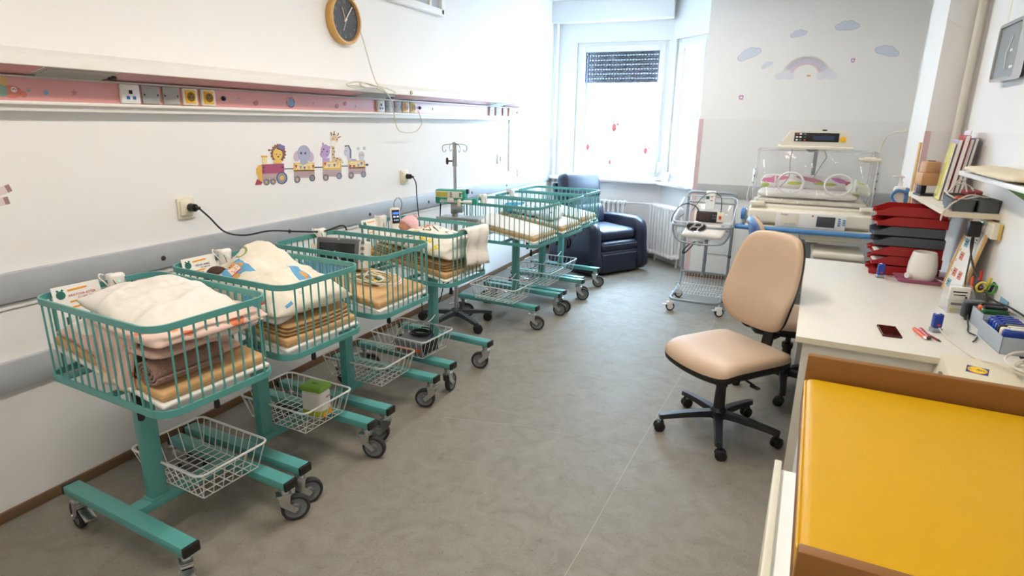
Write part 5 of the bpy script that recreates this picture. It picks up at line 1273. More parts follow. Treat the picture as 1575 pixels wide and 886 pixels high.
for i in range(15):
    x = x0 + 0.02 + (x1 - x0 - 0.04) * i / 14
    wt.tube([(x, -0.17, 0.235), (x, -0.165, 0.135), (x, 0.24, 0.135), (x, 0.28, 0.235)], 0.0016, 5)
for z, ya in ((0.235, -0.17), (0.185, -0.168), (0.135, -0.165), (0.135, -0.05), (0.135, 0.08), (0.135, 0.2)): wt.cyl((x0, ya, z), (x1, ya, z), 0.002, n=5)
ws = obj('wire_tray', wt, WIREW, bt); ws['kind'] = 'stuff'
def small_caster(parent, x, y, r, ang):
    c = obj('caster', MB().box((0, 0, r * 1.75), (r * 1.5, 0.030, r * 0.9), 0.008).cyl((0, 0, r * 1.8), (0, 0, 0.11), 0.008, n=8).box((-r * 1.0, 0, r * 1.5), (r * 1.0, 0.022, 0.012), 0.004), WHITEP, parent, M=at(x, y, 0, ang))
    A = Matrix.Translation((0.006, 0, r)) @ Matrix.Rotation(pi / 2, 4, 'X')
    obj('tyre', MB().lathe([(r * 0.72, -0.012), (r, -0.010), (r, 0.010), (r * 0.72, 0.012)], 20, A), RUBBER, c)
    obj('wheel_hub', MB().lathe([(0.0, -0.014), (r * 0.70, -0.0135), (r * 0.70, 0.0135), (0.0, 0.014)], 20, A), WHITEP, c)
for x, y, a in ((x0, yf + 0.03, 20), (x1, yf + 0.03, 25), (x0, 0.16, 30), (x1, 0.16, 10)): small_caster(bt, x, y, 0.038, a)
em = thing('chrome_emblem', 'chrome oval badge with slanted letter hanging on the bassinet front', 'badge', at(-0.60, 5.205, 0.765) @ Matrix.Rotation(R(86), 4, 'X'))
CHR = mat('bright_chrome', '#cfd2d6', 0.12, 1.0)
obj('plate', MB().prism(ell(0, 0, 0.082, 0.042, 0, 32), -0.004, 0.002), mat('badge_dark', '#3b3d3f', 0.25, 0.6), em)
obj('rim', MB().tube([(0.082 * cos(2 * pi * i / 36), 0.042 * sin(2 * pi * i / 36), 0.002) for i in range(36)], 0.0055, 8, closed=True), CHR, em)
obj('letter', MB().prism(strk([(-0.052, -0.020), (-0.040, -0.006), (-0.022, 0.010), (-0.006, 0.030)], 0.012), 0.002, 0.007).prism(strk([(0.008, -0.032), (0.018, -0.012), (0.034, 0.004), (0.052, 0.018)], 0.012), 0.002, 0.007)
    .prism(strk([(-0.030, -0.004), (-0.010, 0.001), (0.010, -0.002), (0.030, 0.003)], 0.010), 0.002, 0.007), CHR, em)
tub = thing('clear_bassinet', 'clear plastic bassinet tub resting in the grey trolley', 'bassinet', at(-0.565, 5.52, 0))
def tub_mesh():
    m_ = MB(); secs = []
    for (w_, d_, z_, ly) in ((0.36, 0.50, 0.622, 0), (0.40, 0.54, 0.64, 0), (0.44, 0.60, 0.74, 0.0), (0.475, 0.645, 0.80, 0.0)):
        base = rrect(w_, d_, 0.07, 6)
        secs.append([(x, y, z_ + (0.15 * max(0, (y + 0.05) / 0.36) if z_ > 0.78 else 0.0)) for x, y in base])
    n_ = len(secs[0]); vs = [p for s in secs for p in s]; fs = [tuple(range(n_ - 1, -1, -1))]
    for k in range(3): fs += [(k * n_ + j, k * n_ + (j + 1) % n_, (k + 1) * n_ + (j + 1) % n_, (k + 1) * n_ + j) for j in range(n_)]
    return m_.add(vs, fs), secs[-1]
tm, rimp = tub_mesh()
o = obj('shell', tm, CLEAR, tub, angle=60); sd = o.modifiers.new('wall', 'SOLIDIFY'); sd.thickness = 0.004
obj('rim_lip', MB().tube(rimp, 0.008, 8, closed=True), clear('clear_rim', gloss=0.35, milky=0.35), tub)
bm_ = obj('bassinet_mattress', cushion(0.36, 0.50, 0.030, 7, 0.4, 0.003, 90, 24, under=0.9), WMAT, angle=180); bm_.matrix_world = at(-0.565, 5.52, 0.668)
tag(bm_, 'thin white mattress inside the clear bassinet', 'mattress')
ox = thing('pulse_monitor', 'black fronted cream monitor lying in the clear bassinet', 'monitor', at(-0.545, 5.60, 0.742, 2, 0, -10))
fc = obj('folded_cloth', cushion(0.28, 0.20, 0.026, 7, 0.4, 0.004, 92, 22, under=0.9), WHITEB, angle=180); fc.matrix_world = at(-0.555, 5.64, 0.717)
tag(fc, 'folded white cloth under the monitor in the clear bassinet', 'cloth')
obj('case', MB().box((0, 0.03, 0.058), (0.255, 0.12, 0.086), 0.010), CREAMP, ox)
obj('face', MB().box((-0.02, -0.032, 0.058), (0.175, 0.008, 0.090), 0.004), BLACKP, ox)
obj('display', MB().box((-0.045, -0.037, 0.056), (0.10, 0.003, 0.058)), mat('display_maroon', '#3a2220', 0.2), ox)
for k in range(4): obj('button', MB().cyl((0.035 + 0.018 * (k % 2), -0.036, 0.07 - 0.026 * (k // 2)), (0.035 + 0.018 * (k % 2), -0.041, 0.07 - 0.026 * (k // 2)), 0.005, n=8), GREYP, ox)
obj('cable_port', MB().box((0.095, -0.034, 0.055), (0.022, 0.010, 0.03), 0.003), REDINK, ox)
cable('monitor_cable', [(-0.63, 5.60, 0.83), (-0.66, 5.55, 0.89), (-0.72, 5.40, 0.93), (-0.78, 5.36, 0.90), (-0.815, 5.30, 0.83), (-0.82, 5.28, 0.78)], 0.005, mat('cable_dark_teal', '#1f3a40', 0.4), 'dark cable arching out of the clear bassinet over its side')
cable('monitor_cable', [(-0.70, 5.62, 0.84), (-0.65, 5.70, 0.93), (-0.60, 5.74, 0.985), (-0.53, 5.74, 1.0), (-0.47, 5.70, 0.97), (-0.455, 5.66, 0.92), (-0.45, 5.62, 0.84)], 0.004, BLACKP, 'black cable looping over the head end of the clear bassinet')
tg = thing('white_box', 'white box device clipped at the head end of the clear bassinet', 'device', at(-0.565, 5.80, 0.84))
obj('case', MB().box((0, 0, 0.085), (0.085, 0.045, 0.17), 0.012), WHITEP, tg)
decal('label_print', DKGREEN, [rec(-0.055, 0.0, 0.03, 0.03), ], tg, 0, Matrix(((1, 0, 0, 0.03), (0, 0, -1, -0.0226), (0, 1, 0, 0.11), (0, 0, 0, 1))))
decal('warning_print', REDINK, [rec(0, 0, 0.025, 0.008), rec(0, -0.035, 0.02, 0.008)], tg, 0, Matrix(((1, 0, 0, 0.01), (0, 0, -1, -0.0226), (0, 1, 0, 0.12), (0, 0, 0, 1))))
cable('looped_lead', [(-0.50, 5.76, 0.60), (-0.52, 5.75, 0.57), (-0.60, 5.74, 0.545), (-0.66, 5.73, 0.54), (-0.72, 5.72, 0.50), (-0.76, 5.71, 0.44), (-0.74, 5.71, 0.43), (-0.69, 5.72, 0.49), (-0.66, 5.73, 0.54)], 0.006, BLACKP, 'black lead looped under the clear bassinet')

# ------------------------------------------------------------------ incubator
INC = mat('incubator_cream', '#e7e2d2', 0.4, var=0.02); BLUEB = mat('bumper_blue', '#4f86c0', 0.45)
ib = thing('incubator', 'cream newborn incubator with clear hood and blue bumper before the back wall', 'incubator', at(0.243, 5.85, 0))
W2 = 0.47
obj('body', MB().box((0, 0, 0.85), (0.93, 0.60, 0.15), 0.02, seg=2).box((0, -0.30, 0.86), (0.92, 0.14, 0.11), 0.02, seg=2), INC, ib)
obj('bumper', MB().tube(smooth_path([(-0.50, 0.20, 0.757), (-0.50, -0.30, 0.757), (-0.47, -0.39, 0.757), (0.47, -0.39, 0.757), (0.50, -0.30, 0.757), (0.50, 0.20, 0.757)], 6), 0.021, 10), BLUEB, ib)
obj('bumper_shelf', MB().box((0, -0.05, 0.765), (0.96, 0.66, 0.03), 0.01), INC, ib)
ctrl = obj('control_panel', MB().box((0.02, -0.373, 0.845), (0.52, 0.012, 0.125), 0.004), WHITEP, ib)
obj('screen', MB().box((0.135, -0.3805, 0.845), (0.135, 0.004, 0.085), 0.001), mat('panel_screen', '#4a5056', 0.2), ctrl)
obj('module_door', MB().box((-0.135, -0.381, 0.85), (0.135, 0.006, 0.105), 0.002), INC, ctrl)
obj('module_slot', MB().box((-0.13, -0.385, 0.815), (0.085, 0.004, 0.022), 0.002), mat('slot_shade', '#c8c2b2', 0.5), ctrl)
for k in range(7):
    obj('key', MB().box((0.232 if k < 4 else 0.266, -0.3805, 0.875 - 0.017 * (k if k < 4 else k - 3.5)), (0.020, 0.004, 0.011), 0.001), BLUEB, ctrl)
obj('warning_lamp', MB().cyl((0.035, -0.379, 0.888), (0.035, -0.383, 0.888), 0.007, n=10), mat('lamp_brown', '#9a5240', 0.4), ctrl)
text('maker_lettering', 'Dräger', 0.022, BLUEINK, ctrl, Matrix(((1, 0, 0, -0.175), (0, 0, -1, -0.3842), (0, 1, 0, 0.888), (0, 0, 0, 1))))
obj('deck', MB().box((0, 0, 0.935), (0.90, 0.58, 0.03), 0.008), INC, ib)
obj('mattress_tray', MB().box((0.0, 0, 0.975), (0.84, 0.46, 0.035), 0.012), INC, ib)
# hood: sloped front, flat top, end walls, thin clear sheets with two oval port holes
hz0, hz1 = 0.952, 1.40
HM = MB()
def sheet(vs): HM.add(vs, [tuple(range(len(vs)))])
fy0, fy1 = -0.27, -0.20
def front_pt(x, z): return (x, fy0 + (fy1 - fy0) * (z - hz0) / (hz1 - hz0), z)
ports = [(-0.165, 1.135), (0.195, 1.135)]
# front sheet split in columns round the holes
cols = [-0.45] + [c + d for c, _ in ports for d in (-0.115, 0.115)] + [0.45]
for k in range(5):
    xa, xb = cols[k], cols[k + 1]
    if k in (1, 3):
        cx_, cz_ = ports[(k - 1) // 2]; n_ = 24
        hole = [(cx_ + 0.098 * cos(2 * pi * j / n_), cz_ + 0.082 * sin(2 * pi * j / n_)) for j in range(n_)]
        sq = []
        for j in range(n_):
            a = 2 * pi * j / n_; c_, s_ = cos(a), sin(a)
            ex = (xb - xa) / 2
            tx = ex / abs(c_) if abs(c_) > 1e-6 else 9; tz = ((hz1 - cz_) if s_ > 0 else (cz_ - hz0)) / abs(s_) if abs(s_) > 1e-6 else 9
            t = min(tx, tz); sq.append((cx_ + t * c_, cz_ + t * s_))
        cor = [(xb, hz1), (xa, hz1), (xa, hz0), (xb, hz0)]
        vs = [front_pt(*p) for p in hole] + [front_pt(*p) for p in sq]
        HM.add(vs, [(j, (j + 1) % n_, n_ + (j + 1) % n_, n_ + j) for j in range(n_)])
        for c in cor:
            best = sorted(range(n_), key=lambda j: (sq[j][0] - c[0]) ** 2 + (sq[j][1] - c[1]) ** 2)
            j = min(range(n_), key=lambda j: (sq[j][0] - c[0]) ** 2 + (sq[j][1] - c[1]) ** 2 + (sq[(j + 1) % n_][0] - c[0]) ** 2 + (sq[(j + 1) % n_][1] - c[1]) ** 2)
            sheet([front_pt(*sq[j]), front_pt(*c), front_pt(*sq[(j + 1) % n_])])
    else: sheet([front_pt(xa, hz0), front_pt(xb, hz0), front_pt(xb, hz1), front_pt(xa, hz1)])
sheet([(-0.45, 0.27, hz0), (-0.45, 0.20, hz1), (0.45, 0.20, hz1), (0.45, 0.27, hz0)])
sheet([(-0.45, fy1, hz1), (0.45, fy1, hz1), (0.45, 0.20, hz1), (-0.45, 0.20, hz1)])
for x in (-0.45, 0.45): sheet([(x, fy0, hz0), (x, fy1, hz1), (x, 0.20, hz1), (x, 0.27, hz0)])
hd_ = obj('hood', HM, clear('hood_acrylic', gloss=0.10, milky=0.04), ib, angle=20)
sd = hd_.modifiers.new('wall', 'SOLIDIFY'); sd.thickness = 0.005
eg = MB()
for x in (-0.45, 0.45): eg.tube([(x, fy0, hz0), (x, fy1, hz1), (x, 0.20, hz1), (x, 0.27, hz0)], 0.004, 6)
eg.cyl((-0.45, fy1, hz1), (0.45, fy1, hz1), 0.004, n=6).cyl((-0.45, 0.2, hz1), (0.45, 0.2, hz1), 0.003, n=6).cyl((-0.45, fy0, hz0), (0.45, fy0, hz0), 0.004, n=6)
obj('hood_edge', eg, clear('acrylic_edge', gloss=0.4, milky=0.30), ib)
RING = mat('port_ring', '#dfe0de', 0.4)
for cx_, cz_ in ports:
    pr = obj('port_ring', MB().tube([front_pt(cx_ + 0.100 * cos(2 * pi * j / 32), cz_ + 0.084 * sin(2 * pi * j / 32)) for j in range(32)], 0.0085, 8, closed=True), RING, ib)
    obj('port_door', MB().prism(ell(0, 0, 0.096, 0.080, 0, 28), 0, 0.004, Matrix(((1, 0, 0, cx_), (0, 0.16, -1, front_pt(0, cz_)[1] - 0.008), (0, 1, 0.16, cz_), (0, 0, 0, 1)))), CLEAR, pr)
    s_ = -1 if cx_ < 0 else 1
    obj('port_latch', MB().box((cx_ + s_ * 0.118, front_pt(0, cz_)[1] - 0.012, cz_ + 0.0), (0.014, 0.022, 0.10), 0.005), RING, pr)
for x in (-0.405, 0.41):
    for z in (1.0, 1.06, 1.12, 1.18, 1.24):
        obj('hood_seal', MB().lathe([(0.006, -0.004), (0.012, 0), (0.006, 0.004)], 10, Matrix.Translation((x + (0.05 if x > 0 else -0.05), -0.235, z)) @ Matrix.Rotation(pi / 2, 4, 'Y')), GREYP, ib)
obj('side_cap', MB().lathe([(0.0, 0), (0.06, 0.0), (0.066, 0.012), (0.05, 0.022), (0.0, 0.024)], 20, Matrix.Translation((-0.453, -0.02, 1.17)) @ Matrix.Rotation(-pi / 2, 4, 'Y')), WHITEP, ib)
obj('hood_hinge', MB().box((-0.40, -0.30, 0.957), (0.12, 0.06, 0.035), 0.008), INC, ib)
obj('hood_hinge', MB().box((0.42, -0.30, 0.957), (0.10, 0.06, 0.030), 0.008), INC, ib)
obj('valve', MB().cyl((0.31, -0.215, 1.345), (0.47, -0.215, 1.345), 0.016, n=12).cyl((0.35, -0.215, 1.345), (0.43, -0.215, 1.345), 0.022, n=12).cyl((0.38, -0.22, 1.345), (0.38, -0.245, 1.345), 0.010, n=10), CREAMP, ib)
obj('adjust_knob', MB().lathe([(0.0, 0), (0.048, 0), (0.05, 0.01), (0.05, 0.03), (0.044, 0.036), (0.0, 0.036)], 16, Matrix.Translation((-0.485, -0.30, 0.860)) @ Matrix.Rotation(-pi / 2, 4, 'Y')), BLUEB, ib)
obj('knob_bracket', MB().box((-0.500, -0.24, 0.83), (0.05, 0.06, 0.14), 0.014), WHITEP, ib)
# column, base and wheels
obj('column', MB().box((0.05, 0.08, 0.45), (0.16, 0.16, 0.62), 0.012), mat('column_grey', '#9aa0a4', 0.4), ib)
obj('under_tray', MB().box((0.20, -0.10, 0.70), (0.46, 0.40, 0.05), 0.012).box((0.16, -0.12, 0.665), (0.30, 0.30, 0.03), 0.01), INC, ib)
obj('foot_frame', MB().box((-0.375, -0.105, 0.15), (0.07, 0.84, 0.05), 0.012).box((0.36, 0, 0.15), (0.07, 0.62, 0.05), 0.012).box((0, 0.08, 0.15), (0.70, 0.10, 0.05), 0.012), INC, ib)
for x in (-0.36, 0.36):
    for y in (-0.30, 0.28): small_caster(ib, x - (0.03 if (x < 0 and y < 0) else 0), y - (0.20 if (x < 0 and y < 0) else 0), 0.062, 35)
dw = thing('drawer_unit', 'low cream drawer unit standing under the incubator', 'drawers', at(0.50, 5.62, 0))
obj('carcass', MB().box((0, 0, 0.369), (0.36, 0.34, 0.384), 0.012), INC, dw)
obj('drawer', MB().box((0, -0.176, 0.52), (0.35, 0.014, 0.055), 0.005), INC, dw); obj('drawer', MB().box((0, -0.176, 0.40), (0.35, 0.014, 0.16), 0.005), INC, dw); obj('drawer', MB().box((0, -0.176, 0.25), (0.35, 0.014, 0.12), 0.005), INC, dw)
obj('top_cover', MB().box((0, -0.02, 0.585), (0.38, 0.40, 0.05), 0.018, seg=2), INC, dw)
# bedding inside
DOTS = [('e', 0.08 + 0.07 * k, 0.10 + 0.06 * (k % 2), 0.010, 0.022, 0, ['#b48aa0', '#8aa08c', '#c08a7a'][k % 3]) for k in range(13)]
o = obj('dotted_mattress', cushion(0.80, 0.44, 0.034, 7, 0.4, 0.004, 95, 34, under=0.8), printed('dotted_sheet', '#ece7e0', DOTS), angle=180); o.matrix_world = at(0.225, 5.85, 1.0265)
tag(o, 'white mattress with coloured dots inside the incubator hood', 'mattress')
FLO = [('e', 0.12, 0.45, 0.09, 0.16, 30, '#c9628a'), ('e', 0.24, 0.6, 0.10, 0.12, -20, '#d97a94'), ('e', 0.40, 0.3, 0.07, 0.12, 0, '#b6c24a'), ('e', 0.52, 0.55, 0.06, 0.2, 30, '#c97c8e'), ('e', 0.66, 0.35, 0.12, 0.10, -10, '#b3bd40'), ('e', 0.80, 0.6, 0.08, 0.16, 20, '#c06aa6'), ('e', 0.94, 0.4, 0.06, 0.18, 10, '#c2405e'), ('e', 0.05, 0.2, 0.06, 0.14, 0, '#a9b84a')]
FL = printed('flower_cloth', '#e3dcd8', FLO)
o = obj('nest_roll', cushion(0.76, 0.15, 0.055, 4, 0.5, 0.008, 97, 40, under=0.8), FL, angle=180); o.matrix_world = at(0.215, 5.985, 1.105, 0, 0, 55)
tag(o, 'flowered pink and green nest roll along the back of the incubator', 'cushion')
o = obj('nest_roll', cushion(0.13, 0.20, 0.06, 3, 0.5, 0.012, 98, 26, under=0.6), printed('green_leaf_cloth', '#dfe0cc', [('e', 0.4, 0.4, 0.25, 0.2, 30, '#a9c05a')]), angle=180); o.matrix_world = at(0.595, 5.72, 1.085, 20, 20)
tag(o, 'pale green bunched end of the nest roll inside the hood', 'cushion')
# overhead lamp device on its own arm
ph = thing('phototherapy_lamp', 'white treatment lamp with black keypad panel above the incubator', 'lamp', at(0.225, 5.80, 0))
obj('arm', MB().box((0.035, 0.335, 1.22), (0.034, 0.024, 0.42), 0.006).box((0.035, 0.20, 1.42), (0.034, 0.28, 0.018), 0.005), mat('arm_grey', '#8c8f94', 0.35, 0.5), ph)
obj('arm_foot', MB().box((0.035, 0.36, 0.96), (0.12, 0.03, 0.30), 0.01), WHITEP, ph)
obj('shade', MB().prism([(-0.265, 1.425), (0.265, 1.425), (0.262, 1.470), (0.215, 1.560), (-0.195, 1.560), (-0.258, 1.470)], -0.16, 0.10, Matrix(((1, 0, 0, 0), (0, 0, 1, 0), (0, 1, 0, 0), (0, 0, 0, 1)))), INC, ph)
obj('shade_lip', MB().box((0, -0.03, 1.425), (0.56, 0.28, 0.026), 0.008), INC, ph)
kp = obj('keypad', MB().box((0.0, -0.163, 1.510), (0.33, 0.006, 0.070), 0.002), BLACKP, ph)
KC = [REDINK, WHITEP, GREYP, WHITEP, WHITEP, DKGREEN, WHITEP, GREYP, REDINK]
for k in range(9): obj('key', MB().box((-0.145 + 0.026 * (k % 3) + (0.008 if k % 3 == 2 else 0), -0.167, 1.534 - 0.024 * (k // 3)), (0.016, 0.003, 0.013), 0.001), KC[k], kp)
obj('display', MB().box((0.055, -0.167, 1.506), (0.155, 0.003, 0.034)), mat('display_navy', '#2f3b5a', 0.2), kp)
obj('warning_disc', MB().cyl((0.195, -0.160, 1.497), (0.195, -0.165, 1.497), 0.023, n=18), YSOCK, ph)
obj('top_knob', MB().cyl((0.06, -0.03, 1.56), (0.06, -0.03, 1.572), 0.018, n=12), BLACKP, ph)
obj('under_light', MB().lathe([(0.0, 1.385), (0.02, 1.388), (0.045, 1.412), (0.0, 1.412)], 16, Matrix.Translation((-0.02, -0.06, 0))), GREYP, ph)
for pts, lab in (([(-0.13, 5.72, 1.412), (-0.135, 5.70, 1.30), (-0.13, 5.68, 1.18), (-0.20, 5.66, 1.08)], 0), ([(0.30, 5.76, 1.412), (0.33, 5.80, 1.35), (0.31, 5.86, 1.29), (0.26, 5.94, 1.16)], 1)):
    pts = [(p[0] + (0.19 if lab == 0 else 0.0), p[1], p[2]) for p in pts]
    cable('lamp_lead', pts, 0.003, GREYP, ['thin grey lead hanging from the treatment lamp into the hood, nearer the window', 'thin grey lead hanging from the treatment lamp into the hood, nearer the pier'][lab])
cable('oxygen_tube', [(0.80, 6.57, 1.00), (0.80, 6.57, 1.30), (0.82, 6.52, 1.48), (0.86, 6.40, 1.55), (0.95, 6.30, 1.57)], 0.008, CREAMP, 'cream hose arching against the back wall beside the pier', 'hose')
cable('side_tube', [(-0.24, 5.83, 1.12), (-0.26, 5.83, 1.00), (-0.25, 5.82, 0.93)], 0.003, WHITEP, 'thin white tube dropping from the round cap of the incubator', 'hose')
wb = thing('wall_outlet_panel', 'white access panel low on the back wall behind the bassinet', 'panel', on_back_wall(-0.50, YB - 0.004, 0.44))
obj('plate', MB().box((0, 0, 0.006), (0.26, 0.34, 0.012), 0.004), WHITE, wb)

# ------------------------------------------------------------------ office chairs
SHELL = mat('chair_black', '#18191b', 0.5, var=0.08)
def plate_mesh(outline, z_mid, z_edge, thick, curve):
    """rounded cushion from a closed outline [(u, v)], u across, v up/forward; curve(u, v) bends it"""
    P = [Vector((a, b, 0)) for a, b in outline]; P = smooth_path(P, 4, closed=True); n_ = len(P)
    ctr = sum(P, Vector()) / n_
    rings = [(1.0, 0.0), (0.995, 0.35), (0.96, 0.75), (0.86, 0.95), (0.6, 1.0), (0.3, 1.0)]
    vs = []
    for sc_, h_ in rings:
        for p in P:
            q = ctr + (p - ctr) * sc_; vs.append((q.x, q.y, z_edge + (z_mid - z_edge) * h_ + curve(q.x, q.y)))
    vs.append((ctr.x, ctr.y, z_mid + curve(ctr.x, ctr.y)))
    base = len(vs)
    for sc_, dz in ((0.99, -thick * 0.6), (0.93, -thick), (0.0, -thick)):
        for p in P:
            q = ctr + (p - ctr) * sc_; vs.append((q.x, q.y, z_edge + dz + curve(q.x, q.y)))
    top = []; k = len(rings)
    for r_ in range(k - 1): top += [(r_ * n_ + j, r_ * n_ + (j + 1) % n_, (r_ + 1) * n_ + (j + 1) % n_, (r_ + 1) * n_ + j) for j in range(n_)]
    top += [((k - 1) * n_ + j, (k - 1) * n_ + (j + 1) % n_, base - 1) for j in range(n_)]
    bot = [(j, base + j, base + (j + 1) % n_, (j + 1) % n_) for j in range(n_)]
    for r_ in range(2): bot += [(base + r_ * n_ + j, base + (r_ + 1) * n_ + j, base + (r_ + 1) * n_ + (j + 1) % n_, base + r_ * n_ + (j + 1) % n_) for j in range(n_)]
    a = MB(); a.v = vs[:base]; a.f = top
    b = MB(); b.v = [tuple(v) for v in vs]; b.f = bot
    return a, b
def office_chair(M, label, shell_back):
    c = thing('office_chair', label, 'chair', M, 'beige office chairs')
    star_base(c, 5, 0.315, 0.115, 0.085, BASEB, 0.026, 0.020, 0.5, 0.029)
    obj('gas_lift', MB().cyl((0, 0, 0.13), (0, 0, 0.27), 0.030, 0.026, n=18).cyl((0, 0, 0.27), (0, 0, 0.30), 0.033, n=18).cyl((0, 0, 0.30), (0, 0, 0.405), 0.016, n=14), BASEB, c)
    seat_o = [(-0.235, 0.20), (-0.242, 0.0), (-0.235, -0.16), (-0.19, -0.232), (0, -0.252), (0.19, -0.232), (0.235, -0.16), (0.242, 0.0), (0.235, 0.20), (0.17, 0.242), (0, 0.25), (-0.17, 0.242)]
    a, b = plate_mesh(seat_o, 0.045, 0.0, 0.045, lambda u, v: -0.35 * max(0, -v - 0.10) ** 2 * 4 + 0.10 * u * u)
    S_ = at(0, 0, 0.445)
    st = obj('seat', a, BEIGE, c, angle=70, M=S_); obj('seat_shell', b, SHELL, c, angle=60, M=S_)
    obj('mechanism', MB().box((0, 0.02, 0.385), (0.16, 0.22, 0.045), 0.01).cyl((0.08, -0.02, 0.385), (0.24, -0.04, 0.375), 0.006, n=8), SHELL, c)
    obj('back_bar', MB().tube(smooth_path([(0, 0.05, 0.385), (0, 0.20, 0.385), (0, 0.275, 0.41), (0, 0.305, 0.50), (0, 0.31, 0.64)], 5), 0.014, prof=[(-0.008, -0.03), (0.008, -0.03), (0.008, 0.03), (-0.008, 0.03)]), SHELL, c)
    obj('adjust_knob', MB().cyl((0.0, 0.31, 0.50), (0.0, 0.37, 0.50), 0.008, n=8).cyl((0, 0.345, 0.50), (0, 0.375, 0.50), 0.024, 0.020, n=14), SHELL, c)
    obj('lever_paddle', MB().box((0.25, -0.045, 0.372), (0.05, 0.025, 0.012), 0.005), SHELL, c)
    back_o = [(-0.195, -0.17), (-0.215, -0.05), (-0.205, 0.10), (-0.175, 0.21), (-0.12, 0.262), (0, 0.275), (0.12, 0.262), (0.175, 0.21), (0.205, 0.10), (0.215, -0.05), (0.195, -0.17), (0.13, -0.225), (0, -0.24), (-0.13, -0.225)]
    a, b = plate_mesh(back_o, 0.035, 0.0, 0.030, lambda u, v: 0.9 * u * u + 0.10 * math.exp(-((v + 0.12) / 0.12) ** 2) * 0.25)
    B_ = Matrix.Translation((0, 0.245, 0.80)) @ Matrix.Rotation(R(-10), 4, 'X') @ Matrix(((1, 0, 0, 0), (0, 0, -1, 0), (0, 1, 0, 0), (0, 0, 0, 1)))
    obj('backrest', a, BEIGE, c, angle=70, M=B_); obj('backrest_shell', b, shell_back, c, angle=60, M=B_)
office_chair(at(-0.152, 3.125, 0, -40), 'beige office chair in the open aisle, turned to the cots', SHELL)
office_chair(at(0.165, 3.90, 0, 97), 'beige office chair with blue back shell pushed up to the desk', mat('chair_blue', '#3f5f95', 0.45))

# ------------------------------------------------------------------ desk
DESKM = mat('desk_white', '#e9e6dd', 0.38, var=0.02); DEDGE = mat('desk_edge_cream', '#ddd2b8', 0.5)
dk = thing('desk', 'white laminate desk along the wall with worn cream edges', 'desk', at(0.14, 2.65, 0, -2.5))
DT = 0.75
obj('top', MB().box((0.392, 0.86, DT - 0.0125), (0.784, 1.72, 0.025), 0.002), DESKM, dk)
obj('front_edge', MB().box((0.392, 0.001, DT - 0.0125), (0.784, 0.003, 0.0245)), DEDGE, dk)
obj('side_edge', MB().box((0.001, 0.86, DT - 0.0125), (0.003, 1.718, 0.0245)), DEDGE, dk)
obj('near_panel', MB().box((0.40, 0.04, 0.3625), (0.74, 0.022, 0.725)), mat('panel_cream', '#d8d2c2', 0.5), dk)
obj('far_panel', MB().box((0.40, 1.68, 0.3625), (0.74, 0.022, 0.725)), DESKM, dk)
obj('back_panel', MB().box((0.76, 0.86, 0.50), (0.018, 1.60, 0.45)), DESKM, dk)
# letter trays: each a thing
REDT = mat('tray_red', '#9c1616', 0.35, var=0.05); SMOKE = mat('tray_smoke', '#4a5058', 0.25, var=0.05)
def letter_tray(M, m, label):
    t = MB(); w_, d_, h_ = 0.34, 0.255, 0.055; th = 0.003
    Mx = Matrix(((1, 0, 0, 0), (0, 0, 1, 0), (0, 1, 0, 0), (0, 0, 0, 1)))
    side = [(-w_ / 2, 0), (w_ / 2, 0), (w_ / 2, h_), (-w_ / 2 + 0.075, h_), (-w_ / 2 - 0.012, 0.018)]
    t.box((0, 0, th / 2), (w_, d_, th))
    t.prism(side, -d_ / 2, -d_ / 2 + th, Mx); t.prism(side, d_ / 2 - th, d_ / 2, Mx)
    t.box((w_ / 2 - th / 2, 0, h_ / 2), (th, d_, h_))
    t.box((-w_ / 2 + 0.0, -d_ / 2 + 0.03, 0.008), (0.02, 0.05, 0.016)).box((-w_ / 2 + 0.0, d_ / 2 - 0.03, 0.008), (0.02, 0.05, 0.016))
    o = obj('letter_tray', t, m); o.matrix_world = M
    return tag(o, label, 'tray', 'letter trays stacked on the desk')
ords = ['lowest red letter tray standing on the desk', 'red letter tray, second from the desk', 'red letter tray, third from the desk', 'smoky grey letter tray, lower of the two', 'smoky grey letter tray, upper of the two', 'red letter tray directly above the grey trays', 'topmost red letter tray of the stack']
cols_ = [REDT, REDT, REDT, SMOKE, SMOKE, REDT, REDT]
for k in range(7):
    letter_tray(at(0.735 + 0.006 * (k % 2) - 0.002 * k, 4.200 + 0.004 * ((k * 2) % 3), DT + 0.001 + 0.0585 * k, -1 + (k % 3)), cols_[k], ords[k])
for k in range(2):
    tag(obj('paper_sheet', MB().box((0.72, 4.200, DT + 0.0585 * (k + 1) + 0.008), (0.29, 0.21, 0.004)), PAPER), ['white papers in the second red tray', 'white papers in the third red tray'][k], 'paper')
# white warmer cup on a pink tray
pt = thing('pink_tray', 'pink plastic tray under the white warmer cup', 'tray', at(0.80, 3.99, DT, -2))
PNK = mat('tray_pink', '#b56a8a', 0.4)
obj('bowl', MB().add([(x, y, 0.004) for x, y in rrect(0.22, 0.13, 0.02, 3)] + [(x, y, 0.022) for x, y in rrect(0.255, 0.16, 0.025, 3)] + [(x, y, 0.022) for x, y in rrect(0.262, 0.167, 0.028, 3)] + [(x, y, 0.0) for x, y in rrect(0.225, 0.135, 0.02, 3)],
    (lambda n_: [tuple(range(n_))] + [(k * n_ + j, k * n_ + (j + 1) % n_, (k + 1) * n_ + (j + 1) % n_, (k + 1) * n_ + j) for k in range(3) for j in range(n_)] + [tuple(range(4 * n_ - 1, 3 * n_ - 1, -1))])(16)), PNK, pt)
cup = thing('bottle_warmer', 'rounded white bottle warmer with side dial on the pink tray', 'warmer', at(0.800, 3.99, DT + 0.0045))
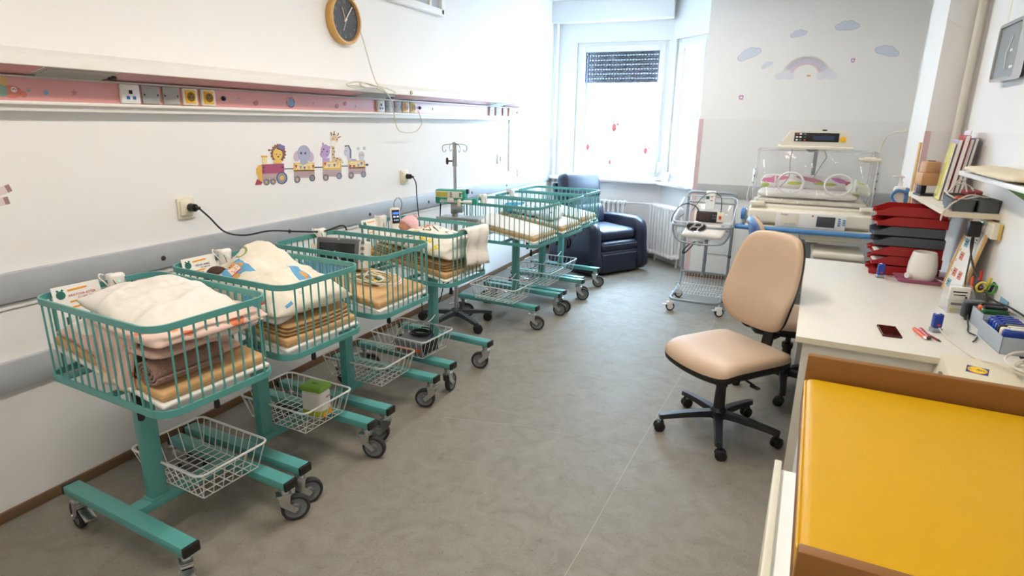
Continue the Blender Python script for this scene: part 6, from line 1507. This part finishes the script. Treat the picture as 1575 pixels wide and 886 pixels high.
obj('body', MB().lathe([(0.0, 0.0), (0.052, 0.0), (0.066, 0.016), (0.073, 0.050), (0.071, 0.10), (0.062, 0.150), (0.057, 0.168), (0.053, 0.168), (0.056, 0.140), (0.058, 0.08), (0.0, 0.07)], 28), WHITEP, cup)
obj('dial', MB().cyl((-0.055, -0.036, 0.035), (-0.078, -0.052, 0.035), 0.018, 0.017, n=16), WHITEP, cup)
cable('warmer_cord', [(0.870, 4.00, 0.775), (0.90, 3.93, 0.77), (0.915, 3.86, 0.757), (0.93, 3.90, 0.79), (0.935, 3.98, 0.84), (0.93, 4.02, 0.87), (0.945, 4.05, 0.88), (0.985, 4.10, 1.0)], 0.004, WHITEP, 'white cord curling from the bottle warmer to the wall')
BLUES = mat('stamp_blue', '#1f3f9e', 0.25, var=0.1)
def stamp(M, label):
    s = thing('rubber_stamp', label, 'stamp', M, 'blue self inking stamps on the desk')
    obj('housing', MB().box((0, 0, 0.052), (0.036, 0.030, 0.062), 0.007, seg=2), BLUES, s)
    obj('base', MB().box((0, 0, 0.010), (0.040, 0.034, 0.020), 0.003), clear('stamp_base', tint=(0.4, 0.45, 0.6), gloss=0.2, milky=0.3), s)
    obj('red_dot', MB().cyl((0.0, -0.0145, 0.035), (0, -0.017, 0.035), 0.006, n=10), REDINK, s)
    obj('window', MB().box((-0.005, -0.002, 0.0835), (0.012, 0.012, 0.002)), PAPER, s)
stamp(at(0.600, 3.985, DT, 10), 'blue stamp standing in front of the red letter trays')
stamp(at(0.692, 2.985, DT, 20), 'blue stamp standing beside the pens')
ph_ = thing('mobile_phone', 'dark red mobile phone lying face up on the desk', 'phone', at(0.507, 2.885, DT, -88))
obj('case', MB().box((0, 0, 0.005), (0.145, 0.074, 0.010), 0.004, seg=2), mat('phone_red', '#4a1018', 0.35), ph_)
obj('screen', MB().box((0, 0, 0.0102), (0.134, 0.066, 0.001)), mat('phone_screen', '#1d0d10', 0.08), ph_)
obj('camera_dot', MB().cyl((0.055, 0, 0.0107), (0.055, 0, 0.0111), 0.003, n=10), BLACKP, ph_)
for k, (x, y, a, c, lab) in enumerate([(0.622, 2.905, 100, '#e0602a', 'orange highlighter lying beside the blue stamp'), (0.640, 2.900, 96, '#b02a2a', 'thick red marker between two pens on the desk'), (0.660, 2.895, 112, '#7a1f26', 'thin dark red pen lying nearest the blue stamp')]):
    p = thing('pen', lab, 'pen', at(x, y, DT, a), 'pens on the desk')
    r_ = (0.0075, 0.009, 0.0045)[k]
    obj('barrel', MB().cyl((-0.05, 0, r_), (0.03, 0, r_), r_, n=12), mat('pen_%d' % k, c, 0.35), p)
    obj('tip', MB().cyl((-0.066, 0, r_), (-0.05, 0, r_), r_ * 0.35, r_ * 0.9, n=12), [PAPER, BLACKP, BLACKP][k], p)
    obj('cap', MB().cyl((0.03, 0, r_), (0.062, 0, r_), r_ * 1.05, n=12), mat('pen_%d' % k, c), p)

# small whiteboard planner leaning on the wall
FW = mat('light_wood', '#d2ad74', 0.55, var=0.12, vscale=16)
wbM = Matrix.Translation((0.900, 3.74, DT + 0.002)) @ Matrix.Rotation(R(-88), 4, 'Z') @ Matrix.Rotation(R(80), 4, 'X')
pb_ = thing('planner_board', 'wood framed white planner board with coloured notes leaning on the wall', 'board', wbM)
obj('panel', MB().box((0, 0.21, 0.004), (0.27, 0.40, 0.006)), WHITE, pb_)
for p_, d_ in (((0, 0.008, 0.006), (0.30, 0.016, 0.014)), ((0, 0.412, 0.006), (0.30, 0.016, 0.014)), ((-0.142, 0.21, 0.006), (0.016, 0.40, 0.014)), ((0.142, 0.21, 0.006), (0.016, 0.40, 0.014))):
    obj('frame_side', MB().box(p_, d_, 0.002), FW, pb_)
NB = mat('note_blue', '#7fb3c4', 0.6); NR = mat('note_pink', '#d88f7c', 0.6)
for k, (x, y, m_) in enumerate([(-0.08, 0.045, NB), (-0.06, 0.11, NR), (0.03, 0.11, NR), (-0.06, 0.20, NR), (-0.07, 0.27, NB), (-0.05, 0.36, NR), (0.05, 0.30, PAPER)]):
    nt_ = obj('note', MB().box((x, y, 0.0078), (0.055, 0.042, 0.0012)), m_, pb_)
    decal('note_print', INK, [rec(x - 0.004, y + 0.006, 0.03, 0.004), rec(x - 0.006, y - 0.008, 0.02, 0.004)], nt_, 0, Matrix.Translation((0, 0, 0.0085)))
for k in range(6):
    text('numeral', '765432'[k], 0.022, INK, pb_, Matrix.Translation((-0.115, 0.05 + 0.058 * k, 0.0074)))
# clear card holder, pen cup with contents, trays of cartridges
ac = thing('acrylic_holder', 'clear acrylic holder with cards on the desk before the planner', 'holder', at(0.853, 3.40, DT, 8))
obj('shell', MB().box((0, 0.05, 0.06), (0.11, 0.003, 0.12)).box((0, -0.05, 0.025), (0.11, 0.003, 0.05)).box((0, 0, 0.002), (0.11, 0.10, 0.003)).prism([(-0.05, 0), (0.05, 0), (0.05, 0.12), (0.02, 0.12), (-0.05, 0.05)], -0.056, -0.053, Matrix(((0, 0, 1, 0), (1, 0, 0, 0), (0, 1, 0, 0), (0, 0, 0, 1))))
    .prism([(-0.05, 0), (0.05, 0), (0.05, 0.12), (0.02, 0.12), (-0.05, 0.05)], 0.053, 0.056, Matrix(((0, 0, 1, 0), (1, 0, 0, 0), (0, 1, 0, 0), (0, 0, 0, 1)))), clear('holder_acrylic', gloss=0.2, milky=0.12), ac)
obj('divider', MB().box((0, 0.01, 0.03), (0.105, 0.002, 0.05)), CLEAR, ac)
cdk = thing('card_stack', 'stack of white printed cards in the acrylic holder', 'cards', at(0.858, 3.43, DT + 0.004, 8))
obj('cards', MB().box((0.0, 0.0, 0.055), (0.085, 0.020, 0.105), 0.001), PAPER, cdk)
decal('card_print', INK, [rec(0, 0.03, 0.06, 0.006), rec(0, 0.015, 0.05, 0.004), rec(0, -0.03, 0.06, 0.012)], cdk, 0, Matrix(((1, 0, 0, 0), (0, 0, -1, -0.0102), (0, 1, 0, 0.055), (0, 0, 0, 1))))
er = obj('eraser', MB().box((0.83, 3.368, DT + 0.013), (0.028, 0.02, 0.018), 0.003), mat('eraser_yellow', '#d9c77a', 0.7)); tag(er, 'small yellow eraser in the acrylic holder', 'eraser')
pc = thing('pen_cup', 'grey mesh pen cup standing at the wall full of pens', 'cup', at(0.945, 3.47, DT))
obj('cup', MB().lathe([(0.0, 0.004), (0.040, 0.004), (0.042, 0.0), (0.045, 0.10), (0.042, 0.10), (0.038, 0.008), (0.0, 0.008)], 20), mat('cup_smoke', '#6f7470', 0.35), pc)
for k, (dx, dy, tx, ty, h_, c, lab) in enumerate([(-0.02, 0.01, -0.10, 0.05, 0.15, '#e2622c', 'orange marker standing in the pen cup'), (0.0, 0.015, 0.0, 0.08, 0.18, '#c03020', 'red marker standing in the pen cup'), (0.015, 0.0, 0.12, 0.0, 0.155, '#e2c92a', 'yellow marker standing in the pen cup'),
                                                  (-0.008, -0.005, -0.05, -0.05, 0.135, '#2a3f9a', 'blue marker standing in the pen cup'), (0.02, -0.01, 0.18, -0.06, 0.14, '#1c1c20', 'black marker standing in the pen cup')]):
    p = thing('marker', lab, 'pen', at(0.945 + dx, 3.47 + dy, DT + 0.009) @ Matrix.Rotation(tx, 4, 'Y') @ Matrix.Rotation(-ty, 4, 'X'), 'pens in the cup')
    m_ = mat('marker_%d' % k, c, 0.35)
    obj('barrel', MB().cyl((0, 0, 0), (0, 0, h_ * 0.65), 0.0065, n=10), m_, p); obj('cap', MB().cyl((0, 0, h_ * 0.65), (0, 0, h_), 0.0072, 0.006, n=10), m_, p)
sc_ = thing('scissors', 'scissors with yellow and green handles standing in the pen cup', 'scissors', at(0.935, 3.445, DT + 0.012) @ Matrix.Rotation(R(10), 4, 'Y') @ Matrix.Rotation(R(14), 4, 'X'))
obj('handle', MB().tube([(-0.020 + 0.018 * cos(2 * pi * j / 20), 0, 0.115 + 0.026 * sin(2 * pi * j / 20)) for j in range(20)], 0.005, 8, closed=True), mat('scissor_yellow', '#d9c832', 0.4), sc_)
obj('handle', MB().tube([(0.020 + 0.018 * cos(2 * pi * j / 20), 0, 0.118 + 0.026 * sin(2 * pi * j / 20)) for j in range(20)], 0.005, 8, closed=True), mat('scissor_green', '#4f9a3c', 0.4), sc_)
obj('blades', MB().box((-0.004, 0, 0.045), (0.012, 0.002, 0.09)).box((0.004, 0.002, 0.045), (0.012, 0.002, 0.09)), CHROME, sc_)
bs = thing('black_stapler', 'small black device with rollers on the desk before the pen cup', 'device', at(0.868, 3.27, DT, 15))
obj('body', MB().box((0, 0, 0.045), (0.050, 0.045, 0.075), 0.010, seg=2), BLACKP, bs)
obj('roller', MB().cyl((-0.02, -0.02, 0.011), (-0.005, -0.02, 0.011), 0.011, n=12).cyl((0.005, -0.02, 0.011), (0.02, -0.02, 0.011), 0.011, n=12), RUBBER, bs)
obj('head', MB().box((0.015, 0.0, 0.085), (0.08, 0.035, 0.012), 0.004), GREYP, bs)
GBOX = mat('grey_box', '#a9b2bb', 0.5)
def open_box(M, w_, d_, h_, m, label, name='desk_box'):
    t = 0.003; b = MB()
    b.box((0, 0, t / 2), (w_, d_, t)).box((-w_ / 2 + t / 2, 0, h_ / 2), (t, d_, h_)).box((w_ / 2 - t / 2, 0, h_ / 2), (t, d_, h_)).box((0, -d_ / 2 + t / 2, h_ / 2), (w_, t, h_)).box((0, d_ / 2 - t / 2, h_ / 2), (w_, t, h_))
    o = obj(name, b, m); o.matrix_world = M
    return tag(o, label, 'box')
open_box(at(0.928, 3.165, DT, 3), 0.11, 0.14, 0.075, GBOX, 'pale grey open box holding orange and green stamps')
open_box(at(0.925, 2.915, DT, 3), 0.13, 0.25, 0.07, GBOX, 'long pale grey open box holding blue stamps')
for k in range(2):
    s = thing('pocket_stamp', ['orange and black pocket stamp in the grey box', 'dark green pocket stamp in the grey box'][k], 'stamp', at(0.928, 3.20 - 0.05 * k, DT + 0.004, 3), 'stamps in the small grey box')
    obj('case', MB().box((0, 0, 0.045), (0.095, 0.040, 0.086), 0.012, seg=2), [mat('stamp_orange', '#d8601e', 0.3), mat('stamp_green', '#1f5a32', 0.3)][k], s)
    obj('grip', MB().box((0, 0, 0.093), (0.085, 0.030, 0.012), 0.005), BLACKP, s)
for k in range(7):
    m_ = BLACKP if k == 4 else CREAMP if k == 5 else BLUES
    s = thing('pocket_stamp', ['blue pocket stamp at the far end of the long grey box', 'blue pocket stamp, second from the far end of the long grey box', 'blue pocket stamp, third from the far end of the long grey box', 'blue pocket stamp next to the black one in the long grey box',
                               'black pocket stamp in the long grey box', 'cream pocket stamp in the long grey box', 'largest blue pocket stamp at the near end of the long grey box'][k], 'stamp', at(0.925, 3.01 - 0.031 * k, DT + 0.004, 3), 'stamps in the long grey box')
    obj('case', MB().box((0, 0, 0.045), (0.105, 0.025, 0.088), 0.009, seg=2), m_, s)
    obj('grip', MB().box((0, 0, 0.092), (0.06, 0.014, 0.008), 0.003), [BLUES, BLUES, BLUES, BLUES, GREYP, WHITEP, WHITEP][k], s)
tag(obj('sticky_note', MB().box((0, 0, 0), (0.004, 0.10, 0.10)), NB), 'pale blue note standing against the wall behind the stamps', 'note').matrix_world = at(0.992, 3.28, DT + 0.06)
tag(obj('sticky_note', MB().box((0, 0, 0), (0.004, 0.06, 0.07)), mat('note_orange', '#e3a93c', 0.6)), 'orange note standing against the wall behind the stamps', 'note').matrix_world = at(0.984, 3.22, DT + 0.045)

# white device box with store sticker and a knot of cream cables
db = thing('device_box', 'flat cream device with blue and yellow sticker at the near desk edge', 'device', at(0.82, 2.50, 0.66, -4))
obj('case', MB().add([(-0.20, -0.14, 0), (0.20, -0.14, 0), (0.20, 0.14, 0), (-0.20, 0.14, 0), (-0.18, -0.14, 0.085), (0.20, -0.14, 0.085), (0.20, 0.13, 0.105), (-0.18, 0.13, 0.105)],
    [(0, 3, 2, 1), (4, 5, 6, 7), (0, 1, 5, 4), (1, 2, 6, 5), (2, 3, 7, 6), (3, 0, 4, 7)]), CREAMP, db)
obj('side_grip', MB().box((-0.192, 0.0, 0.045), (0.012, 0.05, 0.050), 0.004), GREYP, db)
LB = Matrix.Translation((-0.085, 0.02, 0.0965)) @ Matrix.Rotation(R(4.2), 4, 'X') @ Matrix.Rotation(R(-12), 4, 'Z')
stk = obj('store_sticker', MB().box((0, 0, 0), (0.066, 0.066, 0.0012)), mat('sticker_blue', '#1f3f8f', 0.5), db, M=LB)
obj('sticker_ring', MB().prism(ell(0, 0, 0.031, 0.031, 0, 28), 0.0006, 0.0013), REDINK, stk)
obj('sticker_disc', MB().prism(ell(0, 0, 0.029, 0.029, 0, 28), 0.0006, 0.0018), mat('sticker_yellow', '#f3d02a', 0.5), stk)
text('sticker_lettering', 'L   DL', 0.020, mat('sticker_navy', '#1f3f8f', 0.5), stk, Matrix.Translation((0, 0, 0.0021)))
text('sticker_lettering', 'i', 0.024, REDINK, stk, Matrix.Translation((-0.001, 0.001, 0.0023)) @ Matrix.Rotation(R(-15), 4, 'Z'))
rnd = random.Random(21)
CB = Vector((0.93, 2.55, 0.775))
for k in range(6):
    a0 = k * 1.05
    pts = [CB + Vector((0, 0, 0.01))]
    for j in range(1, 9):
        a = a0 + j * 0.65; rr = 0.055 + 0.018 * k
        pts.append(CB + Vector((rr * 0.95 * cos(a) - 0.02 * sin(k), rr * sin(a) - 0.05 + 0.012 * k * cos(k), 0.006 + 0.004 * k + 0.012 * abs(sin(a)))))
    pts.append(CB + Vector((0.0, 0.002, 0.018)))
    cable('coiled_cable', pts, 0.0042, CRC, ['cream cable coil nearest the sticker', 'second cream cable coil in the tied knot', 'third cream cable coil in the tied knot', 'cream cable coil under the blue stamps', 'wide cream cable coil lying on the device', 'widest cream cable coil hanging at the wall'][k], group='tied cream cables')
kn = obj('cable_tie', MB().lathe([(0.012, -0.014), (0.018, -0.012), (0.020, 0), (0.018, 0.012), (0.012, 0.014)], 14), mat('tie_grey', '#8d96a0', 0.4)); kn.matrix_world = Matrix.Translation(CB + Vector((0, 0, 0.012))) @ Matrix.Rotation(R(60), 4, 'Y')
tag(kn, 'grey tie holding the cream cables together', 'tie')
cable('white_cable', [(0.70, 2.97, DT + 0.022), (0.715, 2.90, DT + 0.008), (0.735, 2.80, DT + 0.006), (0.76, 2.66, DT + 0.010), (0.80, 2.58, DT + 0.026), (0.86, 2.52, DT + 0.024), (0.90, 2.53, DT + 0.03)], 0.0035, CRC, 'white cord running from the blue stamp over the device')
cable('black_cable', [(0.86, 3.235, DT + 0.03), (0.855, 3.20, DT + 0.006), (0.84, 3.12, DT + 0.006), (0.82, 3.03, DT + 0.006), (0.838, 2.98, DT + 0.006), (0.82, 2.92, DT + 0.006), (0.805, 2.89, DT + 0.006)], 0.0032, BLACKP, 'thin black cord wriggling over the desk beside the grey boxes')

# ------------------------------------------------------------------ wall shelf and what stands on it
sf = thing('wall_shelf', 'white wall shelf over the desk carrying grey baskets and folders', 'shelf', at(0.775, 3.60, 1.20))
obj('board', MB().box((0.1125, 0.52, -0.0125), (0.225, 1.04, 0.025), 0.002), DESKM, sf)
obj('edge_band', MB().box((0.1125, 0.0, -0.0125), (0.225, 0.004, 0.026)).box((0.0, 0.52, -0.0125), (0.004, 1.04, 0.026)), DEDGE, sf)
for yy in (0.12, 0.90): obj('bracket', MB().box((0.214, yy, -0.09), (0.012, 0.03, 0.13)).box((0.12, yy, -0.031), (0.19, 0.03, 0.010)), WHITE, sf)
GB = mat('basket_grey', '#55595c', 0.5)
def grey_basket(M, label, w_=0.105, d_=0.16):
    h_ = 0.060; g = thing('plastic_basket', label, 'basket', M, 'grey baskets on the wall shelf')
    b = MB(); lo = rrect(w_ * 0.9, d_ * 0.92, 0.014, 3); hi = rrect(w_, d_, 0.016, 3); n_ = len(lo)
    vs = [(x, y, 0) for x, y in lo] + [(x, y, h_) for x, y in hi] + [(x * 0.95, y * 0.96, h_) for x, y in hi] + [(x * 0.95, y * 0.96, 0.003) for x, y in lo]
    fs = [tuple(range(n_ - 1, -1, -1)), tuple(range(3 * n_, 4 * n_))]
    for k in range(3): fs += [(k * n_ + j, k * n_ + (j + 1) % n_, (k + 1) * n_ + (j + 1) % n_, (k + 1) * n_ + j) for j in range(n_)]
    obj('tub', b.add(vs, fs), GB, g)
    obj('lip', MB().tube([(x * 1.01, y * 1.01, h_) for x, y in hi], 0.0035, 6, closed=True), GB, g)
    dots = []
    for r_ in range(2):
        for k in range(5): dots.append(ell(-w_ * 0.34 + w_ * 0.17 * k, 0.016 + 0.016 * r_, 0.0032, n=8))
    decal('vent_hole', BLACKP, dots, g, 0, Matrix(((1, 0, 0, 0), (0, 0.10, -1, -d_ * 0.46 - 0.0008), (0, 1, 0.1, 0), (0, 0, 0, 1))))
    return g
grey_basket(at(0.842, 3.70, 1.20, 2), 'grey perforated basket with orange tape at the near shelf edge')
grey_basket(at(0.948, 3.70, 1.20, 2), 'grey perforated basket at the near shelf edge against the wall', w_=0.092)
grey_basket(at(0.90, 3.885, 1.20, 3), 'grey basket with red wallet behind the near pair', w_=0.17, d_=0.14)
og = thing('tape_roll', 'orange tape roll standing in the grey basket', 'tape', at(0.84, 3.70, 1.243, 20))
obj('ring', MB().lathe([(0.014, -0.012), (0.030, -0.012), (0.030, 0.012), (0.014, 0.012), (0.014, -0.012)], 18, Matrix.Rotation(R(75), 4, 'X'), cap=False), mat('tape_orange', '#e0562a', 0.5), og)
rw = thing('red_wallet', 'dark red wallet lying in the rear grey basket', 'wallet', at(0.93, 3.90, 1.262, 30, 0, 10))
obj('cover', MB().box((0, 0, 0.012), (0.085, 0.06, 0.03), 0.010, seg=2), mat('wallet_red', '#8f2f36', 0.5), rw)
for k, (pts, lab) in enumerate([([(0.80, 3.86, 1.26), (0.79, 3.80, 1.285), (0.80, 3.74, 1.27), (0.84, 3.68, 1.255), (0.90, 3.66, 1.275), (0.95, 3.67, 1.272)], 'white cable looping over the near grey baskets'),
                                ([(0.82, 3.88, 1.27), (0.86, 3.90, 1.315), (0.91, 3.89, 1.31), (0.94, 3.87, 1.27)], 'white cable arching out of the rear grey basket'),
                                ([(0.83, 3.88, 1.27), (0.85, 3.86, 1.33), (0.88, 3.87, 1.335), (0.90, 3.86, 1.28)], 'second white cable arching out of the rear grey basket'),
                                ([(0.93, 3.66, 1.272), (0.86, 3.62, 1.285), (0.80, 3.62, 1.245), (0.778, 3.62, 1.215), (0.768, 3.63, 1.195), (0.764, 3.63, 1.16)], 'white strap cable running to the shelf edge')]):
    cable('white_cable', pts, 0.004, CRC, lab, group='white cables on the shelf')
st_ = obj('pink_strap', MB().tube(smooth_path([(0.80, 3.63, 1.205), (0.776, 3.63, 1.206), (0.764, 3.63, 1.185), (0.764, 3.632, 1.15)], 5), 0.01, prof=[(-0.0015, -0.010), (0.0015, -0.010), (0.0015, 0.010), (-0.0015, 0.010)]), mat('strap_pink', '#e0b7a0', 0.7))
tag(st_, 'pale pink strap hanging over the shelf corner', 'strap')
# folders and magazine files leaning together
def folder(x, y, lean, d_, h_, t_, m, label, extra=None, rz=-4):
    f = thing('folder', label, 'folder', at(x, y, 1.20, rz) @ Matrix.Rotation(R(lean), 4, 'Y'), 'folders on the wall shelf')
    obj('cover', MB().box((0, 0, h_ / 2), (t_, d_, h_), 0.002), m, f)
    obj('pages', MB().box((0, -0.002, h_ / 2 + 0.003), (t_ * 0.7, d_, h_ - 0.01)), PAPER, f)
    return f
MAG = mat('magazine_print', '#b9a7c2', 0.4, var=0.5, vscale=30); STR = mat('striped_pages', '#9a94a4', 0.6, var=0.35, vscale=90)
folder(0.838, 4.20, 5, 0.20, 0.32, 0.006, clear('yellow_file', tint=(0.95, 0.90, 0.25), gloss=0.2, milky=0.25), 'transparent yellow file at the front of the folder row')
folder(0.858, 4.21, 5, 0.21, 0.34, 0.022, MAG, 'colourful magazines behind the yellow file')
folder(0.888, 4.22, 5, 0.215, 0.365, 0.026, mat('folder_red', '#b51f26', 0.45), 'thick red folder between magazines and striped notebooks')
folder(0.916, 4.23, 5, 0.20, 0.345, 0.020, STR, 'striped grey notebook next to the red folder')
folder(0.938, 4.24, 5, 0.20, 0.35, 0.016, STR, 'striped grey notebook leaning nearest the wall')
tag(obj('paper_sheet', MB().box((0, 0, 0.195), (0.003, 0.21, 0.39)), mat('paper_lilac', '#e8dce8', 0.7)), 'pale lilac sheet sticking out above the folders', 'paper').matrix_world = at(0.903, 4.25, 1.20, -4) @ Matrix.Rotation(R(5), 4, 'Y')
td = thing('tan_dispenser', 'tan cardboard dispenser standing on the shelf before the pier', 'dispenser', at(0.842, 4.42, 1.20, 12))
TD = mat('cardboard_tan', '#c89a6e', 0.6)
obj('lower_block', MB().box((0, 0, 0.100), (0.15, 0.10, 0.075), 0.008), TD, td)
obj('upper_block', MB().box((-0.02, 0, 0.170), (0.085, 0.09, 0.07), 0.010), TD, td)
obj('stand', MB().box((-0.04, 0.02, 0.05), (0.03, 0.07, 0.10), 0.004).box((0, 0, 0.006), (0.14, 0.10, 0.012), 0.003), BLACKP, td)
obj('slot', MB().box((-0.02, 0, 0.206), (0.04, 0.012, 0.006)), BLACKP, td)
hb = thing('hand_gel', 'white pump bottle in a blue wall holder beside the pier', 'dispenser', at(0.745, 4.80, 1.08))
obj('bottle', MB().box((0, 0, 0.06), (0.07, 0.06, 0.15), 0.016, seg=2).cyl((0, 0, 0.13), (0, 0, 0.17), 0.012, n=12), WHITEP, hb)
obj('pump', MB().cyl((0, 0, 0.17), (0, 0, 0.195), 0.006, n=10).box((-0.02, -0.01, 0.20), (0.07, 0.02, 0.012), 0.005), WHITEP, hb)
obj('holder', MB().box((0.042, 0, 0.06), (0.020, 0.08, 0.14), 0.008).tube(smooth_path([(0.04, -0.04, 0.10), (-0.02, -0.045, 0.11), (-0.045, -0.035, 0.07), (-0.02, -0.04, 0.03), (0.04, -0.04, 0.0)], 5), 0.010, 8), BLUEB, hb)
tag(obj('wooden_strip', MB().box((0, 0, 0.10), (0.012, 0.05, 0.42), 0.002), FW), 'narrow wooden strip fixed on the pier above the shelf', 'strip').matrix_world = at(0.795, 4.70, 1.20)

# power strip, adapter, wall bits
ps = thing('wall_power_block', 'cream power block under the shelf with small blue light', 'socket', at(XR - 0.004, 3.62, 1.125))
obj('case', MB().box((-0.020, 0, 0), (0.04, 0.20, 0.075), 0.006), CREAMP, ps)
obj('side_face', MB().box((-0.010, -0.101, 0), (0.014, 0.006, 0.080), 0.003), mat('block_yellow', '#d9b860', 0.5), ps)
obj('socket_insert', MB().cyl((-0.040, 0.045, 0), (-0.044, 0.045, 0), 0.024, n=18).cyl((-0.040, -0.03, 0), (-0.044, -0.03, 0), 0.024, n=18), WHITEP, ps)
obj('lamp', MB().cyl((-0.039, 0.088, 0.02), (-0.042, 0.088, 0.02), 0.004, n=8), mat('blue_diode', '#6fd4ee', 0.3, emit=1.5), ps)
ad_ = thing('power_adapter', 'black plug adapter with two black leads under the shelf', 'adapter', at(0.915, 3.66, 1.115))
obj('block', MB().box((0.0, 0.0, 0), (0.055, 0.055, 0.075), 0.006), BLACKP, ad_)
obj('plug', MB().cyl((0.027, 0, 0.008), (0.043, 0, 0.008), 0.017, n=14), WHITEP, ad_)
obj('cord', MB().tube(smooth_path([(0.0, -0.01, -0.035), (0.0, -0.02, -0.09), (0.01, -0.08, -0.17), (0.03, -0.20, -0.24), (0.045, -0.36, -0.27), (0.05, -0.56, -0.25), (0.06, -0.80, -0.25), (0.055, -1.0, -0.30), (0.04, -1.10, -0.33)], 6), 0.0045, 7), BLACKP, ad_)
obj('cord', MB().tube(smooth_path([(0.01, 0.01, -0.035), (0.012, 0.0, -0.10), (0.0, -0.05, -0.18), (-0.02, -0.14, -0.25), (-0.03, -0.26, -0.31), (-0.03, -0.34, -0.345)], 6), 0.004, 7), BLACKP, ad_)
ub = thing('upper_shelf', 'white upper shelf board with green triangular bracket at the picture edge', 'shelf', at(0.815, 2.55, 1.385))
obj('board', MB().box((0.0925, 0.58, 0), (0.185, 1.16, 0.022), 0.002), WHITE, ub)
obj('bracket', MB().prism([(0.05, -0.011), (0.183, -0.011), (0.183, -0.10)], -0.01, 0.01, Matrix(((1, 0, 0, 0), (0, 0, 1, 0.70), (0, 1, 0, 0), (0, 0, 0, 1)))), mat('bracket_green', '#6f9a5a', 0.6), ub)
BEP = mat('beige_paper', '#e6d9bd', 0.7)
tag(obj('paper_pack', cushion(0.21, 0.80, 0.016, 8, 0.4, 0.007, 120, 26), BEP, angle=180), 'stack of beige paper sheets on the upper shelf', 'paper').matrix_world = at(0.895, 3.22, 1.408)
sq = thing('square_clock', 'square silver framed clock with grey dial on the near right wall', 'clock', Matrix(((0, 0, -1, XR - 0.002), (-1, 0, 0, 3.92), (0, 1, 0, 1.975), (0, 0, 0, 1))))
obj('case', MB().box((0, 0, 0.020), (0.36, 0.27, 0.040), 0.014, seg=2), BLACKP, sq)
obj('frame', MB().band(rrect(0.37, 0.28, 0.03, 4), 0.018, 0.052, 0.016), CHR, sq)
obj('dial', MB().box((0, 0, 0.040), (0.335, 0.245, 0.004)), mat('dial_grey', '#8a8a88', 0.4), sq)
obj('hands', MB().prism(strk([(0.0, 0.0), (0.05, 0.07)], 0.007), 0.044, 0.046).prism(strk([(0, 0), (0.02, -0.09)], 0.005), 0.047, 0.049), HND, sq)
obj('ticks', MB().box((0.10, -0.08, 0.043), (0.05, 0.012, 0.003)).box((0.06, 0.0, 0.043), (0.04, 0.012, 0.003)), HND, sq)
arch = thing('wall_arch', 'cream arch shaped board above the square clock', 'decoration', Matrix(((0, 0, -1, XR - 0.002), (-1, 0, 0, 3.95), (0, 1, 0, 2.16), (0, 0, 0, 1))))
obj('board', MB().prism([(-0.20, -0.05)] + [(-0.20 * cos(pi * k / 16), 0.10 + 0.22 * sin(pi * k / 16)) for k in range(17)] + [(0.20, -0.05)], 0, 0.016), mat('arch_cream', '#ece0c6', 0.6), arch)
obj('inner_panel', MB().prism([(-0.16, -0.05)] + [(-0.16 * cos(pi * k / 16), 0.09 + 0.18 * sin(pi * k / 16)) for k in range(17)] + [(0.16, -0.05)], 0.016, 0.020), WHITE, arch)

# ------------------------------------------------------------------ changing table in the foreground
OAK = mat('changing_oak', '#8a5a1e', 0.5, var=0.18, vscale=5)
ct = thing('changing_table', 'oak framed changing table with white drawer cabinet below', 'table', at(0.102, 0.985, 0, -2.3))
TW, TDp, TZ = 0.84, 0.825, 0.84
obj('cabinet', MB().box((TW / 2 + 0.01, 0.60, 0.40), (TW - 0.02, 1.18, 0.79), 0.004), WHITE, ct)
obj('platform', MB().box((TW / 2, TDp / 2, TZ - 0.02), (TW, TDp + 0.06, 0.04), 0.006), OAK, ct)
obj('back_board', MB().box((TW / 2 + 0.005, TDp + 0.022, TZ + 0.052), (TW + 0.01, 0.026, 0.145), 0.004), OAK, ct)
obj('front_board', MB().box((TW / 2 + 0.005, -0.022, TZ + 0.035), (TW + 0.01, 0.026, 0.11), 0.004), OAK, ct)
dr = obj('drawer', MB().box((-0.036, 0.42, 0.40), (0.020, 0.74, 0.48), 0.004), mat('drawer_cream', '#ded8c4', 0.45), ct)
obj('drawer_box', MB().box((0.0, 0.42, 0.40), (0.052, 0.70, 0.44)), WHITE, dr)
obj('drawer', MB().box((-0.012, 0.42, 0.08), (0.020, 0.74, 0.12), 0.004), mat('drawer_cream', '#ded8c4', 0.45), ct)
ym = thing('changing_mat', 'yellow vinyl changing mat lying on the oak changing table', 'mat', at(0.102, 0.985, TZ + 0.001, -2.3))
obj('pad', MB().box((TW / 2 - 0.002, TDp / 2 - 0.0, 0.033), (TW - 0.006, TDp - 0.010, 0.066), 0.022, seg=2), YEL, ym)
obj('piping', MB().tube([(x, y, 0.055) for x, y in rrect(TW - 0.008, TDp - 0.012, 0.024, 4, TW / 2 - 0.002, TDp / 2)], 0.004, 6, closed=True), YEL, ym)

# ------------------------------------------------------------------ lettering becomes plain mesh
bpy.context.view_layer.update()
dg = bpy.context.evaluated_depsgraph_get()
for t in TEXTS:
    me = bpy.data.meshes.new_from_object(t.evaluated_get(dg))
    nm, pa, ml = t.name, t.parent, t.matrix_local.copy()
    bpy.data.objects.remove(t)
    n = obj(nm.split('.')[0], me, None, pa, M=ml)
